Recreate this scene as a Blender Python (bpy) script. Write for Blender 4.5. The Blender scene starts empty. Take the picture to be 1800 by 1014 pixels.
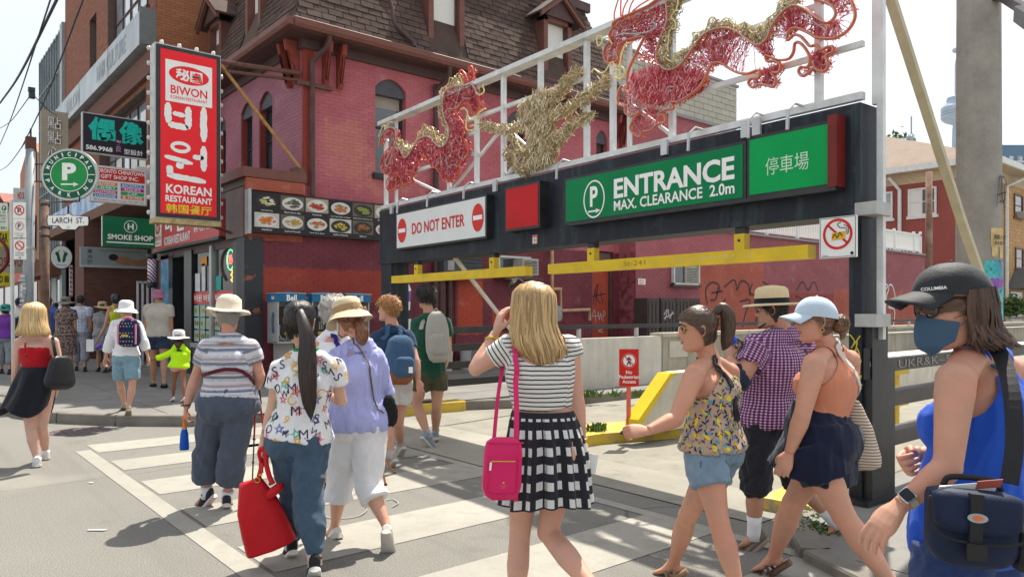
import bpy,bmesh,math,random
import numpy as np
from mathutils import Vector,Matrix
from mathutils.bvhtree import BVHTree
random.seed(7)
RNG=np.random.default_rng(5)
S=bpy.context.scene
COL=S.collection
F,HZ,CH=1300.0,545.0,1.58
PHI=math.radians(40.17)
SN,CS=math.sin(PHI),math.cos(PHI)
cd=bpy.data.cameras.new('camera');co=bpy.data.objects.new('camera',cd);COL.objects.link(co)
cd.sensor_width=36;cd.lens=F/1800*36;cd.shift_y=38/1800
cd.clip_start=.05;cd.clip_end=5000
co.location=(0,0,CH);co.rotation_euler=(math.pi/2,0,-PHI)
S.camera=co
SUN_EL=math.radians(62)
SUN=Vector((.917*math.cos(SUN_EL),.404*math.cos(SUN_EL),math.sin(SUN_EL))).normalized()
w=bpy.data.worlds.new('World');S.world=w;w.use_nodes=True
nt=w.node_tree;bg=nt.nodes['Background']
sky=nt.nodes.new('ShaderNodeTexSky');sky.sky_type='NISHITA';sky.sun_disc=False
sky.sun_elevation=SUN_EL;sky.sun_rotation=math.atan2(.917,.404)
sky.air_density=1.0;sky.dust_density=3.0;sky.ozone_density=1.0
mx=nt.nodes.new('ShaderNodeMix');mx.data_type='RGBA';mx.inputs[0].default_value=.62
tc=nt.nodes.new('ShaderNodeTexCoord');nz=nt.nodes.new('ShaderNodeTexNoise')
nz.inputs['Scale'].default_value=2.2;nz.inputs['Detail'].default_value=5
nt.links.new(tc.outputs['Generated'],nz.inputs['Vector'])
mr=nt.nodes.new('ShaderNodeMapRange');mr.inputs[1].default_value=.3;mr.inputs[2].default_value=.7
mr.inputs[3].default_value=.55;mr.inputs[4].default_value=.9
nt.links.new(nz.outputs['Fac'],mr.inputs[0]);nt.links.new(mr.outputs[0],mx.inputs[0])
nt.links.new(sky.outputs[0],mx.inputs[6]);mx.inputs[7].default_value=(4.7,4.85,4.9,1)
nt.links.new(mx.outputs[2],bg.inputs[0]);bg.inputs[1].default_value=.10
sd=bpy.data.lights.new('sun','SUN');sd.energy=4.0;sd.angle=math.radians(.6);sd.color=(1,.94,.83)
so=bpy.data.objects.new('sun',sd);COL.objects.link(so)
so.rotation_euler=(-SUN).to_track_quat('-Z','Y').to_euler()
so.location=(0,0,40)
S.view_settings.view_transform='Standard';S.view_settings.look='None'
S.view_settings.gamma=1;S.view_settings.use_curve_mapping=False
S.view_settings.exposure=1.1
S.cycles.max_bounces=6;S.cycles.transparent_max_bounces=8;S.cycles.volume_bounces=0
S.cycles.use_denoising=True
def W(px,py,d):
 X=(px-900)/F*d
 return Vector((CS*X+SN*d,-SN*X+CS*d,CH-(py-HZ)/F*d))
def ray(px,py):
 X=(px-900)/F
 return Vector((CS*X+SN,-SN*X+CS,-(py-HZ)/F))
def on(px,py,axis,val):
 r=ray(px,py);o=Vector((0,0,CH))
 t=(val-o[axis])/r[axis]
 return o+r*t
def onx(px,py,v):return on(px,py,0,v)
def ony(px,py,v):return on(px,py,1,v)
def onz(px,py,v=0):return on(px,py,2,v)
class NB:
 def __init__(s,name):
  s.m=bpy.data.materials.new(name);s.m.use_nodes=True
  s.t=s.m.node_tree;s.p=s.t.nodes['Principled BSDF']
 def n(s,ty,props=None,**ins):
  nd=s.t.nodes.new('ShaderNode'+ty)
  for k,v in(props or{}).items():setattr(nd,k,v)
  for k,v in ins.items():
   k=int(k[1:])if k[0]=='i' and k[1:].isdigit()else k.replace('_',' ')
   s.set(nd.inputs[k],v)
  return nd
 def set(s,inp,v):
  if hasattr(v,'is_output'):s.t.links.new(v,inp)
  elif isinstance(v,(tuple,list))and len(v)==3 and inp.type=='RGBA':inp.default_value=(*v,1)
  else:inp.default_value=v
 def math(s,op,a,b=0.0,clamp=False):
  return s.n('Math',dict(operation=op,use_clamp=clamp),i0=a,i1=b).outputs[0]
 def mix(s,f,a,b,bt='MIX'):
  nd=s.n('Mix',dict(data_type='RGBA',blend_type=bt))
  s.set(nd.inputs[0],f);s.set(nd.inputs[6],a);s.set(nd.inputs[7],b)
  return nd.outputs[2]
 def noise(s,vec,sc,det=3,rough=.55):
  return s.n('TexNoise',Vector=vec,Scale=sc,Detail=det,Roughness=rough).outputs['Fac']
 def obj(s):return s.n('TexCoord').outputs['Object']
 def sep(s,v):return s.n('SeparateXYZ',i0=v).outputs
 def rng(s,v,a,b,c=0.0,d=1.0):return s.n('MapRange',i0=v,i1=a,i2=b,i3=c,i4=d).outputs[0]
 def bump(s,h,st,dist=.01):
  s.t.links.new(s.n('Bump',Height=h,Strength=st,Distance=dist).outputs[0],s.p.inputs['Normal'])
 def fin(s,col=None,rough=None,metal=None,spec=None):
  if col is not None:s.set(s.p.inputs['Base Color'],col)
  if rough is not None:s.set(s.p.inputs['Roughness'],rough)
  if metal is not None:s.set(s.p.inputs['Metallic'],metal)
  if spec is not None:s.set(s.p.inputs['Specular IOR Level'],spec)
  return s.m
def c3(c,k=1):return tuple(min(1,max(0,x*k))for x in c[:3])
_mc={}
def M(name,col=(.5,.5,.5),rough=.6,var=.12,vs=6,bump=.15,bs=60,metal=0,spec=.28,dirt=0,dirtc=(.08,.07,.06),isl=0,bd=.004):
 if name in _mc:return _mc[name]
 b=NB(name);o=b.obj()
 f=b.rng(b.noise(o,vs,4),.3,.7)
 c=b.mix(f,c3(col,1-var),c3(col,1+var))
 if isl:
  r=b.n('NewGeometry').outputs['Random Per Island']
  r2=b.n('ObjectInfo').outputs['Random']
  rr=b.math('FRACT',b.math('ADD',r,r2))
  c=b.mix(rr,c,b.mix(rr,c3(col,1-isl),c3(col,1+isl)),'MIX')
 if dirt:
  g=b.rng(b.noise(o,vs*.6,8,.7),.5,.72)
  c=b.mix(b.math('MULTIPLY',g,dirt),c,dirtc)
 if bump:b.bump(b.noise(o,bs,3),bump,bd)
 _mc[name]=b.fin(c,rough,metal,spec)
 return _mc[name]
def skinmat(name,col):
 if name in _mc:return _mc[name]
 b=NB(name);o=b.obj()
 c=b.mix(b.rng(b.noise(o,11,4),.35,.65),c3(col,.86),(min(1,col[0]*1.08),col[1]*.96,col[2]*.92));c=b.mix(b.rng(b.noise(o,4,2),.4,.7),c,(col[0]*.98,col[1]*.80,col[2]*.76))
 c=b.mix(b.math('MULTIPLY',b.rng(b.noise(o,220,2),.62,.75),.25),c,c3(col,.7))
 b.bump(b.math('ADD',b.noise(o,320,3),b.math('MULTIPLY',b.noise(o,38,4),1.5)),.2,.004)
 b.p.inputs['Subsurface Weight'].default_value=.12
 b.p.inputs['Subsurface Radius'].default_value=(.012,.004,.002)
 b.p.inputs['Subsurface Scale'].default_value=1.0
 _mc[name]=b.fin(c,.52,0,.38)
 return _mc[name]
def fabric(name,col,var=.06,bs=500,bump=.25,rough=.85,weave=True,isl=0):
 if name in _mc:return _mc[name]
 b=NB(name);o=b.obj()
 c=b.mix(b.rng(b.noise(o,14,4),.3,.7),c3(col,1-var),c3(col,1+var))
 c=b.mix(b.math('MULTIPLY',b.noise(o,420,2),.3),c,c3(col,.75))
 b.bump(b.math('ADD',b.noise(o,bs,2),b.math('MULTIPLY',b.noise(o,28,4),2.2)),bump,.006)
 b.p.inputs['Sheen Weight'].default_value=.12
 _mc[name]=b.fin(c,rough,0,.2)
 return _mc[name]
def emit(name,col,st):
 if name in _mc:return _mc[name]
 b=NB(name);b.p.inputs['Emission Color'].default_value=(*col,1);b.p.inputs['Emission Strength'].default_value=st
 _mc[name]=b.fin(col,.4)
 return _mc[name]
def glass(name,tint=(.05,.06,.07),rough=.06):
 if name in _mc:return _mc[name]
 b=NB(name);o=b.obj()
 c=b.mix(b.rng(b.noise(o,.9,3),.35,.65),c3(tint,.6),c3(tint,1.5))
 b.bump(b.noise(o,1.2,2),.04,.05)
 b.p.inputs['Coat Weight'].default_value=.6;b.p.inputs['Coat Roughness'].default_value=.03
 _mc[name]=b.fin(c,rough,0,.9)
 return _mc[name]
def clearglass(name,tint=(.85,.9,.9)):
 if name in _mc:return _mc[name]
 b=NB(name);t=b.t
 tr=b.n('BsdfTransparent',Color=tint);gl=b.n('BsdfGlossy',Roughness=.03)
 fr=b.n('Fresnel',IOR=1.6)
 mxs=b.n('MixShader',i0=fr.outputs[0],i1=tr.outputs[0],i2=gl.outputs[0])
 t.links.new(mxs.outputs[0],t.nodes['Material Output'].inputs[0])
 _mc[name]=b.m
 return b.m
WM={}
def _link(o,parent=None,mtx=None):
 COL.objects.link(o)
 if parent is not None:
  o.parent=parent
  WM[o.name]=WM[parent.name]
 else:WM[o.name]=mtx or Matrix.Identity(4)
def thing(name,label,cat,loc=(0,0,0),group=None,rz=0):
 o=bpy.data.objects.new(name,None);o.empty_display_size=.2
 m=Matrix.Translation(Vector(loc))@Matrix.Rotation(rz,4,'Z')
 _link(o,None,m);o.location=loc;o.rotation_euler=(0,0,rz)
 o['label']=label;o['category']=cat
 if group:o['group']=group
 return o
def tag(o,label=None,cat=None,group=None,kind=None):
 if label:o['label']=label
 if cat:o['category']=cat
 if group:o['group']=group
 if kind:o['kind']=kind
 return o
def mkobj(name,V,Fc,mat,parent=None,smooth=False,uv=None,attr=None,kind=None,label=None,bias=None):
 V=np.asarray(V,dtype=float).reshape(-1,3)
 org=None
 if parent is not None:
  inv=np.array(WM[parent.name].inverted())
  V=V@inv[:3,:3].T+inv[:3,3]
 else:
  org=np.array([(V[:,0].min()+V[:,0].max())/2,(V[:,1].min()+V[:,1].max())/2,V[:,2].min()])
  V=V-org
 me=bpy.data.meshes.new(name)
 me.from_pydata(V.tolist(),[],Fc if isinstance(Fc,list)else Fc.tolist())
 if isinstance(mat,(list,tuple)):
  for m_ in mat:me.materials.append(m_)
 elif mat:me.materials.append(mat)
 if smooth:me.polygons.foreach_set('use_smooth',[True]*len(me.polygons))
 if uv is not None:
  ul=me.uv_layers.new(name='UVMap');li=np.zeros(len(me.loops),dtype=int);me.loops.foreach_get('vertex_index',li)
  ul.data.foreach_set('uv',np.asarray(uv,dtype=float)[li].ravel())
 me.update()
 o=bpy.data.objects.new(name,me)
 _link(o,parent,Matrix.Translation(Vector(org))if org is not None else None)
 if org is not None:o.location=org
 if kind:o['kind']=kind
 if label:o['label']=label
 return o
def kids(o):return[c for c in COL.objects if c.parent==o]
def copy_tree(o,off,parent=None,label=None,allk=None):
 c=o.copy();COL.objects.link(c)
 WM[c.name]=Matrix.Translation(Vector(off))@WM[o.name]
 if parent is None:c.location=Vector(o.location)+Vector(off)
 else:c.parent=parent
 if label:c['label']=label
 for ch in kids(o):copy_tree(ch,off,c)
 return c
class MB:
 def __init__(s):s.V=[];s.F=[];s.n=0
 def add(s,V,Fc):
  s.V.append(np.asarray(V,dtype=float).reshape(-1,3))
  s.F+=[[i+s.n for i in f]for f in(Fc if isinstance(Fc,list)else Fc.tolist())]
  s.n+=len(s.V[-1]);return s
 def box(s,x0,x1,y0,y1,z0,z1):
  s.add([(x0,y0,z0),(x1,y0,z0),(x1,y1,z0),(x0,y1,z0),(x0,y0,z1),(x1,y0,z1),(x1,y1,z1),(x0,y1,z1)],[[0,3,2,1],[4,5,6,7],[0,1,5,4],[1,2,6,5],[2,3,7,6],[3,0,4,7]]);return s
 def beam(s,a,b,w,h,up=(0,0,1)):
  a=Vector(a);b=Vector(b);d=(b-a).normalized();up=Vector(up)
  if abs(d.dot(up))>.98:up=Vector((1,0,0))
  r=d.cross(up).normalized()*w/2;u=r.cross(d).normalized()*h/2
  vs=[p+sx*r+sy*u for p in(a,b)for sx,sy in((-1,-1),(1,-1),(1,1),(-1,1))]
  s.add([tuple(v)for v in vs],[[0,1,2,3],[7,6,5,4],[0,4,5,1],[1,5,6,2],[2,6,7,3],[3,7,4,0]]);return s
 def tube(s,pts,r,n=8,closed=False,cap=True):
  V,Fc=tube(pts,r,n,closed,cap);s.add(V,Fc);return s
 def lathe(s,prof,c=(0,0,0),n=24,ax=None):
  V=[];Fc=[]
  for r,z in prof:
   for i in range(n):
    a=2*math.pi*i/n;V.append((r*math.cos(a),r*math.sin(a),z))
  for j in range(len(prof)-1):
   for i in range(n):Fc.append([j*n+i,j*n+(i+1)%n,(j+1)*n+(i+1)%n,(j+1)*n+i])
  V=np.array(V)
  if ax is not None:
   q=np.array(Vector((0,0,1)).rotation_difference(Vector(ax)).to_matrix());V=V@q.T
  s.add(V+np.array(c),Fc);return s
 def prism(s,pts,ext):
  pts=[Vector(p)for p in pts];e=Vector(ext);n=len(pts)
  s.add([tuple(p)for p in pts]+[tuple(p+e)for p in pts],[list(range(n-1,-1,-1)),list(range(n,2*n))]+[[i,(i+1)%n,n+(i+1)%n,n+i]for i in range(n)]);return s
 def build(s,name,mat,parent=None,**k):
  return mkobj(name,np.concatenate(s.V),s.F,mat,parent,**k)
def tube(pts,r,n=8,closed=False,cap=True):
 P=[Vector(p)for p in pts];m=len(P);R=r if hasattr(r,'__len__')else[r]*m
 V=[];Fc=[];up=None
 for i in range(m):
  if closed:d=P[(i+1)%m]-P[i-1]
  else:d=P[min(i+1,m-1)]-P[max(i-1,0)]
  if d.length<1e-9:d=Vector((0,0,1))
  d.normalize()
  if up is None:
   up=d.orthogonal().normalized()
  up=(up-d*up.dot(d))
  if up.length<1e-6:up=d.orthogonal()
  up.normalize();sd_=d.cross(up)
  for k in range(n):
   a=2*math.pi*k/n
   V.append(tuple(P[i]+(up*math.cos(a)+sd_*math.sin(a))*R[i]))
 rng=m if closed else m-1
 for i in range(rng):
  j=(i+1)%m
  for k in range(n):Fc.append([i*n+k,i*n+(k+1)%n,j*n+(k+1)%n,j*n+k])
 if cap and not closed:Fc+=[list(range(n-1,-1,-1)),list(range((m-1)*n,m*n))]
 return V,Fc
def cr(pts,k=6,closed=False):
 P=[np.array(p,dtype=float)for p in pts];n=len(P);out=[]
 for i in range(n if closed else n-1):
  p0=P[(i-1)%n]if closed or i>0 else 2*P[0]-P[1]
  p1=P[i];p2=P[(i+1)%n]
  p3=P[(i+2)%n]if closed or i+2<n else 2*P[-1]-P[-2]
  for j in range(k):
   t=j/k
   out.append(.5*((2*p1)+(-p0+p2)*t+(2*p0-5*p1+4*p2-p3)*t*t+(-p0+3*p1-3*p2+p3)*t**3))
 if not closed:out.append(P[-1])
 return out
class Fr:
 def __init__(s,o,x,u=(0,0,1)):
  s.o=Vector(o);s.x=Vector(x).normalized();s.u=Vector(u).normalized();s.n=s.x.cross(s.u).normalized()
 def P(s,a,b,off=0.):return s.o+s.x*a+s.u*b+s.n*off
 def px(s,px,py):
  r=ray(px,py);o=Vector((0,0,CH));t=(s.o-o).dot(s.n)/r.dot(s.n);h=o+r*t-s.o
  return h.dot(s.x),h.dot(s.u)
 def poly(s,pts,off,mat,parent,name='panel',th=0.0,**k):
  mb=MB()
  if th:mb.prism([s.P(a,b,off)for a,b in pts],s.n*th)
  else:mb.add([tuple(s.P(a,b,off))for a,b in pts],[list(range(len(pts)))])
  return mb.build(name,mat,parent,**k)
 def rect(s,a0,b0,a1,b1,off,mat,parent,name='panel',th=0.0,**k):
  return s.poly([(a0,b0),(a1,b0),(a1,b1),(a0,b1)],off,mat,parent,name,th,**k)
 def ell(s,a,b,ra,rb,off,mat,parent,name='disc',th=0.0,n=40,**k):
  return s.poly([(a+ra*math.cos(t*2*math.pi/n),b+rb*math.sin(t*2*math.pi/n))for t in range(n)],off,mat,parent,name,th,**k)
 def ring(s,a,b,ra,rb,w,off,mat,parent,name='ring',n=40,**k):
  V=[];Fc=[]
  for i in range(n):
   t=i*2*math.pi/n
   V+=[tuple(s.P(a+ra*math.cos(t),b+rb*math.sin(t),off)),tuple(s.P(a+(ra-w)*math.cos(t),b+(rb-w)*math.sin(t),off))]
   j=(i+1)%n;Fc.append([2*i,2*j,2*j+1,2*i+1])
  return MB().add(V,Fc).build(name,mat,parent,**k)
 def text(s,body,a,b,wd,ht,off,mat,parent,bold=0.,name='lettering',rot=0,fit=True,**k):
  V,Fc=textmesh(body,bold)
  mn=V.min(0);mx_=V.max(0);sz=mx_-mn
  sx=wd/sz[0]if wd else ht/sz[1];sy=ht/sz[1]if ht else sx
  P=(V-(mn+mx_)/2)*np.array([sx,sy])
  c,n_=math.cos(rot),math.sin(rot);P=np.c_[P[:,0]*c-P[:,1]*n_,P[:,0]*n_+P[:,1]*c]
  o=np.array(s.P(a,b,off));X=np.array(s.x);U=np.array(s.u)
  return mkobj(name,o+P[:,:1]*X+P[:,1:]*U,Fc,mat,parent,**k)
 def stroke(s,lines,wd,off,mat,parent,name='graffiti',**k):
  mb=MB()
  for L in lines:
   L=[np.array(p)for p in(cr(L,4)if len(L)>2 else L)]
   V=[];n=len(L)
   for i in range(n):
    d=L[min(i+1,n-1)]-L[max(i-1,0)];d=d/(np.linalg.norm(d)+1e-9);nn=np.array([-d[1],d[0]])*wd/2
    V+=[tuple(s.P(*(L[i]+nn),off)),tuple(s.P(*(L[i]-nn),off))]
   mb.add(V,[[2*i,2*i+1,2*i+3,2*i+2]for i in range(n-1)])
  return mb.build(name,mat,parent,**k)
_tc={}
def textmesh(body,bold=0.):
 key=(body,bold)
 if key in _tc:return _tc[key]
 c=bpy.data.curves.new('txt','FONT');c.body=body;c.resolution_u=3;c.offset=bold
 o=bpy.data.objects.new('txt',c)
 me=bpy.data.meshes.new_from_object(o)
 V=np.array([v.co[:2]for v in me.vertices]);Fc=[list(p.vertices)for p in me.polygons]
 bpy.data.objects.remove(o);bpy.data.curves.remove(c);bpy.data.meshes.remove(me)
 _tc[key]=(V,Fc);return V,Fc
def clip(poly,x0,x1,y0,y1):
 for ax,v,sg in((0,x0,1),(0,x1,-1),(1,y0,1),(1,y1,-1)):
  out=[]
  for i in range(len(poly)):
   a,b=poly[i-1],poly[i];ia=sg*(a[ax]-v)>=0;ib=sg*(b[ax]-v)>=0
   if ia!=ib:
    t=(v-a[ax])/(b[ax]-a[ax]);out.append((a[0]+t*(b[0]-a[0]),a[1]+t*(b[1]-a[1])))
   if ib:out.append(b)
  poly=out
  if not poly:break
 return poly
def inpoly(x,y,P):
 c=False
 for i in range(len(P)):
  a,b=P[i-1],P[i]
  if(a[1]>y)!=(b[1]>y)and x<(b[0]-a[0])*(y-a[1])/(b[1]-a[1])+a[0]:c=not c
 return c
def courses(fr,W_,H_,bw,bh,gap,depth,mat,parent,name='brick',holes=(),nmax=300,shape=None,jit=.3,u0=0.,v0=0.,tiltd=0.,base=0.0):
 """bricks / shingles / blocks laid in running bond on plane fr; the largest in view are parts, the rest one joined part"""
 cells=[]
 r=0;v=v0
 while v<H_-.001:
  v1=min(v+bh,H_);vm=(v+v1)/2
  iv=[(u0,W_)]if shape is None else shape(vm)
  for h in holes:
   if h[1]<vm<h[3]:
    nv=[]
    for a,b in iv:
     if h[2]<=a or h[0]>=b:nv.append((a,b));continue
     if h[0]>a:nv.append((a,h[0]))
     if h[2]<b:nv.append((h[2],b))
    iv=nv
  for a,b in iv:
   k=math.floor((a-(r%2)*bw/2)/bw);u=k*bw+(r%2)*bw/2
   while u<b-.004:
    s0,s1=max(u,a),min(u+bw,b)
    if s1-s0>.03:cells.append((s0,v,s1,v1,s1-s0>bw*.995 and v1-v>bh*.99))
    u+=bw
  v=v1;r+=1
 def vis(c):
  p=fr.P((c[0]+c[2])/2,(c[1]+c[3])/2);q=p-Vector((0,0,CH))
  d=SN*q.x+CS*q.y;X=CS*q.x-SN*q.y
  if d<.5:return 1e9
  px,py=900+F*X/d,HZ-F*q.z/d
  return d if-5<px<1805 and-5<py<1018 else 500+d
 full=sorted([c for c in cells if c[4]],key=vis)[:nmax];fs=set(map(id,full))
 x,u_,n_=fr.x,fr.u,fr.n
 def vb(a,b,w2,h2,dd):
  t=tiltd
  return[fr.P(a-w2,b-h2,base),fr.P(a+w2,b-h2,base),fr.P(a+w2,b+h2,base),fr.P(a-w2,b+h2,base),fr.P(a-w2,b-h2,base+dd+t),fr.P(a+w2,b-h2,base+dd+t),fr.P(a+w2,b+h2,base+dd),fr.P(a-w2,b+h2,base+dd)]
 FF=[[4,5,6,7],[0,1,5,4],[1,2,6,5],[2,3,7,6],[3,0,4,7]]
 if full:
  w2,h2=(bw-gap)/2,(bh-gap)/2
  c0=fr.P(0,0);pw=WM[parent.name].translation if parent is not None else Vector((0,0,0))
  me=bpy.data.meshes.new(name);me.from_pydata([tuple(q-c0)for q in vb(0,0,w2,h2,depth)],[],FF);me.materials.append(mat)
  for c in full:
   o=bpy.data.objects.new(name,me);o.parent=parent
   p=fr.P((c[0]+c[2])/2,(c[1]+c[3])/2,-depth*jit*random.random())-pw
   o.location=p;COL.objects.link(o)
 mb=MB()
 for c in cells:
  if id(c)in fs:continue
  mb.add([tuple(q)for q in vb((c[0]+c[2])/2,(c[1]+c[3])/2,(c[2]-c[0]-gap)/2,(c[3]-c[1]-gap)/2,depth*(1-jit*random.random()))],FF)
 if mb.V:mb.build(name+'_courses',mat,parent,kind='stuff')
# ================================================================ SETTING
def pos(b):return b.n('NewGeometry').outputs['Position']
b=NB('asphalt');o=pos(b)
big=b.noise(o,.5,5,.6);f1=b.noise(o,120,3,.7)
c=b.mix(b.rng(big,.3,.7),(.165,.160,.142),(.235,.228,.200))
c=b.mix(b.rng(f1,.35,.75),b.mix(.75,c,(.06,.06,.055)),b.mix(.55,c,(.46,.44,.40)))
sp=b.rng(b.n('TexVoronoi',Vector=o,Scale=38).outputs['Distance'],.03,.06,1,0)
c=b.mix(b.math('MULTIPLY',sp,b.rng(b.noise(o,3,2),.5,.6)),c,(.42,.4,.36))
crk=b.rng(b.n('TexVoronoi',dict(feature='DISTANCE_TO_EDGE'),Vector=b.mix(.12,o,b.n('TexNoise',Vector=o,Scale=2.5,Detail=4).outputs['Color'],'ADD'),Scale=.22).outputs['Distance'],.0015,.004,1,0)
c=b.mix(b.math('MULTIPLY',crk,.6),c,(.08,.078,.07))
st=b.rng(b.noise(o,1.4,6,.65),.58,.72);c=b.mix(b.math('MULTIPLY',st,.5),c,(.10,.098,.09));c=b.mix(b.math('MULTIPLY',b.rng(b.noise(o,.35,3),.55,.62),.35),c,(.33,.31,.27))
gm=b.rng(b.n('TexVoronoi',Vector=o,Scale=2.6).outputs['Distance'],.025,.045,1,0);c=b.mix(b.math('MULTIPLY',gm,.55),c,(.06,.058,.055));mp=b.n('Mapping',Vector=o);mp.inputs['Scale'].default_value=(2.2,.12,1);c=b.mix(b.math('MULTIPLY',b.rng(b.noise(mp.outputs[0],1.1,4,.6),.52,.68),.28),c,(.10,.097,.09))
b.bump(f1,.7,.008);ASPH=b.fin(c,.85,0,.25)
def paint(name,col,wear=.5,sc=9):
 b=NB(name);o=pos(b)
 w_=b.rng(b.noise(o,sc,8,.75),.56-wear*.1,.66)
 c=b.mix(b.rng(b.noise(o,.9,4),.3,.7),c3(col,.86),c3(col,1.04))
 tk=b.rng(b.noise(o,90,3,.7),.5,.7);c=b.mix(b.math('MULTIPLY',tk,.4),c,(.26,.25,.22))
 c=b.mix(b.math('MULTIPLY',w_,wear),c,(.25,.24,.21))
 b.bump(b.noise(o,120,3),.4,.005)
 return b.fin(c,.75,0,.3)
WHITEP=paint('road_paint',(.335,.32,.28),.8,5)
YELP=paint('kerb_yellow',(.62,.42,.03),.95,7)
def conc(name,col,vs=1.2,streak=0,bump=.35,dirt=.4):
 b=NB(name);o=pos(b)
 c=b.mix(b.rng(b.noise(o,vs,6,.65),.3,.7),c3(col,.78),c3(col,1.12))
 c=b.mix(b.math('MULTIPLY',b.rng(b.noise(o,70,3,.7),.45,.75),.35),c,c3(col,.55))
 if streak:
  mp=b.n('Mapping',Vector=o);mp.inputs['Scale'].default_value=(5,5,.25)
  c=b.mix(b.math('MULTIPLY',b.rng(b.noise(mp.outputs[0],1.6,5,.7),.45,.7),streak),c,c3(col,.35))
 c=b.mix(b.math('MULTIPLY',b.rng(b.noise(o,vs*2.7,7,.7),.56,.7),dirt),c,c3(col,.45))
 b.bump(b.noise(o,90,4,.7),bump,.006)
 return b.fin(c,.85,0,.2)
CONC=conc('sidewalk_concrete',(.21,.205,.19));CONC_D=conc('driveway_concrete',(.28,.265,.225),.8,0,.5,.5)
CONC_W=conc('painted_concrete',(.62,.60,.54),1,.25,.2,.3);CONC_R=conc('rough_concrete',(.40,.37,.30),1.4,.55,.5)
KERB=conc('kerb_concrete',(.22,.20,.175),2.4,0,.6,.7);COLC=conc('column_concrete',(.36,.335,.30),3,.18,.6,.3)
g=mkobj('road',[(-290,-240,0),(1490,-240,0),(1490,1590,0),(-290,1590,0)],[[0,1,2,3]],ASPH);tag(g,kind='structure')
def ground(name,pts,z,mat):
 return tag(mkobj(name,[(x,y,z)for x,y in pts],[list(range(len(pts)))],mat),kind='structure')
cw=bpy.data.objects.new('crosswalk',None);_link(cw);cw['kind']='structure'
def gp(px,py):v=onz(px,py);return v.x,v.y
stripes=[]
edges=[((148,783),(170,796)),((189,811),(208,828)),((234,848),(263,872)),((294,898),(336,931)),((387,968),(450,1014))]
ys=[(gp(*a)[1],gp(*b_)[1])for a,b_ in edges]
y_=ys[-1][1]
while y_>-6:
 ys.append((y_-.62,y_-1.24));y_-=1.24
for i,(ya,yb)in enumerate(ys):
 x1=4.45
 mkobj('stripe',[(1.78,yb,.004),(x1,yb,.004),(x1,ya,.004),(1.78,ya,.004)],[[0,1,2,3]],WHITEP,cw)
for yy in(gp(640,752)[1]+.1,):
 mkobj('stripe',[(2.9,yy-.5,.004),(4.45,yy-.5,.004),(4.45,yy,.004),(2.9,yy,.004)],[[0,1,2,3]],WHITEP,cw)
mkobj('edge_line',[(1.60,-6,.004),(1.75,-6,.004),(1.75,9.45,.004),(1.60,9.45,.004)],[[0,1,2,3]],WHITEP,cw)
mkobj('edge_line',[(4.45,-6,.005),(4.57,-6,.005),(4.57,9.0,.005),(4.45,9.0,.005)],[[0,1,2,3]],WHITEP,cw)
DR=conc('old_asphalt',(.26,.245,.205),2.2,0,.7,.35)
ground('driveway',[(4.9,3.1),(40,3.1),(40,9.0),(8.2,9.1),(6.9,9.6),(5.2,9.75),(4.9,9.6)],.004,DR)
ground('driveway_band',[(4.9,3.0),(5.75,3.0),(5.75,9.6),(4.9,9.7)],.008,CONC_D)
ground('driveway_strip',[(4.57,5.6),(5.75,5.6),(5.75,9.6),(4.57,9.85)],.012,conc('band_concrete',(.31,.295,.25),.8,0,.4))
def slabs(name,poly,z,cell,mat,kerbmat,kb=.16):
 root=bpy.data.objects.new(name,None);_link(root);root['kind']='structure'
 mb=MB();mb.prism([(x,y,-.02)for x,y in poly],(0,0,z-.006+.02));mb.build('base',kerbmat,root)
 xs=[p[0]for p in poly];yy=[p[1]for p in poly];n=0;far=MB()
 x=math.floor(min(xs)/cell)*cell
 while x<max(xs):
  y=math.floor(min(yy)/cell)*cell
  while y<max(yy):
   q=clip(list(poly),x+.006,x+cell-.006,y+.006,y+cell-.006)
   if len(q)>2:
    mb=MB();dz=random.uniform(-.0015,.0015)
    mb.prism([(a,b_,z-.03)for a,b_ in q],(0,0,.03+dz))
    if math.hypot(x,y)<24 and n<280:mb.build('paving_slab',mat,root);n+=1
    else:far.add(np.concatenate(mb.V),mb.F)
   y+=cell
  x+=cell
 if far.V:far.build('paving_slabs',mat,root,kind='stuff')
 return root
SW=[(1.5,120),(1.5,13.9),(1.62,13.0),(1.95,12.1),(2.5,11.35),(3.3,10.6),(4.3,10.1),(5.4,9.72),(6.9,9.55),(7.8,9.2),(8.6,8.85),(60,8.85),(60,120)]
slabs('sidewalk',SW,.13,1.5,CONC,KERB)
SR=[(60,2.95),(5.9,2.95),(5.45,2.85),(5.0,2.65),(4.55,2.3),(4.3,1.8),(4.25,1.0),(4.25,-12),(60,-12)]
slabs('sidewalk_near',SR,.06,1.5,CONC,KERB)
def kerb(name,pts,z,w_,mat,L=1.2,kind='structure'):
 root=bpy.data.objects.new(name,None);_link(root);root['kind']=kind
 P=[Vector((x,y,0))for x,y in pts];acc=0
 for i in range(len(P)-1):
  d=P[i+1]-P[i];k=max(1,round(d.length/L));nrm=Vector((-d.y,d.x,0)).normalized()*w_/2
  for j in range(k):
   a=P[i]+d*(j/k)+d.normalized()*.004;b_=P[i]+d*((j+1)/k)-d.normalized()*.004
   V=[a-nrm,b_-nrm,b_+nrm,a+nrm];sh=nrm.normalized()*.012
   V2=[V[0]+sh,V[1]+sh,V[2]-sh,V[3]-sh]
   mkobj('kerbstone',[(v.x,v.y,-.02)for v in V]+[(v.x,v.y,z-.015)for v in V]+[(v.x,v.y,z)for v in V2],[[0,3,2,1],[8,9,10,11]]+[[q,(q+1)%4,4+(q+1)%4,4+q]for q in range(4)]+[[4+q,4+(q+1)%4,8+(q+1)%4,8+q]for q in range(4)],mat,root)
 return root
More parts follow.
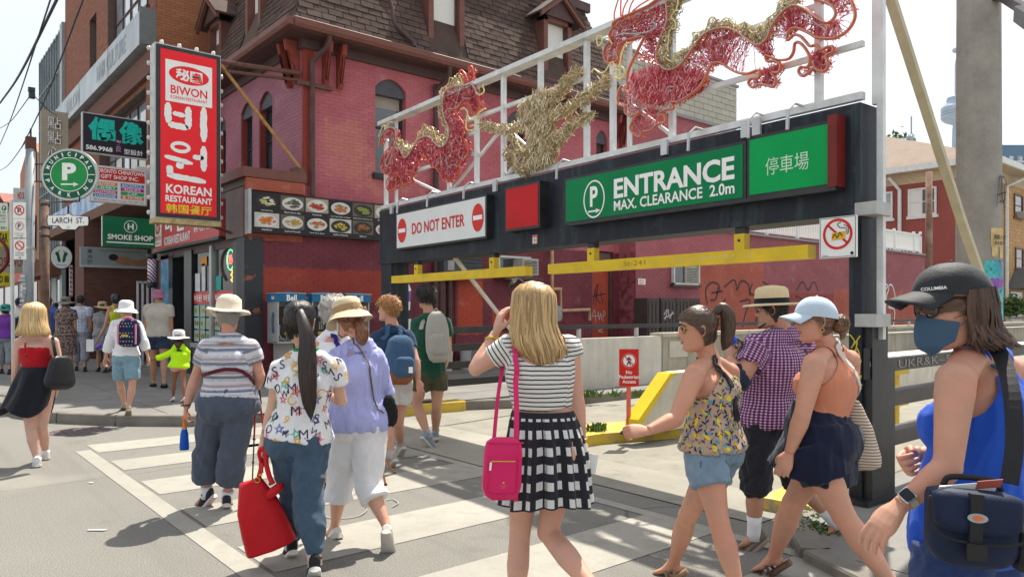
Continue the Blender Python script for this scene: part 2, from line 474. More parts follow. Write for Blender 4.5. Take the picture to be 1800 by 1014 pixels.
kerb('kerb',[(1.42,60),(1.42,13.9),(1.54,12.95),(1.88,12.05),(2.44,11.28),(3.26,10.52)],.145,.18,KERB)
kerb('kerb_yellow',[(5.35,9.66),(6.95,9.5)],.16,.34,YELP,.8)
kerb('kerb_driveway',[(6.98,9.48),(7.8,9.12),(8.6,8.78),(22,8.78)],.15,.18,KERB)
kerb('kerb_near',[(4.18,-8),(4.18,1.0),(4.24,1.8),(4.5,2.34),(4.96,2.72),(5.42,2.93)],.07,.2,KERB)
kerb('kerb_near_yellow',[(5.3,3.02),(6.4,3.14)],.10,.42,YELP,.8)
isl=[gp(1003,790),gp(1060,781),gp(1198,770),(9.5,5.55),(14,5.5),(14,6.35),(9.0,6.4),gp(1190,752),gp(1010,764),gp(985,776)]
mb=MB();mb.prism([(x,y,-.02)for x,y in isl],(0,0,.15));tag(mb.build('traffic_island',YELP),kind='structure')
pw=thing('ramp_parapet','low cream concrete wall with a yellow sloping end beside the ramp entrance','wall',(7.2,6.0,0))
a0=onz(1122,765,.13);y0p,y1p=a0.y,a0.y+.17;xa=a0.x;xb=ony(1178,655,y0p).x
prof=[(xa,.13),(16,.13),(16,.80),(xb,.80),(xa,.30)]
mb=MB();mb.prism([(x,y0p,z)for x,z in prof],(0,y1p-y0p,0));mb.build('wall_body',conc('parapet_paint',(.66,.62,.52),1.5,.2,.2,.25),pw)
mb=MB();mb.prism([(x,y0p-.012,z)for x,z in[(xa-.012,.14),(xa-.012,.31),(xb-.01,.815),(xb+.12,.815),(xb+.02,.77),(xa+.06,.26),(xa+.06,.14)]],(0,y1p-y0p+.024,0))
YEL=M('yellow_paint',(.72,.50,.02),.45,.08,4,.15,40,dirt=.25,dirtc=(.2,.14,.05))
mb.build('yellow_coping',YEL,pw)
mb=MB();mb.box(xb+.12,16,y0p-.01,y1p+.01,.8,.82);mb.build('coping',M('cream_coping',(.75,.68,.42),.7,.1,5),pw)
BLK=M('black_steel',(.012,.013,.016),.42,.25,3,.2,25,spec=.5,dirt=.35,dirtc=(.09,.08,.07))
REDS=M('sign_red',(.62,.018,.012),.35,.05,3,.03);WHT=M('sign_white',(.80,.80,.78),.4,.04,3,.03)
WHL=M('letter_white',(.86,.86,.84),.4,.03,3,0);BLL=M('letter_black',(.02,.02,.022),.5,.1,3,0)
sp_=onz(1105,762,.13)
sn=thing('no_access_sign','small red No Pedestrian Access sign on a faded red post on the yellow island','sign',sp_)
MB().tube([sp_+Vector((0,0,.02)),sp_+Vector((0,0,.62))],.026,4).build('post',M('faded_red_post',(.62,.13,.09),.5,.2,8),sn)
MB().lathe([(.11,0),(.09,.03),(.03,.05)],tuple(sp_),12).build('base',BLK,sn)
cf=Vector((SN,CS,0));cr_=Vector((CS,-SN,0))
fs=Fr(sp_+Vector((0,0,.76))-cf*.03,cr_)
d_=cf.dot(sp_);kx=d_/F
fs.rect(-.115,-.2,.115,.235,-.006,REDS,sn,'sign_plate',th=.006)
fs.ell(0,.1,.085,.085,.002,WHL,sn,'disc');fs.ring(0,.1,.083,.083,.014,.003,REDS,sn)
fs.stroke([[(0,.15),(0,.155)],[(0,.14),(-.005,.09),(-.025,.045)],[(-.003,.09),(.02,.045)],[(-.03,.105),(0,.13),(.025,.1)]],.014,.004,BLL,sn,'walking_figure')
fs.stroke([[(-.055,.155),(.055,.045)]],.012,.005,REDS,sn,'slash')
for t_,yy in(('No',-.035),('Pedestrian',-.09),('Access',-.145)):fs.text(t_,0,yy,None,.042 if t_!='Pedestrian' else .042,.003,WHL,sn,.02)
rw=thing('retaining_wall','long low concrete wall painted white at its near end, along the back of the ramp','wall',(12,9.4,0))
xs_=ony(1163,590,9.4).x
MB().box(9.0,xs_,9.4,9.62,.1,1.06).build('white_wall',CONC_W,rw)
x=xs_
while x<46:
 MB().box(x+.006,min(x+2.4,46)-.006,9.38+random.uniform(-.004,.004),9.64,.1,1.04).build('wall_panel',CONC_R,rw);x+=2.4
MB().box(xs_-.02,46,9.34,9.68,1.04,1.12).build('coping',conc('coping_concrete',(.5,.46,.38),2),rw)
MB().tube([(16,9.31,.92),(46,9.31,.92)],.025,6).build('conduit',M('pale_pipe',(.6,.58,.52)),rw)
mm=ony(1200,640,9.3)
MB().box(mm.x-.35,mm.x+.25,9.36,9.375,.62,.95).build('paint_patch',M('patch_beige',(.5,.47,.40)),rw)
rl=thing('wall_railing','long black steel handrail on short posts above the concrete wall','railing',(20,9.5,1.1))
MB().beam((8.0,9.52,1.27),(46,9.52,1.27),.05,.075).build('rail',BLK,rl)
for i in range(24):MB().box(9.6+i*1.6,9.66+i*1.6,9.49,9.55,1.05,1.24).build('post',M('galv_post',(.4,.4,.4),.5),rl)
fe=thing('rail_fence','black four-rail steel fence between the gantry post and the white wall','fence',(7.5,9.6,.13))
for z in(.42,.70,.98,1.26):MB().beam((6.2,9.66+.0,z),(9.0,9.66,z),.05,.11).build('rail',BLK,fe)
for x in(6.25,8.95):MB().box(x-.06,x+.06,9.61,9.71,.1,1.33).build('post',BLK,fe)
MB().box(6.0,6.6,9.5,9.85,.13,.17).build('base_plate',BLK,fe)
BRN=M('brown_steel',(.07,.06,.055),.45,.25,4,.2,20,dirt=.3)
fr_=thing('black_fence','black steel box fence covered in scratched graffiti right of the gantry','fence',(7.5,2.65,0))
MB().box(6.2,6.34,2.62,2.86,0,1.19).build('end_post',BLK,fr_)
for z0,z1 in((1.08,1.19),(.78,.90),(.45,.57)):MB().box(6.34,13,2.66 if z0<1 else 2.62,2.82,z0,z1).build('rail',BRN,fr_)
for x in(8.6,10.8):MB().box(x,x+.12,2.68,2.8,0,1.08).build('post',BRN,fr_)
MB().box(6.2,13,2.61,2.85,1.19,1.2).build('top_plate',M('worn_grey',(.45,.44,.42),.5,.2,8),fr_)
fg=Fr((6.2,2.617,0),(1,0,0))
fg.text('UKR&K~5DA',.95,1.135,1.5,.07,.004,M('scratch',(.32,.31,.29)),fr_,-.01,'graffiti')
PK=M('pink_marker',(.42,.22,.2),.6)
fgx=Fr((6.196,2.87,0),(0,-1,0))
fgx.stroke([[(.12,.95),(.02,.9),(.1,.86),(.03,.8),(.14,.76)],[(.05,.72),(.13,.66),(.05,.62),(.12,.56)],[(.08,.98),(.1,.9),(.06,.6),(.09,.5)],[(.03,.55),(.16,.48),(.02,.44)],[(.15,.9),(.12,.7),(.17,.6)]],.009,.003,PK,fr_)
yr=thing('yellow_barrier','yellow steel barrier seen through the black fence at the right','barrier',(7.6,4.2,0))
for z in(.3,.72):MB().box(8.1,10.6,4.2,4.28,z,z+.2).build('rail',YEL,yr)
for x in(8.2,10.4):MB().box(x,x+.1,4.28,4.38,.0,.95).build('post',YEL,yr)
cc=onz(1719,900,.12);cc=Vector((10.1,3.2,.05))
cl=thing('concrete_column','tall round concrete pole with a taped paper notice and turquoise paint','pole',cc)
mb=MB();mb.lathe([(.25,0),(.243,2.5),(.225,7),(.2,11.5),(0,11.5)],tuple(cc),40);mb.build('shaft',COLC,cl,smooth=True)
def wrap_cyl(c,r,a0,a1,z0,z1,mat,parent,name,n=14,jag=0):
 V=[];Fc=[]
 for i in range(n+1):
  a=a0+(a1-a0)*i/n;p=Vector((math.cos(a),math.sin(a),0))
  j=(random.uniform(-1,1)*jag,random.uniform(-1,1)*jag)
  V+=[tuple(c+p*(r+.004)+Vector((0,0,z0+j[0]-c.z))),tuple(c+p*r+p*.004+Vector((0,0,z1+j[1]-c.z)))]
  if i:Fc.append([2*i-2,2*i,2*i+1,2*i-1])
 return MB().add(V,Fc).build(name,mat,parent)
ang=math.atan2(-cf.y,-cf.x)
b=NB('turquoise_graffiti');o=pos(b)
c=b.mix(b.rng(b.noise(o,9,6,.7),.45,.55),(.03,.36,.40),(.10,.5,.5));c=b.mix(b.rng(b.noise(o,5,5,.6),.57,.6),c,(.28,.08,.4));c=b.mix(b.rng(b.noise(o,18,5,.6),.58,.6),c,(.03,.1,.12))
TQ=b.fin(c,.7)
wrap_cyl(cc,.245,ang-.35,ang+1.35,1.0,2.17,TQ,cl,'painted_band',jag=.01)
PAP=M('old_paper',(.62,.47,.22),.8,.15,12)
wrap_cyl(cc,.245,ang-.05,ang+.8,2.33,2.55,PAP,cl,'paper_notice',jag=.008)
wrap_cyl(cc,.245,ang+.0,ang+.3,2.22,2.335,PAP,cl,'paper_notice',jag=.02)
wrap_cyl(cc,.245,ang+.45,ang+.78,2.19,2.335,PAP,cl,'paper_notice',jag=.008)
tg=Vector((math.cos(ang+.38),math.sin(ang+.38),0));fc_=Fr(cc+tg*.262,Vector((-tg.y,tg.x,0)))
fc_.text('搵樓入伙',-.0,2.44-cc.z,.2,.06,0,BLL,cl,.01);fc_.text('尋友家具',0,2.37-cc.z,.17,.05,0,BLL,cl,.01)
tg=Vector((math.cos(ang+.5),math.sin(ang+.5),0));fc2=Fr(cc+tg*.26,Vector((-tg.y,tg.x,0)))
fc2.stroke([[(-.1,2.75),(-.05,3.05),(0,3.1),(.02,2.85),(-.04,2.8)],[(.02,2.8),(.08,2.85),(.1,3.05),(.02,3.1),(0,2.9),(.08,2.74)],[(-.08,2.88),(.1,2.93)]],.014,0,BLL,cl)
ar=thing('street_lamp','dark lamp arm reaching over the street at the top right corner','street lamp',cc+Vector((0,0,8)))
e1=W(1770,-5,8.6);e2=W(1815,20,7.0)
MB().beam(cc+Vector((0,0,e1.z+.1)),e1,.1,.1).beam(e1,e2,.12,.1).build('arm',BRN,ar)
MB().beam(e2,e2+(e2-e1)*.6,.3,.14).build('lamp_head',BRN,ar)
def wallsheet(fr,W_,H_,holes,depth,mat,parent,name='wall',shape=None,u0=0.,ub=(),vb_=()):
 us=sorted({u0,W_,*ub,*[h[0]for h in holes],*[h[2]for h in holes]});vs=sorted({0,H_,*vb_,*[h[1]for h in holes],*[h[3]for h in holes]})
 mb=MB()
 for i in range(len(us)-1):
  for j in range(len(vs)-1):
   cu,cv=(us[i]+us[i+1])/2,(vs[j]+vs[j+1])/2
   if any(h[0]<cu<h[2]and h[1]<cv<h[3]for h in holes):continue
   if shape and not any(a<=cu<=b_ for a,b_ in shape(cv)):continue
   mb.add([tuple(fr.P(a,c_))for a,c_ in((us[i],vs[j]),(us[i+1],vs[j]),(us[i+1],vs[j+1]),(us[i],vs[j+1]))],[[0,1,2,3]])
 for h in holes:
  for a,c_ in(((h[0],h[1]),(h[2],h[1])),((h[2],h[1]),(h[2],h[3])),((h[2],h[3]),(h[0],h[3])),((h[0],h[3]),(h[0],h[1]))):
   mb.add([tuple(fr.P(*a)),tuple(fr.P(*c_)),tuple(fr.P(*c_,-depth)),tuple(fr.P(*a,-depth))],[[0,1,2,3]])
 return mb.build(name,mat,parent)
def bar(fr,a0,b0,a1,b1,o0,o1):
 mb=MB();mb.prism([fr.P(a,b_,o0)for a,b_ in((a0,b0),(a1,b0),(a1,b1),(a0,b1))],fr.n*(o1-o0));return mb
def window(fr,h,parent,fm,gm,depth=.16,fw=.06,cols=1,rows=1,sill=None,arch=None,archm=None,wallm=None,curtain=None,rowpos=None,sillm=None,name='window',mull=.04):
 a0,b0,a1,b1=h;z=-depth
 mb=MB()
 for q in((a0,b0,a0+fw,b1),(a1-fw,b0,a1,b1),(a0+fw,b0,a1-fw,b0+fw),(a0+fw,b1-fw,a1-fw,b1)):
  m_=bar(fr,*q,z,z+.07);mb.add(np.concatenate(m_.V),m_.F)
 win=mb.build(name,fm,parent)
 A0,A1,B0,B1=a0+fw,a1-fw,b0+fw,b1-fw
 us=[A0+(A1-A0)*i/cols for i in range(cols+1)]
 vs=[B0+(B1-B0)*i/rows for i in range(rows+1)]if not rowpos else[B0]+[B0+(B1-B0)*r for r in rowpos]+[B1]
 for u in us[1:-1]:bar(fr,u-mull/2,B0,u+mull/2,B1,z+.01,z+.06).build('mullion',fm,win)
 for v in vs[1:-1]:bar(fr,A0,v-mull/2,A1,v+mull/2,z+.008,z+.055).build('transom',fm,win)
 for i in range(len(us)-1):
  for j in range(len(vs)-1):
   g_=gm if not isinstance(gm,list)else random.choice(gm)
   fr.rect(us[i],vs[j],us[i+1],vs[j+1],z+.02,g_,win,'pane')
 if curtain:
  fr.rect(A0,B0+(B1-B0)*curtain[1],A1,B0+(B1-B0)*curtain[2],z+.024,curtain[0],win,'blind')
 if sill:bar(fr,a0-.08,b0-sill,a1+.08,b0,-.02,.09).build('sill',sillm or fm,win)
 if arch:
  n=10;mid=(a0+a1)/2;V=[]
  cur=[(a0+(a1-a0)*i/n,b1-arch+arch*math.sin(math.pi*i/n)**.8)for i in range(n+1)]
  bar(fr,a0,b1-arch-.14,a1,b1-arch,z,-.05).build('arch_panel',archm,win)
  mb=MB();mb.prism([fr.P(a,b_,z)for a,b_ in cur],fr.n*(depth-.06));mb.build('arch_panel',archm,win)
  mb=MB();mb.prism([fr.P(a,b_,-.05)for a,b_ in cur[:n//2+1]+[(a0,b1)]],fr.n*.055)
  mb.prism([fr.P(a,b_,-.05)for a,b_ in cur[n//2:]+[(a1,b1)]],fr.n*.055);mb.build('spandrel',wallm,win)
 return win
b=NB('painted_brick');o=pos(b);s_=b.sep(o)
def zone(b,s_,x0,x1,z0,z1,jit,e=.02):
 g_=lambda v,a:b.rng(b.math('ADD',v,jit),a-e,a+e)
 f=b.math('MULTIPLY',g_(s_[0],x0),b.math('SUBTRACT',1,g_(s_[0],x1)))
 return b.math('MULTIPLY',f,b.math('MULTIPLY',g_(s_[2],z0),b.math('SUBTRACT',1,g_(s_[2],z1))))
jit=b.math('MULTIPLY',b.math('SUBTRACT',b.noise(o,5,4),.5),.12)
pink=b.mix(b.rng(b.noise(o,.8,5,.6),.35,.65),(.41,.098,.122),(.50,.145,.170))
pink=b.mix(b.math('MULTIPLY',b.rng(b.noise(o,1.1,3),.52,.6),zone(b,s_,6.9,9.4,3.4,5.9,jit)),pink,(.50,.17,.15))
mar=b.mix(b.rng(b.noise(o,1.3,5,.6),.35,.65),(.13,.022,.034),(.19,.035,.05))
red=b.mix(b.rng(b.noise(o,1.3,5,.6),.35,.65),(.29,.035,.022),(.36,.055,.03))
org=b.mix(b.rng(b.noise(o,1.3,5,.6),.35,.65),(.38,.08,.05),(.44,.11,.07))
rose=b.mix(b.rng(b.noise(o,.9,5,.6),.35,.65),(.28,.07,.085),(.35,.10,.115))
c=pink
c=b.mix(zone(b,s_,-50,16.05,-1,3.2,jit),c,mar)
c=b.mix(zone(b,s_,-50,8.7,1.75,2.42,jit),c,red)
c=b.mix(zone(b,s_,10.3,11.05,1.0,2.35,jit,.01),c,(.44,.06,.025))
c=b.mix(zone(b,s_,11.35,12.2,.9,1.62,jit,.01),c,(.40,.05,.025))
c=b.mix(zone(b,s_,-50,6.42,2.95,4.14,jit),c,(.36,.085,.045))
c=b.mix(zone(b,s_,6.40,6.68,4.1,7.0,0.0,.004),c,(.30,.045,.03))
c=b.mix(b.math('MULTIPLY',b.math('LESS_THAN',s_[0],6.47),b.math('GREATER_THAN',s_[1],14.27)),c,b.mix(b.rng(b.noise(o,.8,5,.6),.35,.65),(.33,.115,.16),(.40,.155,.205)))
c=b.mix(zone(b,s_,16.0,60,-1,8,jit,.01),c,rose)
c=b.mix(zone(b,s_,16.0,21,2.9,8,jit),c,b.mix(.5,rose,pink))
c=b.mix(zone(b,s_,19.0,22.6,-1,3.15,jit),c,org)
c=b.mix(zone(b,s_,22.6,33,-1,2.2,jit),c,(.30,.05,.035))
c=b.mix(zone(b,s_,27.5,40,-1,2.4,jit),c,org)
chip=b.rng(b.noise(o,7,6,.75),.68,.7);c=b.mix(b.math('MULTIPLY',chip,b.math('MAXIMUM',zone(b,s_,16.4,19.5,2.6,4.2,jit),zone(b,s_,10.3,12.5,3.5,4.7,jit))),c,(.6,.5,.48))
c=b.mix(b.math('MULTIPLY',b.rng(b.noise(o,3.1,6,.7),.62,.7),.35),c,c3((.12,.06,.06)))
r_=b.math('FRACT',b.math('ADD',b.n('NewGeometry').outputs['Random Per Island'],b.n('ObjectInfo').outputs['Random']))
c=b.mix(b.math('MULTIPLY',r_,.15),c,(.12,.035,.04));c=b.mix(b.math('MULTIPLY',b.rng(b.noise(o,1.9,8,.75),.58,.66),.30),c,b.mix(.5,c,(.6,.5,.5)))
b.bump(b.noise(o,40,4),.35,.006);PBR=b.fin(c,.62,0,.3)
BROWN=M('brown_trim',(.085,.045,.042),.5,.15,4,.1,30);BROWNL=M('dormer_trim',(.17,.065,.05),.5,.12,5)
DKW=M('dark_window_trim',(.035,.03,.04),.5,.15,5);GREYA=M('arch_grey',(.085,.08,.095),.6,.1,4)
GL=glass('dark_glass');GLS=glass('sky_glass',(.30,.34,.38),.04)
SHIN=M('shingle',(.078,.050,.041),.9,.35,2.5,.6,80,isl=.5)
CURT=M('curtain',(.72,.72,.68),.8,.05,30);BLIND=M('blind',(.34,.30,.26),.8,.04);BLIND2=M('blind_dark',(.10,.055,.05),.8)
pb=thing('corner_building','pink painted brick building with dark mansard roof on the corner','building',(11,17,0))
FS=Fr((5.28,14.2,0),(1,0,0))
def side_shape(v):return[(0,10.92)]if v<4.14 else[(1.17,10.92)]
hs=[(8.1-5.28,4.55,8.87-5.28,6.66),(11.85-5.28,4.55,12.5-5.28,6.6),(15.05-5.28,5.4,15.5-5.28,6.6),(14.85-5.28,.13,15.75-5.28,3.25)]
wallsheet(FS,10.92,7.07,hs,.3,PBR,pb,shape=side_shape,ub=(1.17,),vb_=(4.14,))
courses(FS,10.92,7.07,.23,.075,.008,.008,PBR,pb,'brick',hs,300,side_shape,.5)
for i,h in enumerate(hs[:3]):
 window(FS,h,pb,DKW,GL,.22,.05,1,2,.12,.22,GREYA,PBR,(BLIND,.72,.96)if i==0 else(BLIND2,.3,.9))
h=hs[3]
dr=bar(FS,h[0]+.08,h[1],h[2]-.08,h[3]-.5,-.22,-.12).build('door',M('orange_door',(.36,.055,.03),.5,.12,3),pb)
bar(FS,h[0],h[1],h[0]+.08,h[3]-.35,-.2,-.04).build('jamb',BROWN,dr);bar(FS,h[2]-.08,h[1],h[2],h[3]-.35,-.2,-.04).build('jamb',BROWN,dr)
bar(FS,h[0],h[3]-.5,h[2],h[3]-.05,-.24,-.1).build('arch_panel',M('arch_brown',(.14,.09,.085)),dr)
FS.stroke([[(h[0]+.2,1.75),(h[0]+.3,2.2),(h[0]+.32,1.7)],[(h[0]+.3,2.2),(h[0]+.4,2.3),(h[0]+.35,1.95),(h[0]+.5,1.75)],[(h[0]+.5,2.1),(h[0]+.6,1.75)],[(h[0]+.12,1.95),(h[0]+.7,2.05)]],.03,-.115,BLL,dr)
SCR=M('grey_spray',(.55,.5,.5));FS.stroke([[(h[0]+.1,1.25),(h[0]+.25,1.6),(h[0]+.3,1.25)],[(h[0]+.12,1.4),(h[0]+.4,1.42)],[(h[0]+.4,1.55),(h[0]+.45,1.3),(h[0]+.5,1.5),(h[0]+.55,1.3)],[(h[0]+.6,1.25),(h[0]+.62,1.55),(h[0]+.7,1.48),(h[0]+.6,1.4)],[(h[0]+.3,1.1),(h[0]+.6,1.05),(h[0]+.4,1.0),(h[0]+.62,.95)]],.018,-.114,SCR,dr)
FU=Fr((6.45,20.5,4.3),(0,-1,0))
def yx(px,x):return onx(px,300,x).y
uw=[(20.5-yx(424,6.45),.05,20.5-yx(444,6.45),2.15),(20.5-yx(456,6.45),.05,20.5-yx(479,6.45),2.15),(1.2,.05,1.8,2.15)]
wallsheet(FU,6.3,2.77,uw,.3,PBR,pb)
courses(FU,6.3,2.77,.23,.075,.008,.008,PBR,pb,'brick',uw,300,None,.5)
for h in uw:window(FU,h,pb,DKW,GL,.22,.05,1,2,None,.2,GREYA,PBR)
MB().box(5.28,6.44,14.21,20.5,4.0,4.14).build('extension_roof',BROWN,pb)
MB().box(5.18,6.47,14.08,14.5,4.14,4.33).build('ledge_cap',BROWNL,pb);MB().box(5.18,5.6,14.5,20.5,4.14,4.33).build('ledge_cap',BROWNL,pb)
MB().box(5.25,6.44,14.1,14.195,3.9,4.13).build('corbel_course',PBR,pb)
MB().box(6.9,16.0,14.55,20.4,0,7.2).build('inner_wall',DKW,pb)
MB().box(16.16,16.2,14.2,20.5,0,7.2).build('end_wall',PBR,pb)
FP=Fr((5.28,20.5,0),(0,-1,0))
def fu(px):return 20.5-onx(px,400,5.28).y
DKT=M('black_tile',(.018,.02,.022),.3,.3,5,.1,20)
b=NB('peeling_black_paint');o=pos(b);c=b.mix(b.rng(b.noise(o,2.2,6,.7),.62,.64),(.022,.025,.032),(.28,.075,.045));c=b.mix(b.rng(b.noise(o,4,7,.8),.66,.68),c,(.5,.47,.45));PEEL=b.fin(c,.5)
bar(FP,5.85,.13,6.3,3.0,-.2,.03).build('corner_pilaster',PEEL,pb)
FSp=Fr((5.28,14.2,0),(1,0,0));bar(FSp,-.02,.13,.32,3.0,.008,.03).build('corner_pilaster',PEEL,pb)
bar(FP,0,2.85,6.3,4.0,-.6,-.02).build('bulkhead',BROWN,pb)
bar(FP,5.35,3.0,6.28,3.95,-.02,.06).build('bulkhead_panel',M('bulkhead_grey',(.16,.12,.115)),pb)
fa0,fa1=fu(280),fu(397)
SR_=M('fascia_red',(.55,.07,.075),.4,.06,3)
fsn=thing('shop_fascia','wide faded red Korean restaurant fascia board over the shopfront with phone number','sign',(5.2,18,3.1))
bar(FP,fa0,3.08,fa1,3.85,.0,.14).build('board',SR_,fsn)
bar(FP,fa0-.03,3.02,fa1+.03,3.08,-.02,.16).build('frame',BLK,fsn)
FF_=Fr(FP.P(0,0,.145),(0,-1,0));fw_=fa1-fa0
FF_.rect(fa0+.12,3.16,fa0+.75,3.8,.001,WHT,fsn);FF_.ell(fa0+.43,3.6,.2,.14,.003,REDS,fsn);FF_.text('秘園',fa0+.43,3.6,.24,.15,.005,WHL,fsn,.03)
FF_.text('BIWON',fa0+.43,3.36,.5,.12,.004,REDS,fsn,.01);FF_.text('KOREAN RESTAURANT',fa0+.43,3.23,.5,.04,.004,REDS,fsn)
FF_.text('비',fa0+1.35,3.62,.55,.36,.004,WHL,fsn,.045);FF_.text('원',fa0+2.25,3.6,.6,.4,.004,WHL,fsn,.045)
FF_.text('KOREAN RESTAURANT',fa0+2.0,3.24,2.0,.2,.004,WHL,fsn,.02);FF_.text('647-351-3366',fa0+3.9,3.36,1.25,.17,.004,WHL,fsn,.01)
FF_.text('한국음식전문',fa0+3.7,3.68,1.1,.2,.004,M('letter_yellow',(.8,.6,.05)),fsn,.02)
STL=M('aluminium',(.42,.43,.44),.35,.1,5,metal=.6)
w0,w1,w2,w3=fu(338),fu(370),fu(374),fu(409)
GC=clearglass('shop_glass')
bar(FP,0.0,.13,fu(290),3.0,-.3,-.06).build('brick_pier',M('pier_brick',(.12,.05,.04),.8,.3,8),pb)
dr2=bar(FP,fu(303),.13,fu(325),2.9,-.35,-.3).build('shop_door',DKT,pb)
bar(FP,fu(320),1.05,fu(321.5),1.35,-.3,-.2).build('handle',STL,dr2)
b=NB('blue_mural');o=pos(b);c=b.mix(b.rng(b.noise(o,3,5,.6),.5,.53),(.02,.20,.42),(.04,.35,.55));c=b.mix(b.rng(b.noise(o,5,4,.6),.6,.62),c,(.6,.06,.2));BLM=b.fin(c,.5)
bar(FP,fu(281),.13,fu(296),2.95,-.06,-.02).build('blue_mural_panel',BLM,pb)
bar(FP,fu(296),.13,fu(303),2.95,-.3,0).build('door_frame',DKT,pb);bar(FP,fu(325),.13,fu(338),2.95,-.35,.02).build('door_frame',DKT,pb)
bar(FP,w0,.13,w3,.75,-.1,0).build('stall_riser',M('riser_grey',(.10,.12,.125)),pb)
bar(FP,w0,.75,w3,.85,-.1,.05).build('window_ledge',STL,pb)
bar(FP,w1,.85,w2,2.95,-.08,.03).build('window_post',STL,pb);bar(FP,w3,.13,5.86,2.95,-.3,.0).build('window_post',DKT,pb)
for a,c_ in((w0,w1),(w2,w3)):
 FP.rect(a,.85,c_,2.95,-.05,GC,pb,'shop_pane')
 FP.rect(a,1.72,c_,1.98,-.035,REDS,pb,'window_banner')
 FP.text('비원 비원',(a+c_)/2,1.85,(c_-a)*.9,.16,-.03,WHL,pb,.02)
 n=3;wd=(c_-a)/n;fcs=[(.25,.32,.08),(.5,.12,.05),(.12,.25,.06),(.55,.45,.2),(.6,.25,.1)]
 for i in range(n):
  for j in range(3):
   x0=a+i*wd+.03;y0=.88+j*.28
   FP.rect(x0,y0,x0+wd-.06,y0+.25,-.034,M('menu_card',(.35,.5,.42),.5,.2,12),pb,'menu_card')
   for k in range(2):
    FP.ell(x0+(wd-.06)*(.3+.4*k),y0+.13,wd*.16,.055,-.031,M('food%d'%((i+j+k)%5),fcs[(i+j+k)%5],.5,.3,40),pb,'food_photo',n=14)
FP.rect(w2+.08,2.0,w2+.42,2.3,-.032,M('teal_card',(.03,.35,.32)),pb,'window_card')
FP.rect(w0+.5,2.55,w0+.9,2.75,-.032,M('orange_card',(.7,.25,.03)),pb,'window_card');FP.rect(w0+.1,2.0,w0+.45,2.4,-.032,M('white_card',(.6,.62,.62)),pb,'window_card');FP.rect(w0+.55,2.0,w0+.8,2.6,-.032,M('white_card',(.6,.62,.62)),pb,'window_card')
NEO=emit('neon_red',(1,.12,.08),1.6);NEG=emit('neon_green',(.1,1,.4),1.1);NEY=emit('neon_yellow',(1,.55,.05),1.2)
om=(w2+w3)/2+.12
no=thing('neon_open_sign','small oval neon OPEN sign glowing behind the shop window','neon sign',FP.P(om,2.3,-.12))
pts=[FP.P(om+.2*math.cos(t/16*2*math.pi),2.62+.21*math.sin(t/16*2*math.pi),-.12)for t in range(16)]
MB().tube(pts,.010,5,True).build('oval_tube',NEG,no)
Fr(FP.P(0,0,-.12),(0,-1,0)).text('OPEN',om,2.62,.3,.2,0,NEO,no,.02)
MB().tube(cr([FP.P(om+x,y,-.12)for x,y in((.05,2.4),(.15,2.38),(.05,2.3),(.16,2.25),(.05,2.2),(.16,2.15))],4),.014,5).build('yellow_tube',NEY,no)
MB().box(5.9,5.95,14.9,20.3,.1,3).build('shop_back_wall',M('shop_inside',(.20,.15,.12),.8,.4,1.2),pb)
MB().box(5.35,5.95,14.9,20.3,.1,.14).build('shop_floor',M('shop_floor_tile',(.2,.17,.14)),pb)
MB().box(6.0,16.6,13.78,14.3,7.07,7.12).box(6.0,6.55,14.3,20.8,7.07,7.12).build('soffit',BROWN,pb)
MB().box(6.38,16.3,14.12,14.18,6.88,7.07).box(6.385,6.44,14.18,20.5,6.88,7.07).build('frieze',BROWN,pb)
gp_=[(0,.0),(-.10,.0),(-.14,.06),(-.14,.17),(-.11,.19),(-.11,.16),(0,.16)]
mb=MB();mb.prism([(6.0+.02,13.78+a,7.1+z)for a,z in gp_],(10.6,0,0));mb.prism([(6.0+a,13.66,7.1+z)for a,z in gp_],(0,7.1,0));mb.build('gutter',BROWNL,pb)
MB().box(6.02,16.6,13.77,13.9,7.27,7.30).build('gutter_edge',STL,pb)
def bracket(p,ax):
 prof=[(0,0),(.0,-.85),(.08,-.88),(.14,-.80),(.09,-.68),(.11,-.5),(.2,-.42),(.22,-.28),(.3,-.2),(.34,-.02),(.34,0)]
 mb=MB();ax=Vector(ax);sd_=ax.cross(Vector((0,0,1)))
 mb.prism([Vector(p)+ax*a*.9+Vector((0,0,z))-sd_*.055 for a,z in prof],sd_*.11)
 mb.prism([Vector(p)+ax*(a*.9+.01)+Vector((0,0,z))-sd_*.025 for a,z in prof[2:]],sd_*.05)
 mb.build('bracket',M('bracket_red',(.26,.05,.035),.6,.2,6),pb)
for x in(6.9,7.22,15.75,16.05):bracket((x,14.19,7.06),(0,-1,0))
for y in(14.42,14.75,19.2,19.5):bracket((6.44,y,7.06),(-1,0,0))
def spout(pts,r,name,par):MB().tube(cr(pts,3),r,8).build(name,BROWN,par)
spout([(6.8,13.75,7.1),(6.78,13.8,6.9),(6.62,14.08,6.65),(6.6,14.1,6.3),(6.6,14.1,3.9)],.055,'downspout',pb)
spout([(9.75,13.75,7.1),(9.75,13.8,6.85),(9.62,14.08,6.6),(9.62,14.1,6.2),(9.62,14.1,.2)],.06,'downspout',pb)
FMs=Fr((6.15,14.0,7.25),(1,0,0),(0,1.0,3.0));HM=math.hypot(1.0,3.0);km=1.0/HM
dx=[(9.5,10.52),(13.1,14.12)]
dh=[(a-6.15-.02,.30,c_-6.15+.02,2.6 if i else HM)for i,(a,c_)in enumerate(dx)]
shp=lambda v:[(v*km,10.2-v*km)]
mb=MB();mb.add([tuple(FMs.P(a,c_,-.02))for a,c_ in((0,0),(10.2,0),(10.2-HM*km,HM),(HM*km,HM))],[[0,1,2,3]]);mb.build('roof',SHIN,pb)
courses(FMs,10.2,HM,.33,.155,.016,.016,SHIN,pb,'shingle',dh,300,shp,.6,tiltd=.005)
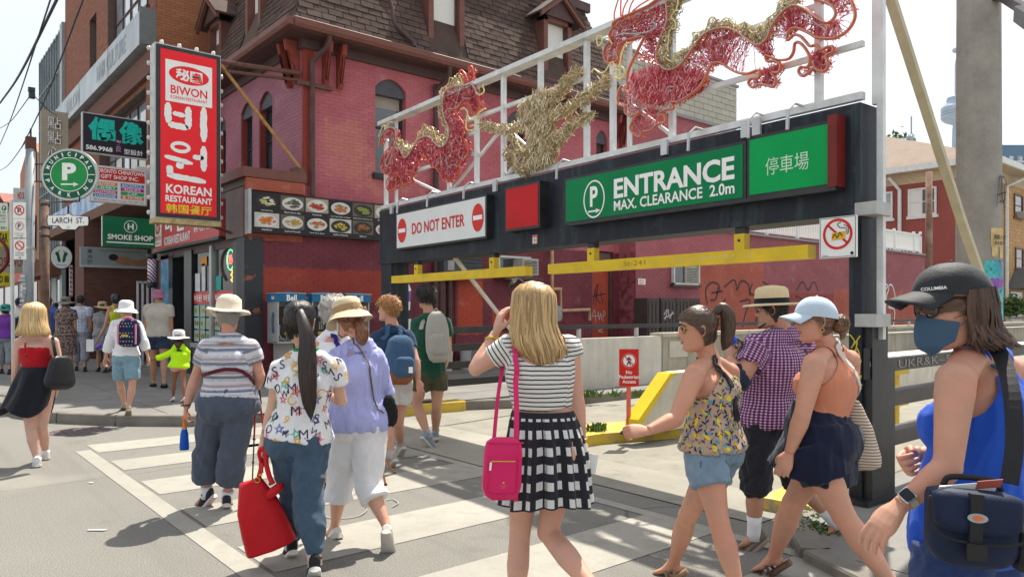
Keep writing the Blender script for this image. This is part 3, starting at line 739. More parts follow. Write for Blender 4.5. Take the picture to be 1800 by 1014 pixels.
FMf=Fr((6.15,20.7,7.25),(0,-1,0),(1.0,0,3.0))
fdy=[(yx(448,6.3),yx(422,6.3))];fd=[(20.7-y1-.02,.26,20.7-y0+.02,HM)for y0,y1 in fdy]+[(20.7-yx(368,6.3)-.5,.1,20.7-yx(368,6.3)+.5,2.4)]
mb=MB();mb.add([tuple(FMf.P(a,c_,-.02))for a,c_ in((0,0),(6.7,0),(6.7-HM*km,HM),(0,HM))],[[0,1,2,3]]);mb.build('roof',SHIN,pb)
courses(FMf,6.7,HM,.33,.155,.016,.016,SHIN,pb,'shingle',fd,300,lambda v:[(0,6.7-v*km)],.6,tiltd=.005)
MB().box(7.1,15.4,14.95,20.7,10.2,10.32).build('roof_top',BROWN,pb)
MB().box(7.0,15.5,14.85,14.97,10.15,10.4).build('cornice',BROWN,pb)
def dormer(fr,a0,a1,z0,z1,par,gable):
 d=bar(fr,a0,z0,a0+.14,z1,-.3,.0).build('dormer',BROWNL,par)
 bar(fr,a1-.14,z0,a1,z1,-.3,.0).build('dormer_post',BROWNL,d)
 bar(fr,a0-.04,z0-.1,a1+.04,z0+.04,-.3,.08).build('sill',BROWNL,d);bar(fr,a0,z1-.12,a1,z1,-.3,.0).build('head',BROWNL,d)
 bar(fr,a0,z0,a0+.03,z1,-1.3,-.3).build('cheek',SHIN,d);bar(fr,a1-.03,z0,a1,z1,-1.3,-.3).build('cheek',SHIN,d)
 A,B=a0+.14,a1-.14
 fr.rect(A,z0+.04,B,z1-.12,-.2,GLS,d,'pane');fr.rect(A+.03,z0+.55,B-.03,z1-.12,-.17,CURT,d,'curtain');fr.rect((A+B)/2,z0+.08,B-.03,z0+.5,-.17,CURT,d,'curtain')
 bar(fr,A,z0+.5,B,z0+.56,-.16,-.1).build('sash_rail',BROWN,d);bar(fr,(A+B)/2-.025,z0+.04,(A+B)/2+.025,z0+.5,-.16,-.1).build('mullion',BROWN,d)
 bar(fr,B-.04,z0+.04,B,z1-.12,-.16,-.1).build('sash_rail',BROWN,d)
 if gable:
  m_=(a0+a1)/2;hw=(a1-a0)/2+.28
  for sg in(-1,1):
   mb=MB();q=[(m_,z1+.62),(m_+sg*hw,z1-.02),(m_+sg*hw,z1-.16),(m_,z1+.46)]
   mb.prism([fr.P(a,b_,.22)for a,b_ in q],fr.n*-.08);mb.build('gable_board',BROWNL,d)
   mb=MB();q=[(m_,z1+.64),(m_+sg*(hw+.02),z1),(m_+sg*(hw+.02),z1-.05),(m_,z1+.58)]
   mb.prism([fr.P(a,b_,.24)for a,b_ in q],fr.n*-1.6);mb.build('gable_roof',SHIN,d)
  mb=MB();mb.prism([fr.P(a,b_,.1)for a,b_ in[(a0,z1-.02),(a1,z1-.02),(m_,z1+.5)]],fr.n*-.06);mb.build('gable_panel',BROWN,d)
FD=Fr((0,14.22,0),(1,0,0));dormer(FD,dx[0][0],dx[0][1],7.55,10.0,pb,False);dormer(FD,dx[1][0],dx[1][1],7.6,9.3,pb,True)
FD2=Fr((6.42,0,0),(0,-1,0));dormer(FD2,-fdy[0][1],-fdy[0][0],7.5,10.3,pb,False)
yy=yx(368,6.3);dormer(FD2,-yy-.5,-yy+.5,7.5,9.0,pb,True)
spout([(8.55,14.9,10.1),(8.55,14.55,9.0),(8.6,14.35,8.3),(8.6,14.2,7.9),(8.9,13.98,7.55),(8.92,13.92,7.4)],.05,'roof_downspout',pb)
FW=Fr((0,14.19,0),(1,0,0))
def wx(px,y=14.19):return ony(px,500,y).x
def wz(px,py,y=14.19):return ony(px,py,y).z
ac=thing('louvre_unit','dark grey louvred air unit on the maroon wall behind the gantry','air conditioner',(10,14,2.3))
u0_,u1_=wx(765),wx(831);z0_,z1_=wz(800,492),wz(800,446)
bar(FW,u0_,z0_,u1_,z1_,.0,.35).build('casing',M('unit_grey',(.06,.065,.075),.5),ac)
for i in range(7):bar(FW,u0_+.55,z0_+.06+i*.085,u1_-.03,z0_+.09+i*.085,.35,.38).build('louvre',M('unit_grey',(.06,.065,.075),.5),ac)
bar(FW,u0_+.1,z0_+.2,u0_+.28,z0_+.5,.35,.37).build('label_plate',M('plate_grey',(.3,.3,.3)),ac)
def acunit(px0,px1,py0,py1,y,label,sg=0):
 fr=Fr((0,y,0),(1,0,0));a0,a1=ony(px0,480,y).x,ony(px1,480,y).x;zb,zt=ony(px0,py1,y).z,ony(px0,py0,y).z
 t=thing('air_conditioner',label,'air conditioner',(a0,y,zb))
 m_=(a0+a1)/2
 mb=MB();
 for q in((a0,zb,a0+.05,zt),(a1-.05,zb,a1,zt),(a0,zt-.05,a1,zt),(a0,zb,a1,zb+.05)):
  k=bar(fr,*q,0,.1);mb.add(np.concatenate(k.V),k.F)
 mb.build('frame',M('frame_white',(.6,.6,.58)),t)
 bar(fr,a0+.05,zb+.05,a1-.05,zt-.05,-.05,.0).build('pane',GL,t)
 b_=bar(fr,m_-.02,zb+.06,a1-.06,zt-.06,0,.38 if not sg else .05).build('casing',M('casing_beige',(.42,.4,.34),.5),t)
 for i in range(9):bar(fr,m_+.02,zb+.1+i*(zt-zb-.2)/9,a1-.1,zb+.115+i*(zt-zb-.2)/9,.38 if not sg else .05,.39 if not sg else .06).build('grille_bar',DKW,t)
 bar(fr,a0-.05,zb-.07,a1+.05,zb,-.02,.45 if not sg else .12).build('shelf',BROWN,t)
acunit(872,932,449,487,14.18,'window air conditioner in a white frame above the striped woman')
acunit(1180,1226,462,500,13.58,'small air conditioner window on the maroon wall under the yellow bar',1)
TAN=M('tan_pipe',(.50,.30,.18),.5,.15,8)
gpp=thing('gas_pipe','tan painted gas pipes and meter on the maroon wall','pipe',(13,14,1))
Pp=lambda px,py,o_=.12:FW.P(wx(px),wz(px,py),o_)
MB().tube([Pp(965,432),Pp(965,508)],.045,8).build('riser',TAN,gpp)
MB().tube([Pp(955,510),Pp(980,508),Pp(981,560)],.035,8).tube([Pp(968,508),Pp(981,508)],.04,8).build('branch',TAN,gpp)
MB().tube([Pp(981,546),Pp(1031,544),Pp(1031,563)],.045,8).build('outlet',TAN,gpp)
MB().lathe([(.05,0),(.13,.05),(.15,.2),(.13,.4),(.05,.45)],tuple(Pp(971,560,.15)-Vector((0,0,.1))),14).build('meter',M('meter_grey',(.3,.31,.32),.4),gpp)
for i,(a,c_)in enumerate(((769,778),(783,789),(793,797))):
 pi=thing('wall_pipe',['wide brown vertical duct','narrow brown vertical pipe','thin maroon vertical pipe'][i]+' on the wall behind the green shirt man','pipe',(wx(a),14,0))
 MB().tube([FW.P(wx(a)+.05,.13,.1),FW.P(wx(a)+.05,wz(a,485),.1)],.09-.03*i,8).build('pipe_run',[BROWN,BROWN,M('maroon_pipe',(.13,.025,.035))][i],pi)
cn=thing('wrapped_pipe','pipe wrapped in black and white tape beside the gantry post','pipe',(9,14,1))
pa=[Pp(706,500,.15),Pp(711,512,.15),Pp(709,530,.15),Pp(708,545,.15),Pp(710,560,.15),Pp(709,590,.15)]
for i in range(len(pa)-1):MB().tube([pa[i],pa[i+1]],.08,8).build('wrapping',[WHT,M('purple_tape',(.2,.12,.4)),WHT,BLK,WHT][i],cn)
MB().box(9.2,13.6,13.7,14.15,.13,.2).build('wall_footing',KERB,pb)
for i,(px,h)in enumerate(((803,.55),(815,.42),(770,.5),(828,.38))):
 q=thing('storage_tub',['tall clear tub','grey tub with a dark lid','white bucket','small glass jar'][i]+' on the ground behind the fence rails','tub',FW.P(wx(px),.2,.35))
 MB().lathe([(.12,0),(.15,h),(.16,h),(.16,h+.03),(0,h+.03)],tuple(FW.P(wx(px),.2,.35)),14).build('body',M('tub%d'%i,[(.35,.36,.36),(.2,.2,.22),(.5,.5,.48),(.3,.32,.3)][i],.4),q)
wg=thing('lane_wing','long low pink brick wing with a roof terrace and graffiti along the lane','building',(26,14,0))
FL=Fr((16.0,13.6,0),(1,0,0));LW=36.1-16.0
wallsheet(FL,LW,4.05,[],.2,PBR,wg)
courses(FL,LW,4.05,.23,.075,.008,.008,PBR,wg,'brick',[],300,None,.5)
MB().box(16.0,36.1,13.62,21,0,4.04).build('wall_mass',PBR,wg)
MB().box(16.0,36.2,13.5,21,4.05,4.12).build('terrace_edge',M('edge_flashing',(.25,.24,.24),.5),wg)
FE=Fr((16.2,14.2,4.05),(1,0,0));wallsheet(FE,4.5,3.5,[],.2,PBR,wg,'upper_wall');courses(FE,4.5,3.5,.23,.075,.008,.008,PBR,wg,'brick',[],60,None,.5)
MB().box(16.2,20.7,14.22,20,4.05,7.5).build('upper_mass',PBR,wg);MB().box(16.2,20.8,14.1,20,7.55,7.65).build('roof_edge',M('edge_flashing',(.25,.24,.24),.5),wg)
def pxs(fr,L):return[fr.px(*p)for p in L]
BG_=M('black_spray',(.06,.03,.035),.6)
G1=[[(1243,535),(1240,510),(1250,497),(1262,500),(1265,512)],[(1250,515),(1270,512)],[(1262,505),(1258,525),(1248,528)],[(1272,505),(1290,492),(1295,510)],[(1295,510),(1303,494),(1315,500),(1318,520)],[(1322,498),(1318,515),(1332,520)],[(1340,495),(1352,505),(1345,525),(1338,510)],[(1275,525),(1265,545),(1280,555)],[(1300,530),(1318,528),(1310,550),(1305,575)],[(1308,540),(1322,535),(1332,550),(1325,572)],[(1400,510),(1410,495),(1420,510),(1430,495),(1438,512)],[(1398,520),(1415,530),(1405,545)],[(1450,520),(1440,540),(1455,545)]]
FL.stroke([pxs(FL,L)for L in G1],.07,.012,BG_,wg)
WS=M('white_spray',(.7,.68,.68),.6)
G2=[[(1547,545),(1547,505),(1553,498),(1562,505),(1558,520),(1556,540)],[(1556,508),(1566,500),(1572,515),(1572,530),(1560,540)],[(1550,538),(1556,548),(1556,575)],[(1560,540),(1572,545),(1570,572)]]
FL.stroke([pxs(FL,L)for L in G2],.07,.012,WS,wg)
FL.rect(*[v for p in((1121,500),(1134,490))for v in FL.px(*p)],.015,WHT,wg,'notice');a,c_=FL.px(1127,493);FL.text('PRICE IS',a,c_-.0,.2,.05,.017,REDS,wg,.01);FL.text('BIKES',a,c_-.07,.18,.05,.017,REDS,wg,.01)
cb=[(1138,1160,524,588),(1162,1188,524,588),(1188,1232,524,590)]
for i,(p0,p1,q0,q1)in enumerate(cb):
 y=13.1;x0,x1=ony(p0,550,y).x,ony(p1,550,y).x;zt=ony(p0,q0,y).z
 t=thing('utility_cabinet',['narrow dark brown utility cabinet at the left end','dark brown utility cabinet with a white scrawl','wide dark brown louvred cabinet with a big white tag'][i]+' by the pink wall','cabinet',(x0,y,.13),'brown utility cabinets by the lane wall')
 BC=M('cabinet_brown',(.06,.045,.042),.5,.15,4)
 MB().box(x0,x1-.03,y,13.58,.13,zt).build('body',BC,t)
 f_=Fr((x0,y-.002,0),(1,0,0))
 for k in range(int((x1-x0)/.16)):bar(f_,.04+k*.16,.3,.15+k*.16,zt-.1,0,.015).build('door_slat',BC,t)
 if i==1:f_.stroke([[(.1,1.45),(.25,1.6),(.15,1.3)],[(.3,1.6),(.35,1.35),(.5,1.55)],[(.1,1.35),(.55,1.5)]],.02,.02,WS,t)
 if i==2:f_.stroke([[(.25,.3),(.1,.8),(.2,1.3),(.6,1.6),(1.2,1.55),(1.35,1.2)],[(.5,1.3),(.3,1.0),(.45,.7),(.6,1.1),(.65,1.35),(.5,1.2)],[(.8,1.3),(.75,.9),(.95,1.2)],[(.2,.75),(.9,1.0)]],.05,.02,WS,t)
bl=thing('balustrade','white picket balustrade around the terrace on the pink wing','railing',(28,13.8,4.1))
BW=M('white_rail',(.78,.78,.76),.45,.04)
MB().box(20.9,36.0,13.72,13.78,4.95,5.02).build('top_rail',BW,bl);MB().box(20.9,36.0,13.72,13.78,4.22,4.28).build('bottom_rail',BW,bl)
pm=None
for i in range(118):
 x=21.0+i*.127
 if i%16==0:MB().box(x-.05,x+.05,13.7,13.8,4.12,5.1).build('post',BW,bl)
 else:
  if pm is None:pm=MB().box(x-.02,x+.02,13.73,13.77,4.28,4.95).build('baluster',BW,bl);px0=x
  else:
   o2=pm.copy();o2.location=(x-px0,0,0);COL.objects.link(o2)
o2=MB().box(35.9,36.0,13.7,18.5,4.95,5.02).box(35.9,36,13.7,13.8,4.1,5.15).build('end_rail',BW,bl)
for i in range(30):MB().box(35.93,35.97,14.0+i*.15,14.04+i*.15,4.28,4.95).build('baluster',BW,bl)
gb=thing('block_building','plain grey concrete block building rising behind the low wing','building',(22,20,0))
GBM=M('grey_block',(.42,.40,.34),.85,.08,2,.2,30,isl=.12)
MB().box(14,27.8,18.03,30,0,11.1).build('wall',M('block_mortar',(.30,.29,.25)),gb)
courses(Fr((15.5,18.02,4),(1,0,0)),12.3,7.1,.62,.24,.022,.02,GBM,gb,'concrete_block',[],300)
MB().box(13.9,27.9,17.95,30.1,11.1,11.2).build('parapet_cap',M('edge_flashing',(.25,.24,.24),.5),gb)
# ================================================================ GANTRY
GL0=Vector((6.2,10.73,0));GR0=Vector((5.83,2.67,0))
FG=Fr(GL0,GR0-GL0);GLEN=(GR0-GL0).length
ga=thing('entrance_gantry','long dark blue-black steel gantry with lit sign boxes over the car park entrance','gantry',(6,6.7,0))
b=NB('navy_black_paint');o=pos(b)
c=b.mix(b.rng(b.noise(o,1.2,4),.3,.7),(.007,.010,.017),(.014,.018,.028))
mp=b.n('Mapping',Vector=o);mp.inputs['Scale'].default_value=(3,3,.35)
c=b.mix(b.math('MULTIPLY',b.rng(b.noise(mp.outputs[0],3,5,.6),.50,.72),.6),c,(.05,.08,.09))
c=b.mix(b.math('MULTIPLY',b.rng(b.noise(o,10,6,.7),.62,.68),.6),c,(.10,.085,.07));NAVY=b.fin(c,.5,0,.3)
zb,zt=2.38,3.21
def gb_(a0,b0,a1,b1,o0,o1):return bar(FG,a0,b0,a1,b1,o0,o1)
bm=gb_(0,zb,GLEN,zt,-.34,0).build('beam',NAVY,ga)
gb_(0,zb-.05,GLEN,zb,-.36,.012).build('lower_flange',NAVY,bm)
up0,_=FG.px(1490,600)
gb_(up0,.0,GLEN,zb-.05,-.30,-.02).build('right_post',NAVY,ga)
gb_(.02,.13,.36,zb-.05,-.34,-.02).build('left_post',NAVY,ga)
gb_(up0-.12,.05,GLEN+.1,.10,-.4,.08).build('base_plate',BLK,ga)
gb_(-.08,.13,.46,.17,-.42,.06).build('base_plate',BLK,ga)
for a in(.05,up0+.02):gb_(a,zb+.03,a+.03,zt-.05,0,.006).build('seam',NAVY,bm)
def sbox(p,face,depth,nm,frame=.03,edge=BLK,label=None):
 (a0,b1),(a1,b0)=FG.px(*p[0]),FG.px(*p[1])
 r_=gb_(a0-frame,b0-frame,a1+frame,b1+frame,.0,depth).build(nm,edge,ga)
 gb_(a0,b0,a1,b1,depth,depth+.006).build('face',face,r_)
 return r_,a0,b0,a1,b1
s1,a0,b0,a1,b1=sbox(((708,379),(864,416)),M('panel_white',(.72,.74,.74),.35,.03,3,.02),.10,'do_not_enter_box')
f=Fr(FG.P(0,0,.11),FG.x);cy=(b0+b1)/2;hh=b1-b0
for cx in(a0+.17,a1-.16):
 f.ell(cx,cy,.135,.185,.0,REDS,s1);f.rect(cx-.105,cy-.03,cx+.105,cy+.03,.002,WHL,s1,'bar')
f.text('DO NOT ENTER',(a0+a1)/2,cy,(a1-a0)*.60,.17,.0,REDS,s1,.02)
s2,a0,b0,a1,b1=sbox(((906,336),(962,397)),M('panel_red',(.50,.004,.008),.35,.12,2,.02,spec=.2),.14,'red_panel_box')
f=Fr(FG.P(0,0,.15),FG.x)
GRN=M('sign_green',(.0,.20,.065),.4,.10,2,.02,spec=.15)
s3,a0,b0,a1,b1=sbox(((1007,320),(1318,349)),GRN,.10,'entrance_box')
gh=b1-b0;f=Fr(FG.P(0,0,.11),FG.x)
def GT(body,p,q,bold,par=s3):
 (x0,y1),(x1,y0)=f.px(*p),f.px(*q);f.text(body,(x0+x1)/2,(y0+y1)/2,abs(x1-x0),abs(y1-y0),0,WHL,par,bold)
(xc,yc)=f.px(1044,350);f.ring(xc,yc,.165,.205,.017,.0,WHL,s3);f.text('P',xc,yc+.03,.12,.22,.001,WHL,s3,.03)
f.stroke([[(xc-.09,yc-.13),(xc+.05,yc-.13)]],.018,.001,WHL,s3,'arrow');f.poly([(xc+.03,yc-.105),(xc+.03,yc-.155),(xc+.1,yc-.13)],.001,WHL,s3,'arrow_head')
xe0,_=f.px(1079,340);xe1,_=f.px(1291,300);_,ye1=f.px(1079,315);_,ye0=f.px(1079,350)
f.text('ENTRANCE',(xe0+xe1)/2,(ye0+ye1)/2,xe1-xe0,ye1-ye0,0,WHL,s3,.032)
_,ye1=f.px(1081,353);_,ye0=f.px(1081,371);f.text('MAX. CLEARANCE  2.0m',(xe0+xe1)/2,(ye0+ye1)/2,xe1-xe0,(ye1-ye0)*1.0,0,WHL,s3,.02)
s4,a0,b0,a1,b1=sbox(((1330,250),(1467,326)),M('sign_bright_green',(.0,.33,.08),.4,.08,2,.02,spec=.15),.10,'chinese_parking_box')
f.text('停車場',(a0+a1)/2,(b0+b1)/2-.02,.40,.15,0,M('pale_green_letter',(.5,.75,.55)),s4,.0)
xr0,_=FG.px(1470,270);xr1,_=FG.px(1486,270)
gb_(xr0,b0-.03,xr1,b1+.06,0,.135).build('red_end_cap',M('dark_red_metal',(.16,.015,.012),.4),ga)
_,bb=FG.px(1320,250)
gb_(f.px(1000,300)[0],b0-.06,f.px(1470,300)[0],b0-.03,0,.125).build('sign_trim',BLK,ga)
f0=Fr(FG.P(0,0,.004),FG.x)
x_,y_s=f0.px(940,421);f0.rect(x_-.05,y_s-.055,x_+.05,y_s+.055,0,M('sticker_pink',(.6,.25,.3)),ga,'sticker');f0.rect(x_-.035,y_s-.045,x_+.035,y_s+.025,.001,WHT,ga,'sticker');f0.ell(x_,y_s-.01,.022,.022,.002,M('sticker_yellow',(.6,.5,.1)),ga,'sticker',n=12)
for px in(690,872,1170,1312,1332):
 x_,y_=FG.px(px,300);gb_(x_-.04,3.12,x_+.04,3.27,.0,.03).build('bracket_plate',M('galv',(.55,.56,.56),.4,.1,6,metal=.3),ga)
GALV=M('galv',(.55,.56,.56))
for px in(712,765,830,995,1228,1334,1403):
 x_,_=FG.px(px,300)
 MB().tube([FG.P(x_+.05,3.28,-.1),FG.P(x_,3.31,.05),FG.P(x_-.02,3.24,.12)],.012,6).tube([FG.P(x_-.02,3.25,.12),FG.P(x_-.02,3.08,.13)],.016,6).build('lamp_clamp',GALV,ga)
for i,(p0,p1,hg)in enumerate(((688,923,(730,863)),(963,1420,(1037,1298)))):
 t=thing('clearance_bar',['shorter yellow clearance bar hanging at the left under the do not enter sign','longer yellow clearance bar with scrawled writing under the entrance sign'][i],'clearance bar',FG.P(0,2,0),'yellow clearance bars hanging from the gantry')
 x0,_=FG.px(p0,480);x1,_=FG.px(p1,470)
 bar(FG,x0,2.01,x1,2.125,-.12,0).build('bar',YEL,t)
 for h_ in hg:
  x_,_=FG.px(h_,450)
  hh=bar(FG,x_-.055,2.125,x_+.055,2.27,-.09,-.01).build('hanger',YEL,t);bar(FG,x_-.05,2.27,x_+.05,2.34,-.09,-.02).build('hanger_bracket',BLK,hh)
  MB().lathe([(.012,0),(.012,.01),(0,.012)],tuple(FG.P(x_,2.21,-.01)),8,ax=FG.n).build('bolt',BLK,hh)
 if i:Fr(FG.P(0,0,.003),FG.x).text('Life is Beautiful  (:)!',FG.px(1250,470)[0],2.07,.9,.055,0,M('pale_scrawl',(.75,.6,.35)),t,-.015);Fr(FG.P(0,0,.003),FG.x).text('St-241',FG.px(1115,470)[0],2.07,.3,.05,0,M('brown_scrawl',(.2,.13,.03)),t,-.015)
YS=M('yellow_marker',(.62,.50,.03),.6)
gfx=[[(1492,588),(1500,600),(1494,612),(1506,596),(1510,590)],[(1496,625),(1504,612),(1509,628),(1497,640)],[(1493,640),(1512,634),(1500,650),(1511,655)],[(1500,668),(1512,660),(1503,680),(1514,676)],[(1498,690),(1508,684),(1501,700),(1506,706)],[(1505,600),(1502,625),(1508,650),(1503,690)]]
Fr(FG.P(0,0,-.017),FG.x).stroke([[FG.px(*p)for p in L]for L in gfx],.010,0,YS,ga)
x0,y0=FG.px(1516,640);x1,y1=FG.px(1527,590)
gb_(x0,y0-.12,x1,y1-.1,-.02,-.016).build('sticker',M('black_sticker',(.05,.05,.05)),ga)
la=thing('sign_lattice','galvanised square-tube lattice frame standing on top of the gantry','frame',FG.P(4,3.25,0))
LAT=M('lattice_paint',(.66,.67,.66),.4,.12,5,.1,40,metal=.25,dirt=.35,dirtc=(.25,.22,.18))
def gbeam(p,q,w_=.05,off=-.17,nm='brace'):MB().beam(FG.P(*p,off),FG.P(*q,off),w_,w_).build(nm,LAT,la)
gbeam((0,3.27),(GLEN,3.27),.06,-.05,'base_rail')
vx=[]
for px in(674,692,785,833,880,945,1026,1072,1101,1176,1434):
 x_,_=FG.px(px,200);vx.append(x_);gbeam((x_,3.3),(x_,4.62),.055 if px not in(692,1101)else .04,-.05,'upright')
x8=FG.px(1080,150)[0]
MB().beam(FG.P(-.02,4.65,-.05),FG.P(GLEN,4.65,-.05),.16,.06).build('top_rail',LAT,la)
for a,b_ in(((vx[0],3.72),(vx[3],3.72)),((vx[0],4.0),(vx[3],4.0)),((vx[2],4.2),(vx[6],4.2)),((vx[8],3.68),(GLEN,3.68)),((vx[9],4.10),(vx[10],4.10))):gbeam(a,b_,.045,-.05,'mid_rail')
for a,b_ in(((vx[0],3.9),(vx[2]-.3,3.3)),((vx[2],3.3),(vx[4],4.0)),((vx[4],3.3),(vx[5],3.9)),((vx[4],3.95),(vx[5]+.1,3.3)),((vx[8],3.75),(vx[9],3.3))):gbeam(a,b_,.035,-.09,'diagonal')
for px,wv in((1521,.045),(1537,.05)):
 x_,_=FG.px(px,200)
 MB().beam(FG.P(min(x_,GLEN+.08),1.35 if px>1530 else 3.21,-.17),FG.P(min(x_,GLEN+.08),5.2,-.17),wv,.05).build('end_upright',LAT,la)
cbx=FG.px(1537,300)[0]
for z_ in(2.37,1.5):
 bar(FG,cbx-.14,z_-.05,cbx+.03,z_+.05,-.2,.03).build('clamp_block',M('clamp_light',(.42,.42,.40),.4),la)
gb_(GLEN,.0,GLEN+.07,1.45,-.3,-.05).build('post_channel',BLK,la)
Fr(FG.P(0,0,-.045),FG.x).text('ZR',GLEN+.035,1.2,.05,.12,0,WHT,la,.02)
MB().beam(FG.P(GLEN+.02,4.45,-.2),Vector((7.96,2.67,2.45)),.075,.06).beam(Vector((7.96,2.67,2.45)),Vector((10.4,2.7,.12)),.075,.06).build('rear_strut',M('strut_cream',(.50,.44,.30),.5,.1,6),la)
br2=thing('diagonal_prop','pale steel prop leaning from the gantry beam down behind the entrance','prop',(8.6,8.7,.1))
MB().beam((6.2,8.7,2.4),(8.55,8.7,0.05),.045,.045).build('bar',M('prop_white',(.55,.54,.5)),br2)
x0,y1=FG.px(1452,386);x1,y0=FG.px(1517,452)
ns=thing('no_smoking_sign','square white no smoking sign clamped to the right gantry post','sign',FG.P(x0,y0,.1))
f=Fr(FG.P(0,0,.10),FG.x);xm,ym=(x0+x1)/2,(y0+y1)/2;rr=(x1-x0)
bar(FG,x0,y0,x1,y1,.08,.1).build('sign_plate',WHT,ns)
for q in((x0+.006,y0+.006,x1-.006,y0+.01),(x0+.006,y1-.01,x1-.006,y1-.006),(x0+.006,y0+.006,x0+.01,y1-.006),(x1-.01,y0+.006,x1-.006,y1-.006)):f.rect(*q,.002,BLL,ns,'border')
yc=ym+.025;f.ring(xm,yc,rr*.40,rr*.40,rr*.07,.002,REDS,ns)
f.stroke([[(xm-rr*.27,yc+rr*.25),(xm+rr*.27,yc-rr*.25)]],rr*.06,.002,REDS,ns,'slash')
f.poly([(xm-.05,yc-.05),(xm+.06,yc-.04),(xm+.07,yc+.02),(xm-.045,yc+.01)],.003,M('sticker_orange',(.75,.42,.02)),ns,'sticker')
f.stroke([[(xm-.04,yc-.03),(xm-.02,yc+.0),(xm,yc-.03),(xm+.02,yc+.01),(xm+.04,yc-.02)]],.008,.005,BLL,ns)
f.stroke([[(xm+.08,yc-.01),(xm+.07,yc+.04),(xm+.02,yc+.05),(xm+.0,yc+.08),(xm+.03,yc+.09)],[(xm+.09,yc+.0),(xm+.085,yc+.05),(xm+.05,yc+.07)]],.006,.003,BLL,ns,'smoke')
f.text('Toronto',x0+.05,y0+.02,.05,.014,.002,BLL,ns);f.ell(x1-.035,y0+.03,.014,.014,.002,BLL,ns,n=12)
ORT=M('orange_rope_light',(.72,.13,.04),.35,.15,20);RDT=M('red_rope_light',(.50,.06,.06),.35,.2,20)
b=NB('red_tinsel');r_=b.n('NewGeometry').outputs['Random Per Island'];TIN=b.fin(b.mix(b.math('POWER',r_,3),b.mix(r_,(.38,.008,.04),(.78,.035,.10)),(.85,.5,.45)),.3,.25,.6)
b=NB('gold_tinsel');r_=b.n('NewGeometry').outputs['Random Per Island'];GLD=b.fin(b.mix(b.math('POWER',r_,2.5),b.mix(r_,(.30,.21,.09),(.56,.43,.22)),(.9,.82,.6)),.4,.2,.6)
YLT=M('yellow_rope_light',(.78,.66,.26),.35,.15,20);GRT=M('wire_grey',(.45,.42,.40),.4)
def sticks(fr,poly,n,L,r,mat,parent,name,flow=None,layers=.06,seedd=1,sd_=.5,min_=0):
 rg=random.Random(seedd);xs=[p[0]for p in poly];ys_=[p[1]for p in poly];mb=MB();k=0;V=[];Fc=[]
 while k<n:
  x,y=rg.uniform(min(xs),max(xs)),rg.uniform(min(ys_),max(ys_))
  if not inpoly(x,y,poly):continue
  a=(flow(x,y)if flow else rg.uniform(0,math.pi))+rg.gauss(0,sd_);l_=L*rg.uniform(.5,1.2)/2;o_=rg.uniform(-layers,layers)
  q=rg.uniform(-.3,.3)*L
  p0=fr.P(x-math.cos(a)*l_,y-math.sin(a)*l_,o_-q);p1=fr.P(x+math.cos(a)*l_,y+math.sin(a)*l_,o_+q)
  d=(p1-p0).normalized();s_=d.cross(fr.n);s_=(s_.normalized()if s_.length>.01 else fr.x)*r;t_=d.cross(s_).normalized()*r
  i=len(V);V+=[p0+s_,p0-s_*.5+t_,p0-s_*.5-t_,p1+s_*.6,p1-s_*.3+t_*.6,p1-s_*.3-t_*.6]
  Fc+=[[i,i+1,i+4,i+3],[i+1,i+2,i+5,i+4],[i+2,i,i+3,i+5],[i+3,i+4,i+5]];k+=1
 return mb.add([tuple(v)for v in V],Fc).build(name,mat,parent,kind='stuff')
def T(ox,oy,s):return lambda L:[FG.px(ox+x/s,oy+y/s)for x,y in L]
def rope(fr,L,r,mat,parent,name='rope_light',off=.05,closed=False):
 P=cr(L,5,closed);MB().tube([fr.P(a,b_,off)for a,b_ in P],r,6,closed).build(name,mat,parent,smooth=True)
FDg=FG
A=T(660,110,4.225)
body=A([(45,620),(60,560),(90,510),(130,485),(165,500),(175,550),(160,620),(120,690),(95,740),(105,775),(130,740),(150,670),(170,640),(200,640),(225,690),(245,710),(280,670),(330,590),(380,555),(430,560),(460,600),(500,630),(540,610),(565,560),(565,490),(535,420),(520,330),(530,250),(560,200),(620,180),(690,175),(735,165),(765,210),(775,250),(795,290),(788,350),(760,390),(735,380),(725,330),(695,300),(650,320),(612,355),(620,385),(655,430),(678,480),(670,560),(695,590),(705,640),(695,700),(650,740),(640,800),(600,860),(560,890),(520,870),(500,830),(470,790),(440,780),(410,740),(380,695),(345,730),(300,800),(280,850),(275,890),(220,905),(200,860),(170,840),(165,930),(110,950),(95,890),(130,830),(90,830),(60,800),(52,750),(80,680),(130,620),(150,560),(145,520),(120,512),(90,540),(60,600)])
d1=thing('dragon_figure','smaller densely filled red tinsel dragon at the left end of the gantry','dragon decoration',FG.P(1,3.4,0),'tinsel dragons on the gantry')
sticks(FG,body,9500,.05,.0055,TIN,d1,'tinsel',layers=.05,seedd=3,sd_=2)
rope(FG,body,.010,ORT,d1,'body_outline',.04,True)
rope(FG,body[:34],.009,GRT,d1,'wire_outline',.055)
for L in([(560,350),(600,350),(640,320),(680,280),(720,270)],[(615,340),(630,270),(660,200)],[(690,200),(715,225),(745,230),(755,190)],[(545,700),(560,780),(600,760),(630,770)],[(580,610),(590,660),(560,710),(530,740)],[(655,640),(640,690),(670,720),(700,690)],[(470,780),(480,730),(510,710)],[(130,860),(150,790),(170,740),(200,760)],[(650,320),(690,290),(730,300),(745,360)]):
 rope(FG,A(L),.006,random.choice([GRT,ORT,RDT]),d1,'wire_detail')
for L in([(680,165),(660,110),(640,80),(650,60),(680,90),(705,150)],[(712,150),(708,60),(722,30),(738,60),(745,140)]):
 L=A(L);sticks(FG,L,110,.04,.005,TIN,d1,'horn_tinsel',seedd=5);rope(FG,L,.011,ORT,d1,'horn',.03)
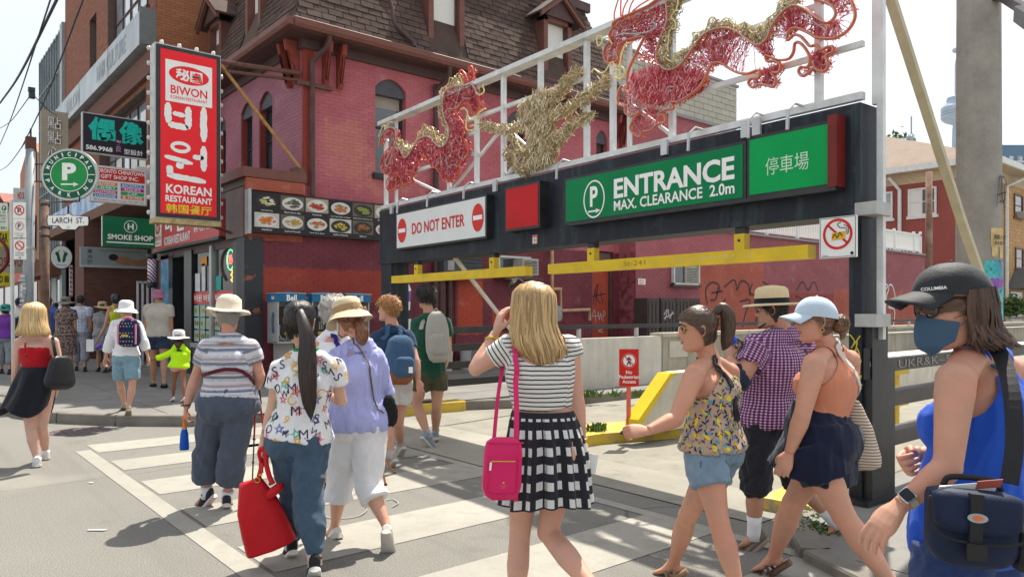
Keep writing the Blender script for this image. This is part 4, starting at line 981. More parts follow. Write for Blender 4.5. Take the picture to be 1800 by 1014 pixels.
crest=A([(165,640),(160,600),(180,560),(195,590),(215,575),(225,610),(245,615),(290,610),(330,560),(330,520),(360,505),(375,460),(410,500),(435,480),(455,520),(470,580),(490,590),(505,540),(530,540),(540,480),(515,470),(510,420),(490,410),(485,350),(490,310),(500,270),(500,210),(530,190),(560,160),(570,120),(600,125),(620,95),(640,90),(660,150),(670,180),(620,185),(560,205),(530,250),(520,330),(535,420),(565,490),(565,560),(540,610),(500,630),(460,600),(430,560),(380,555),(330,590),(280,670),(245,710),(225,690),(200,640)])
sticks(FG,crest,1500,.045,.006,GLD,d1,'crest_tinsel',layers=.06,seedd=8,sd_=2);rope(FG,crest,.006,YLT,d1,'crest_outline',.04,True)
for L in([(830,170),(820,180),(830,220),(800,245),(770,230)],[(655,355),(680,345),(705,370),(700,420),(695,460),(700,500),(730,510),(760,495),(750,470),(725,480)],[(710,400),(730,430),(770,420),(790,380),(830,350),(842,352)],[(45,560),(60,510),(80,470),(100,480),(120,450),(150,445)]):rope(FG,A(L),.010,YLT,d1,'whisker',.05)
B_=T(1040,0,3.596)
d2=thing('dragon_figure','large open red wire dragon stretched along the right half of the gantry against the sky','dragon decoration',FG.P(6,3.4,0),'tinsel dragons on the gantry')
topl=[(470,-30),(490,20),(500,90),(498,150),(478,200),(455,260),(435,330),(435,390),(465,430),(500,448),(545,440),(590,410),(640,345),(700,262),(760,210),(840,185),(920,198),(980,238),(1040,283),(1085,290),(1130,250),(1170,160),(1230,85),(1300,45),(1370,68),(1440,120),(1500,152),(1540,140),(1562,100),(1545,55),(1500,25),(1430,5),(1370,-20)]
outl=[(1370,-20),(1450,-60),(1560,-60),(1640,-10),(1680,70),(1678,140),(1630,210),(1550,250),(1450,248),(1380,212),(1310,185),(1270,205),(1255,245),(1262,262)]
leg=[(1262,262),(1300,230),(1340,240),(1370,270),(1400,300),(1440,295),(1470,325),(1500,310),(1540,305),(1545,335),(1500,365),(1515,410),(1500,455),(1455,455),(1425,440),(1390,470),(1350,487),(1328,460),(1345,430),(1385,430),(1400,390),(1380,330),(1335,280),(1305,285),(1295,340),(1265,380),(1200,385),(1125,360)]
low=[(1125,360),(1130,395),(1180,395),(1215,420),(1200,465),(1160,470),(1185,510),(1170,555),(1120,545),(1080,540),(1040,560),(1012,535),(1030,505),(1075,500),(1080,450),(1010,472),(950,468),(890,440),(840,408),(795,405),(765,440),(735,510),(690,570),(630,615),(565,650),(520,650),(540,690),(490,700),(440,730),(480,735),(485,780),(440,790),(390,830),(340,840),(330,870),(300,860),(265,820),(285,760),(320,715),(270,740),(235,720),(230,680),(190,660),(190,590),(215,550),(250,565)]
front=[(250,565),(245,500),(262,430),(300,350),(340,270),(352,240),(300,245),(240,262),(195,290),(182,340),(190,385),(150,405),(112,395),(98,350),(112,300),(140,265),(132,230),(150,190),(160,150),(210,120),(270,95),(370,50),(440,0)]
outline=B_(topl+outl[1:]+leg[1:]+low[1:]+front[1:])
tp,ot=B_(topl),B_(outl)
def near(pl,x,y):return min(pl,key=lambda p:(p[0]-x)**2+(p[1]-y)**2)
top_s=[tuple(p)for p in cr(tp,4)];rest=[tuple(p)for p in cr(B_(outl+leg[1:]+low[1:]+front[1:]),4)]
rg=random.Random(4);mb=MB();strands=[]
for i in range(620):
 p=rg.choice(top_s[12:-2]);q=min(rest,key=lambda r_:math.hypot(r_[0]-p[0],r_[1]-p[1])+(0 if inpoly((r_[0]+p[0])/2,(r_[1]+p[1])/2,outline)else 9)+rg.uniform(0,.16))
 if not inpoly((p[0]+q[0])/2,(p[1]+q[1])/2,outline):continue
 k=max(3,int(math.hypot(q[0]-p[0],q[1]-p[1])/.05));o_=rg.uniform(-.04,.05)
 mb.tube([FG.P(p[0]+(q[0]-p[0])*t/k+rg.gauss(0,.008),p[1]+(q[1]-p[1])*t/k+rg.gauss(0,.008),o_)for t in range(k+1)],.0028,3)
 for t in range(k):
  if rg.random()<.7:
   x,y=p[0]+(q[0]-p[0])*(t+.5)/k,p[1]+(q[1]-p[1])*(t+.5)/k;a=rg.uniform(0,6.28)
   mb.tube([FG.P(x,y,o_),FG.P(x+math.cos(a)*.03,y+math.sin(a)*.03,o_+rg.uniform(-.02,.02))],.004,3)
mb.build('tinsel_strands',TIN,d2,kind='stuff')
chest=B_([(250,560),(250,480),(330,440),(430,420),(500,450),(600,430),(680,440),(735,510),(690,570),(560,645),(480,650),(440,660),(330,640),(290,610)])
sticks(FG,chest,2600,.07,.004,TIN,d2,'chest_tinsel',lambda x,y:1.3,.05,9,.35)
head=B_([(352,240),(300,245),(240,262),(195,290),(182,340),(190,385),(150,405),(112,395),(98,350),(112,300),(140,265),(132,230),(150,190),(160,150),(210,120),(270,95),(370,50),(470,0),(498,100),(478,200),(420,230)])
sticks(FG,head,1700,.06,.004,TIN,d2,'head_tinsel',lambda x,y:.5,.05,10,.5)
for nm,L in(('claw_tinsel',low[2:16]),('claw_tinsel',leg[8:22]),('leg_tinsel',low[27:46])):sticks(FG,B_(L),330,.05,.004,TIN,d2,nm,None,.04,11,2)
rope(FG,outline,.0135,ORT,d2,'body_outline',.045,True)
rope(FG,tp,.006,GRT,d2,'wire_outline',.065);rope(FG,B_(outl+leg[1:]+low[1:]+front[1:]),.004,GRT,d2,'wire_outline',.065)
for L in([(165,130),(165,90),(185,20),(205,-40)],[(205,110),(205,40),(210,-20)],[(215,110),(225,60),(255,0),(275,-40)],[(255,95),(270,40),(300,-10)],[(280,80),(330,40),(380,10),(440,-30)]):rope(FG,B_(L),.009,ORT,d2,'horn',.05)
for L in([(180,240),(220,225),(300,225),(380,215),(430,185),(425,155),(400,160)],[(60,270),(70,240),(95,245),(90,285),(70,300),(62,270)],[(95,260),(130,250),(160,290)]):rope(FG,B_(L),.009,YLT if L[0][0]<100 else GRT,d2,'whisker',.07)
for L in([(25,465),(40,445),(80,470),(110,460),(135,420),(160,400),(170,430),(200,420),(215,350),(240,290),(278,278)],[(200,420),(225,440),(235,470),(210,505),(175,495),(165,460),(195,450),(205,475),(190,485)]):rope(FG,B_(L),.010,YLT,d2,'beard',.06)
for L in([(190,200),(240,120),(290,130),(310,180)],[(200,160),(230,200),(280,190)],[(120,350),(150,360),(170,330),(155,390)],[(490,600),(500,560),(550,555)],[(350,640),(360,560),(390,500)],[(400,690),(350,660),(330,620)],[(210,620),(260,610),(265,670),(230,690)],[(350,760),(420,680),(440,640)],[(1360,100),(1440,160),(1500,200)],[(450,770),(470,750),(450,740)]):rope(FG,B_(L),.005,random.choice([GRT,ORT,RDT]),d2,'wire_detail')
cr2=B_([(500,-20),(560,-30),(555,60),(520,110),(545,150),(545,185),(510,200),(500,280),(495,330),(480,360),(500,385),(530,395),(545,350),(580,330),(640,300),(660,250),(655,215),(700,210),(740,190),(760,130),(790,118),(820,150),(870,120),(895,150),(920,175),(990,150),(1010,195),(1040,215),(1080,165),(1110,190),(1125,130),(1150,110),(1185,80),(1200,20),(1230,10),(1290,-20),(1330,10),(1300,40),(1230,82),(1170,160),(1130,250),(1085,288),(1040,282),(980,238),(920,198),(840,185),(760,210),(700,262),(640,345),(590,410),(545,438),(500,448),(465,428),(435,390),(435,330),(455,260),(478,200),(498,150)])
sticks(FG,cr2,2300,.05,.005,GLD,d2,'crest_tinsel',None,.06,12,2);rope(FG,cr2[:36],.007,YLT,d2,'crest_outline',.04)
C_=T(650,90,3.99)
d3=thing('gold_tinsel_figure','spiky figure of dull gold tinsel between the two dragons','tinsel decoration',FG.P(3,3.4,0))
core=C_([(1060,430),(1075,385),(1110,345),(1155,335),(1185,285),(1220,265),(1245,300),(1262,380),(1275,470),(1290,560),(1330,630),(1290,700),(1285,780),(1200,825),(1130,845),(1095,800),(1135,720),(1120,640),(1100,560),(1075,490)])
GS='needle_tinsel'
sticks(FG,core,2300,.10,.0055,GLD,d3,GS,lambda x,y:1.5,.09,21,.5)
def branch(L,w0,w1,n,sd_):
 P=cr(C_(L),5);rg=random.Random(sd_);V=[];poly=[]
 for i,p in enumerate(P):
  t=i/(len(P)-1);d=(P[min(i+1,len(P)-1)]-P[max(i-1,0)]);d/=np.linalg.norm(d)+1e-9;nn=np.array([-d[1],d[0]]);w_=w0+(w1-w0)*t
  poly.append((p+nn*w_,p-nn*w_))
 q=[tuple(a)for a,_ in poly]+[tuple(c_)for _,c_ in reversed(poly)]
 d=P[-1]-P[0];an=math.atan2(d[1],d[0])
 sticks(FG,q,n,.085,.0055,GLD,d3,GS,lambda x,y:an+random.choice((-.6,.6)),.06,sd_,.5)
branch([(1240,340),(1320,300),(1380,220),(1440,160),(1480,130)],.085,.045,520,22)
branch([(1270,460),(1400,400),(1520,320),(1600,250),(1680,205)],.075,.06,700,23)
branch([(1270,660),(1360,580),(1450,500),(1565,445)],.085,.04,560,24)
branch([(785,515),(880,540),(980,545),(1100,515)],.055,.06,520,25)
branch([(985,575),(1010,650),(1070,710),(1140,740)],.035,.06,330,26)
branch([(965,690),(990,760),(1050,820),(1110,860)],.05,.07,380,27)
branch([(1200,700),(1300,640),(1400,560)],.05,.03,150,28)
for L in([(1185,830),(1150,780),(1160,720)],[(975,600),(1030,670),(1110,700)],[(975,700),(1010,770),(1060,800)]):rope(FG,C_(L),.012,GRT,d3,'wire_frame',-.02)
# ================================================================ SIGNS ON THE STREET
def signthing(name,label,p,cat='sign',group=None):return thing(name,label,cat,p,group)
yS=14.6;xa_,xb_=ony(272,200,yS).x,ony(388,200,yS).x
bs=signthing('restaurant_sign','tall red Korean restaurant light-box sign hanging over the pavement edged with bulbs',(xa_,yS,3.2))
fB=Fr((xa_,yS,0),(1,0,0));BW_=xb_-xa_;z0s,z1s=3.28,6.50
CAB=M('cabinet_white',(.55,.56,.55),.5,.1,3,.1,20,dirt=.4,dirtc=(.3,.24,.12))
bar(fB,-.0,z0s,BW_,z1s,-.32,-.0).build('cabinet',CAB,bs);bar(fB,-.01,z0s-.09,BW_+.01,z0s,-.33,.01).build('rusty_tray',M('rust_edge',(.5,.38,.18),.7,.3,8,dirt=.6,dirtc=(.2,.1,.04)),bs)
bar(fB,.02,z0s+.02,BW_-.02,z1s-.03,0,.03).build('black_frame',BLK,bs)
SRD=M('sign_bright_red',(.86,.028,.038),.45,.03,2,.02,spec=.15)
fB2=Fr((xa_,yS-.03,0),(1,0,0));fB2.rect(.09,z0s+.09,BW_-.09,z1s-.10,.002,SRD,bs,'face');xm=BW_/2
fB2.rect(xm-.42,5.45,xm+.42,6.22,.004,WHL,bs,'emblem_plate');fB2.ell(xm,5.98,.36,.17,.006,SRD,bs,'emblem_disc');fB2.text('秘園',xm,5.98,.48,.22,.008,WHL,bs,.035)
fB2.text('BIWON',xm,5.68,.66,.16,.006,SRD,bs,.02);fB2.text('KOREAN RESTAURANT',xm,5.54,.66,.06,.006,SRD,bs,.01)
def brush(lines,w_):fB2.stroke(lines,w_,.005,WHL,bs,'brush_letter')
def blob(x0,y0,x1,y1,w_):
 V=[];n=12;P=[np.array((x0+(x1-x0)*i/n,y0+(y1-y0)*i/n))for i in range(n+1)];d=P[-1]-P[0];d/=np.linalg.norm(d);nn=np.array([-d[1],d[0]]);rg=random.Random(int(x0*999+y0*77))
 up=[tuple(p+nn*w_/2*rg.uniform(.85,1.12)*min(1,.45+3*min(i,n-i)/n))for i,p in enumerate(P)];dn=[tuple(p-nn*w_/2*rg.uniform(.85,1.12)*min(1,.45+3*min(i,n-i)/n))for i,p in enumerate(P)]
 fB2.poly(up+dn[::-1],.006,WHL,bs,'brush_letter')
for q in((.22,5.42,.22,5.04,.12),(.22,5.02,.58,5.0,.12),(.58,5.40,.58,4.98,.12),(.3,5.24,.52,5.22,.09),(.86,5.44,.86,4.78,.13),(.16,4.42,.66,4.34,.09),(.44,4.34,.42,4.22,.13),(.24,4.26,.26,4.10,.12),(.2,4.08,.90,4.02,.11),(.86,4.70,.86,4.22,.12),(.66,4.47,.86,4.47,.1)):blob(*q)
fB2.ring(.44,4.62,.18,.11,.065,.006,WHL,bs,'brush_letter')
fB2.text('KOREAN',xm,3.83,.82,.17,.006,WHL,bs,.03);fB2.text('RESTAURANT',xm,3.65,.84,.12,.006,WHL,bs,.03);fB2.text('韩国餐厅',xm,3.47,.82,.17,.006,M('letter_yellow',(.8,.6,.05)),bs,.02)
BUL=M('bulb_glass',(.62,.60,.55),.15,.1,8)
bpos=[(-.07,z)for z in np.linspace(z0s+.1,z1s-.1,12)]+[(BW_+.05,z)for z in np.linspace(z0s+.1,z1s-.1,12)]+[(x,z1s+.06)for x in np.linspace(.15,BW_-.1,4)]
b0_=None
for a,z_ in bpos:
 p=fB.P(a,z_,-.12)
 if b0_ is None:
  b0_=MB().lathe([(0,-.045),(.03,-.035),(.042,0),(.03,.035),(0,.045)],tuple(p),8).build('bulb',BUL,bs,smooth=True);bp0=p
 else:
  q=b0_.copy();COL.objects.link(q);q.location=p-bp0
sp2=thing('sign_support','rusty brown pipes and brace holding the tall red sign to the building corner','bracket',(5.5,14.4,6))
RUS=M('rust_pipe',(.13,.06,.045),.7,.3,10);RUSY=M('rust_yellow',(.38,.2,.07),.7,.3,10)
MB().tube([(xb_,yS+.1,6.42),(6.4,14.18,6.36)],.05,8).tube([(xb_,yS+.1,6.25),(6.4,14.2,6.22)],.035,8).build('arm',RUS,sp2)
MB().tube([(xb_+.02,yS+.1,6.38),(6.35,14.12,4.42)],.035,8).build('brace',RUSY,sp2)
MB().box(6.3,7.05,14.1,14.18,6.12,6.2).build('anchor_plate',RUS,sp2);MB().box(6.2,6.45,14.08,14.3,4.33,4.43).build('anchor_plate',RUS,sp2)
MB().tube([(xb_-.1,yS+.1,3.2),(5.28,14.9,3.1)],.03,6).build('lower_arm',RUS,sp2)
mn=signthing('menu_board','long black restaurant menu board with twelve dish photographs on the side wall',(5.3,14.1,3.1))
x0m,x1m=5.3,8.5;fM=Fr((x0m,14.0,0),(1,0,0));bar(fM,0,3.07,x1m-x0m,3.86,-.15,0).build('board',M('menu_black',(.02,.016,.018),.4),mn);bar(fM,-.06,3.04,0,3.89,-.17,.02).build('frame',STL,mn)
PLT=M('plate_white',(.6,.6,.58),.3,.05);PLB=M('plate_black',(.03,.03,.03),.3)
caps=[['SamGaeTang','Beef short ribs','KkanPunGi','Stir fried baby octopus','Beef short ribs hot pot','Bulgogi hot pot'],['DdukBokki','Seafood Pancake','Pork bone Soup','Seafood Pancake','BBQ Eel','Teriyaki']]
pal=[[[(.6,.55,.4),(.4,.4,.1)],[(.10,.08,.07),(.2,.25,.08)],[(.5,.06,.02),(.35,.04,.02)],[(.5,.16,.03),(.2,.2,.05)],[(.2,.3,.06),(.6,.25,.03)],[(.35,.3,.15),(.1,.3,.1)]],[[(.7,.15,.02),(.6,.3,.04)],[(.5,.32,.06),(.3,.3,.05)],[(.6,.1,.03),(.2,.4,.08)],[(.6,.4,.08),(.1,.25,.05)],[(.25,.09,.03),(.35,.15,.04)],[(.6,.1,.05),(.6,.55,.4)]]]
cwm=(x1m-x0m-.08)/6
for r_ in range(2):
 for k in range(6):
  cx=.05+cwm*(k+.5);cy=3.68-r_*.37;rg=random.Random(r_*10+k)
  if(k+r_)%3!=0:fM.rect(cx-cwm*.47,cy-.13,cx+cwm*.47,cy+.15,.003,M('photo_back%d'%(k%3),[(.5,.48,.44),(.12,.10,.08),(.35,.3,.2)][k%3]),mn,'photo')
  fM.ell(cx,cy,cwm*.42,.125,.006,PLB if(k*7+r_*3)%4==0 or k==4 else PLT,mn,'plate',n=22)
  for t_ in range(2):
   mb=MB();mt=M('dish%d%d%d'%(r_,k,t_),pal[r_][k][t_],.45,.5,60)
   for q in range(16 if t_==0 else 8):
    a_,rr_=rg.uniform(0,6.28),rg.uniform(0,1)**.6;x_,y_=cx+math.cos(a_)*rr_*cwm*.28,cy+math.sin(a_)*rr_*.075;s_=rg.uniform(.02,.04);ph=rg.uniform(0,3)
    mb.add([tuple(fM.P(x_+s_*1.3*math.cos(ph+w_*1.047),y_+s_*.6*math.sin(ph+w_*1.047*1.0),.008+.0015*q+.001*t_))for w_ in range(6)],[list(range(6))])
   mb.build('dish_food',mt,mn,kind='stuff')
  fM.text(caps[r_][k],cx,cy-.175,min(cwm*.85,len(caps[r_][k])*.022),.032,.004,WHL,mn)
def booth(x0,first,lab):
 t=thing('pay_phone',lab,'pay phone',(x0,13.8,.13),'blue topped pay phones on the side wall')
 BLU=M('phone_blue',(.015,.13,.27),.35,.05,3);PST=M('phone_steel',(.45,.45,.44),.35,.1,6,metal=.5)
 y0=13.5;x1=x0+.52
 mb=MB();mb.box(x0-.02,x1+.02,y0-.03,14.0,1.74,1.90);mb.prism([(x0-.02,y0-.03,1.9),(x1+.02,y0-.03,1.9),((x0+x1)/2,y0-.03,1.94)],(0,.5,0));h=mb.build('hood',BLU,t)
 MB().box(x0-.03,x1+.03,y0-.04,14.0,1.895,1.91).build('hood_trim',PST,h)
 ff=Fr((x0,y0-.032,0),(1,0,0));ff.text('Bell',.26,1.815,.2,.12,.002,WHL,h,.03)
 fl=Fr((x0-.022,13.8,0),(0,-1,0));fl.text('Bell',.12,1.82,.12,.07,.002,WHL,h,.02)
 MB().box(x0,x0+.02,y0,14.0,.97,1.74).box(x1-.02,x1,y0,14.0,.97,1.74).box(x0+.02,x1-.02,13.98,14.0,.97,1.74).box(x0,x1,y0+.02,14.0,.95,.98).build('shell',PST,t)
 fl.poly([(.08,1.15),(.13,1.13),(.14,1.22),(.11,1.26),(.11,1.42),(.14,1.46),(.13,1.55),(.08,1.53),(.055,1.42),(.055,1.25)],.002,BLU,t,'handset_logo')
 bd=MB().box(x0+.1,x1-.1,13.78,13.97,1.05,1.65).build('phone_body',M('phone_black',(.03,.03,.035),.35),t)
 fb=Fr((x0+.1,13.778,0),(1,0,0));fb.rect(.14,1.42,.3,1.62,.002,BLU if first else PST,bd,'instruction_card');fb.rect(.16,1.46,.28,1.56,.003,WHT,bd,'instruction_card')
 for i in range(3):
  for j in range(4):fb.rect(.17+i*.04,1.2+j*.04,.195+i*.04,1.225+j*.04,.004,PST,bd,'key')
 fb.rect(.15,1.1,.3,1.15,.004,M('phone_yellow',(.7,.4,.02)),bd,'slot_label')
 hs_=MB().tube(cr([(x0+.13,13.75,1.5),(x0+.12,13.7,1.47),(x0+.12,13.69,1.35),(x0+.13,13.75,1.3)],4),.022,8).build('handset',M('phone_black',(.03,.03,.035)),t)
 MB().tube(cr([(x0+.13,13.72,1.3),(x0+.1,13.66,1.1),(x0+.2,13.62,1.0),(x0+.26,13.7,1.1)],5),.009,6).build('cord',STL,hs_)
 MB().box(x0+.12,x1-.1,13.75,14.0,.13,.95).build('pedestal',M('pedestal_grey',(.35,.34,.32),.5),t)
 return t
for i,x0 in enumerate((5.62,6.31,7.04)):
 booth(x0,i!=0,['pay phone with blue hood beside the black corner pilaster','middle pay phone of the three with a blue hood, behind the dark ponytail','rightmost pay phone of the three, mostly hidden by the straw hat'][i])
fSm=Fr((onx(180,400,0).x,20.0,0),(1,0,0));xs0,xs1=ony(180,400,20).x,ony(277,400,20).x
def board(y,px0,px1,pz,name,label,face,edge=BLK,th=.12,rim=.0,cat='sign'):
 x0,x1=ony(px0,300,y).x,ony(px1,300,y).x;zt_=ony(px0,pz[0],y).z;zb_=ony(px0,pz[1],y).z
 t=thing(name,label,cat,(x0,y,zb_));fr=Fr((x0,y,0),(1,0,0));bar(fr,-rim,zb_-rim,x1-x0+rim,zt_+rim,-th,0).build('cabinet',edge,t)
 fr2=Fr((x0,y-.004,0),(1,0,0));fr2.rect(0,zb_,x1-x0,zt_,0,face,t,'face');return t,fr2,x1-x0,zb_,zt_
SMG=M('smoke_green',(.0,.14,.055),.35,.04,3,.02)
t,fr,w_,zb_,zt_=board(20,180,277,(379,432),'smoke_shop_sign','dark green smoke shop sign jutting out below the tall red sign',SMG,STL)
zm=(zb_+zt_)/2;fr.ring(w_/2,zm+.14,.15,.15,.015,.003,WHL,t);fr.text('H',w_/2,zm+.14,.14,.15,.003,WHL,t,.04);fr.text('SMOKE SHOP',w_/2,zm-.13,w_*.82,.13,.003,WHL,t,.025);fr.rect(w_*.07,zm-.28,w_*.93,zm-.25,.003,WHL,t,'underline')
t,fr,w_,zb_,zt_=board(21,146,258,(198,266),'hair_salon_sign','black light-box sign with big turquoise Chinese characters and a phone number',M('sign_black',(.012,.012,.02),.35),CAB,.15,.02)
TQC=M('letter_turquoise',(.0,.52,.42),.35);fr.text('偶',.42,zt_-.35,.62,.58,.004,TQC,t,.06);fr.text('像',1.1,zt_-.35,.58,.58,.004,TQC,t,.06)
fr.text('髮',.8,zb_+.32,.13,.14,.006,M('letter_pink',(.6,.25,.45)),t,.02);fr.text('反',.8,zb_+.16,.13,.14,.006,M('letter_pink',(.6,.25,.45)),t,.02)
fr.text('586.9968',.36,zb_+.12,.6,.12,.004,WHL,t,.03);fr.text('型設計',1.15,zb_+.12,.45,.14,.004,WHL,t,.01)
t,fr,w_,zb_,zt_=board(20.4,160,256,(291,352),'gift_shop_sign','white and red gift shop sign with eight coloured product strips',WHT,CAB,.12,.03)
H_=zt_-zb_;fr.rect(.02,zt_-H_*.38,w_-.02,zt_-.02,.003,REDS,t,'header')
fr.text('TORONTO CHINATOWN',w_*.52,zt_-H_*.11,w_*.92,.10,.005,WHL,t,.02);fr.text('GIFT SHOP INC.',w_*.52,zt_-H_*.27,w_*.7,.10,.005,WHL,t,.02)
cols=[('SOUVENIR',(.70,.22,.03)),('BACKPACK',(.04,.16,.5)),('T-SHIRT',(.02,.36,.12)),('SOCKS',(.5,.02,.25)),('CLOTHING',(.5,.02,.25)),('CAP',(.02,.36,.12)),('LUGGAGE',(.03,.2,.5)),('& MORE',(.65,.18,.02))]
for i,(s_,c_)in enumerate(cols):
 a0=.04 if i%2==0 else w_*.53;a1=w_*.47 if i%2==0 else w_-.04;y1=zt_-H_*(.43+.12*(i//2));y0=y1-H_*.10
 fr.rect(a0,y0,a1,y1,.003,M('strip_'+s_.strip('& ').lower(),c_,.4,.05),t,'product_strip');fr.text(s_,(a0+a1)/2,(y0+y1)/2,min((a1-a0)*.85,len(s_)*.075),.065,.005,WHL,t,.015)
fr.text('383 Dundas St. West, Toronto, ON. M5T 1G6',w_/2,zb_+H_*.045,w_*.92,.045,.004,BLL,t)
t,fr,w_,zb_,zt_=board(26,72,120,(192,330),'dim_sum_sign','tall beige vertical sign with raised dark Chinese characters',M('beige_panel',(.38,.33,.25),.6,.06,2),M('beige_edge',(.3,.27,.2)),.2)
DBR=M('letter_maroon',(.14,.05,.05))
for i,ch in enumerate('點點心'):fr.text(ch,w_*.5,zt_-.38-i*.45,.36,.36,.03,DBR,t,.02);fr.text(ch,w_*.5-.015,zt_-.37-i*.45,.36,.36,.034,WHL,t,-.005)
pl=thing('utility_pole','grey painted steel utility pole with a brown box on top beside the round sign','pole',(1.9,15,.13))
pb0=W(52,700,12.8);PX=lambda px,py,d=12.8:W(px,py,d)
PGR=M('pole_grey',(.27,.30,.32),.5,.12,3,.1,20,dirt=.35,dirtc=(.15,.13,.12))
p_top=PX(54,262);p_bot=PX(46,700);p_bot.z=.13
MB().tube([p_bot,p_top],[.095,.075],16).build('shaft',PGR,pl,smooth=True)
bx=p_top+Vector((0,0,.1));MB().box(bx.x-.075,bx.x+.075,bx.y-.075,bx.y+.075,bx.z-.1,bx.z+.1).build('top_box',M('rust_box',(.12,.045,.035),.8,.2),pl)
MB().tube([bx,bx+Vector((0,0,.25))],.015,6).tube([p_top+cr_*.09,p_top+cr_*.1-Vector((0,0,.55)),p_top+cr_*.25-Vector((0,0,.6))],.012,6).build('conduit',BLK,pl)
for py in(384,436):q=PX(49,py);MB().lathe([(.098,-.02),(.105,-.02),(.105,.02),(.098,.02)],tuple(q),16).build('band_clamp',STL,pl)
wf=Fr(PX(48,600)-cf*.1,cr_)
for i in range(16):wf.rect(-.08+.04*random.random(),.05+i*.07,.02+.05*random.random(),.1+i*.07,.003+.001*i,M('paper_scrap%d'%(i%3),[(.5,.5,.48),(.4,.38,.36),(.3,.35,.45)][i%3]),pl,'flyer')
pk=thing('parking_sign','round green Municipal Parking sign with a white P and an arrow','sign',PX(122,307))
fk=Fr(PX(122,307)-cf*.0,(cr_+cf*.04));R=.465
fk.ell(0,0,R+.015,R*.93+.015,-.06,CAB,pk,'cabinet',th=.06,n=48);fk.ell(0,0,R*.95,R*.885,.004,M('sign_dark_green',(.0,.10,.045),.35),pk,'face');fk.ell(0,0,R*.66,R*.61,.007,M('sign_mid_green',(.01,.27,.06),.35),pk,'disc')
fk.ring(0,0,R*.69,R*.64,.012,.008,WHL,pk);fk.text('P',-.0,.05,.24,.30,.01,WHL,pk,.05)
fk.stroke([[(-.14,-.17),(.1,-.17)]],.025,.01,WHL,pk,'arrow');fk.poly([(.07,-.13),(.07,-.21),(.16,-.17)],.01,WHL,pk,'arrow_head')
for sg in(-1,1):fk.rect(min(sg*R*.69,sg*R*.94),-.006,max(sg*R*.69,sg*R*.94),.006,.009,WHL,pk,'bar')
def arc(word,a0,a1,rx,ry,flip):
 for i,ch in enumerate(word):
  a=math.radians(a0+(a1-a0)*i/(len(word)-1));fk.text(ch,rx*math.cos(a),ry*math.sin(a),.055 if ch!='I' else .02,.07,.009,WHL,pk,.03,rot=a-math.pi/2 if not flip else a+math.pi/2)
arc('MUNICIPAL',160,20,R*.815,R*.76,False);arc('PARKING',198,342,R*.815,R*.76,True)
for dz in(.18,-.12):MB().tube([PX(56,307)+Vector((0,0,dz)),PX(80,307)+Vector((0,0,dz))],.012,6).build('arm',BLK,pk)
wp=thing('wooden_pole','thin rusty brown pole with band clamps carrying the street name sign','pole',(2,15,.13))
q0,q1=PX(79,352,13.2),PX(80,700,13.2);q1.z=.13;MB().tube([q1,q0],[.075,.065],12).build('shaft',M('rusty_pole',(.14,.085,.06),.8,.4,8,.4,40),wp,smooth=True)
for py in(360,400,415):MB().lathe([(.078,-.02),(.085,0),(.078,.02)],tuple(PX(79,py,13.2)),12).build('band_clamp',BLK,wp)
ls=thing('street_name_sign','white Larch St. street name plate with a rounded lower tab','street sign',PX(120,388,12.6))
fl=Fr(PX(120,388,12.6),cr_)
sh=[(-.355,-.08),(-.365,0),(-.355,.09),(-.06,.095),(-.02,.125),(.03,.125),(.07,.09),(.345,.07),(.355,0),(.345,-.085),(.18,-.10),(.13,-.16),(-.1,-.155),(-.16,-.09)]
fl.poly([(a*1.02,b_*1.03)for a,b_ in sh],-.02,BLL,ls,'border_plate',th=.02);fl.poly([(a*.97,b_*.93)for a,b_ in sh],.003,WHL,ls,'sign_plate');fl.text('LARCH  ST.',0,.005,.54,.095,.006,BLL,ls,.01);fl.text('15',0,-.115,.04,.03,.006,BLL,ls)
MB().tube([PX(80,356,13.0),PX(140,354,12.7),PX(140,345,12.6)],.012,6).tube([PX(120,376,12.6),PX(120,362,12.6)],.015,6).build('arm',BLK,ls)
tp_=thing('sign_post','thin galvanised post at the left edge','pole',PX(21,650,13));g0,g1=PX(20,352,13),PX(24,690,13);g1.z=.13
MB().tube([g1,g0],.03,8).build('shaft',GALV,tp_)
def plate(px0,px1,py0,py1,d,face,name,label,par=None):
 t=par or thing(name,label,'sign',PX((px0+px1)/2,py1,d));f_=Fr(PX((px0+px1)/2,(py0+py1)/2,d),cr_);w_=(px1-px0)/F*d/2;h_=(py1-py0)/F*d/2
 f_.rect(-w_,-h_,w_,h_,0,face,t,'sign_plate',th=.012);f_.o=f_.P(0,0,.014);return t,f_,w_,h_
t,f_,w_,h_=plate(24,46,356,384,12.5,WHT,'no_parking_sign','white plate with a red circle crossing out a black P, upper in the stack');f_.ring(0,0,.085,.085,.018,.002,REDS,t);f_.text('P',0,0,.06,.09,.001,BLL,t,.03);f_.stroke([[(-.055,.055),(.055,-.055)]],.018,.003,REDS,t,'slash')
t,f_,w_,h_=plate(24,46,385,418,12.5,WHT,'turn_restriction_sign','faded white plate with a pink ring and an arrow in the middle of the stack');f_.ring(0,.04,.075,.075,.02,.002,M('faded_pink',(.65,.35,.4)),t);f_.text('P',0,.04,.05,.08,.002,BLL,t,.02);f_.text('11:00am-6pm',0,-.09,.16,.022,.002,BLL,t);f_.text('< 45 MIN',0,-.13,.12,.025,.002,BLL,t)
t,f_,w_,h_=plate(25,46,420,456,12.5,WHT,'no_turn_sign','white plate with a red crossed ring and small print, lowest in the stack');f_.ring(0,.06,.08,.08,.018,.002,REDS,t);f_.stroke([[(-.055,.115),(.055,.005)]],.018,.003,REDS,t,'slash');f_.text('7:00am',0,-.06,.14,.025,.002,BLL,t);f_.text('MON-FRI',0,-.1,.14,.025,.002,BLL,t);f_.text('<',0,-.145,.05,.03,.002,BLL,t,.03)
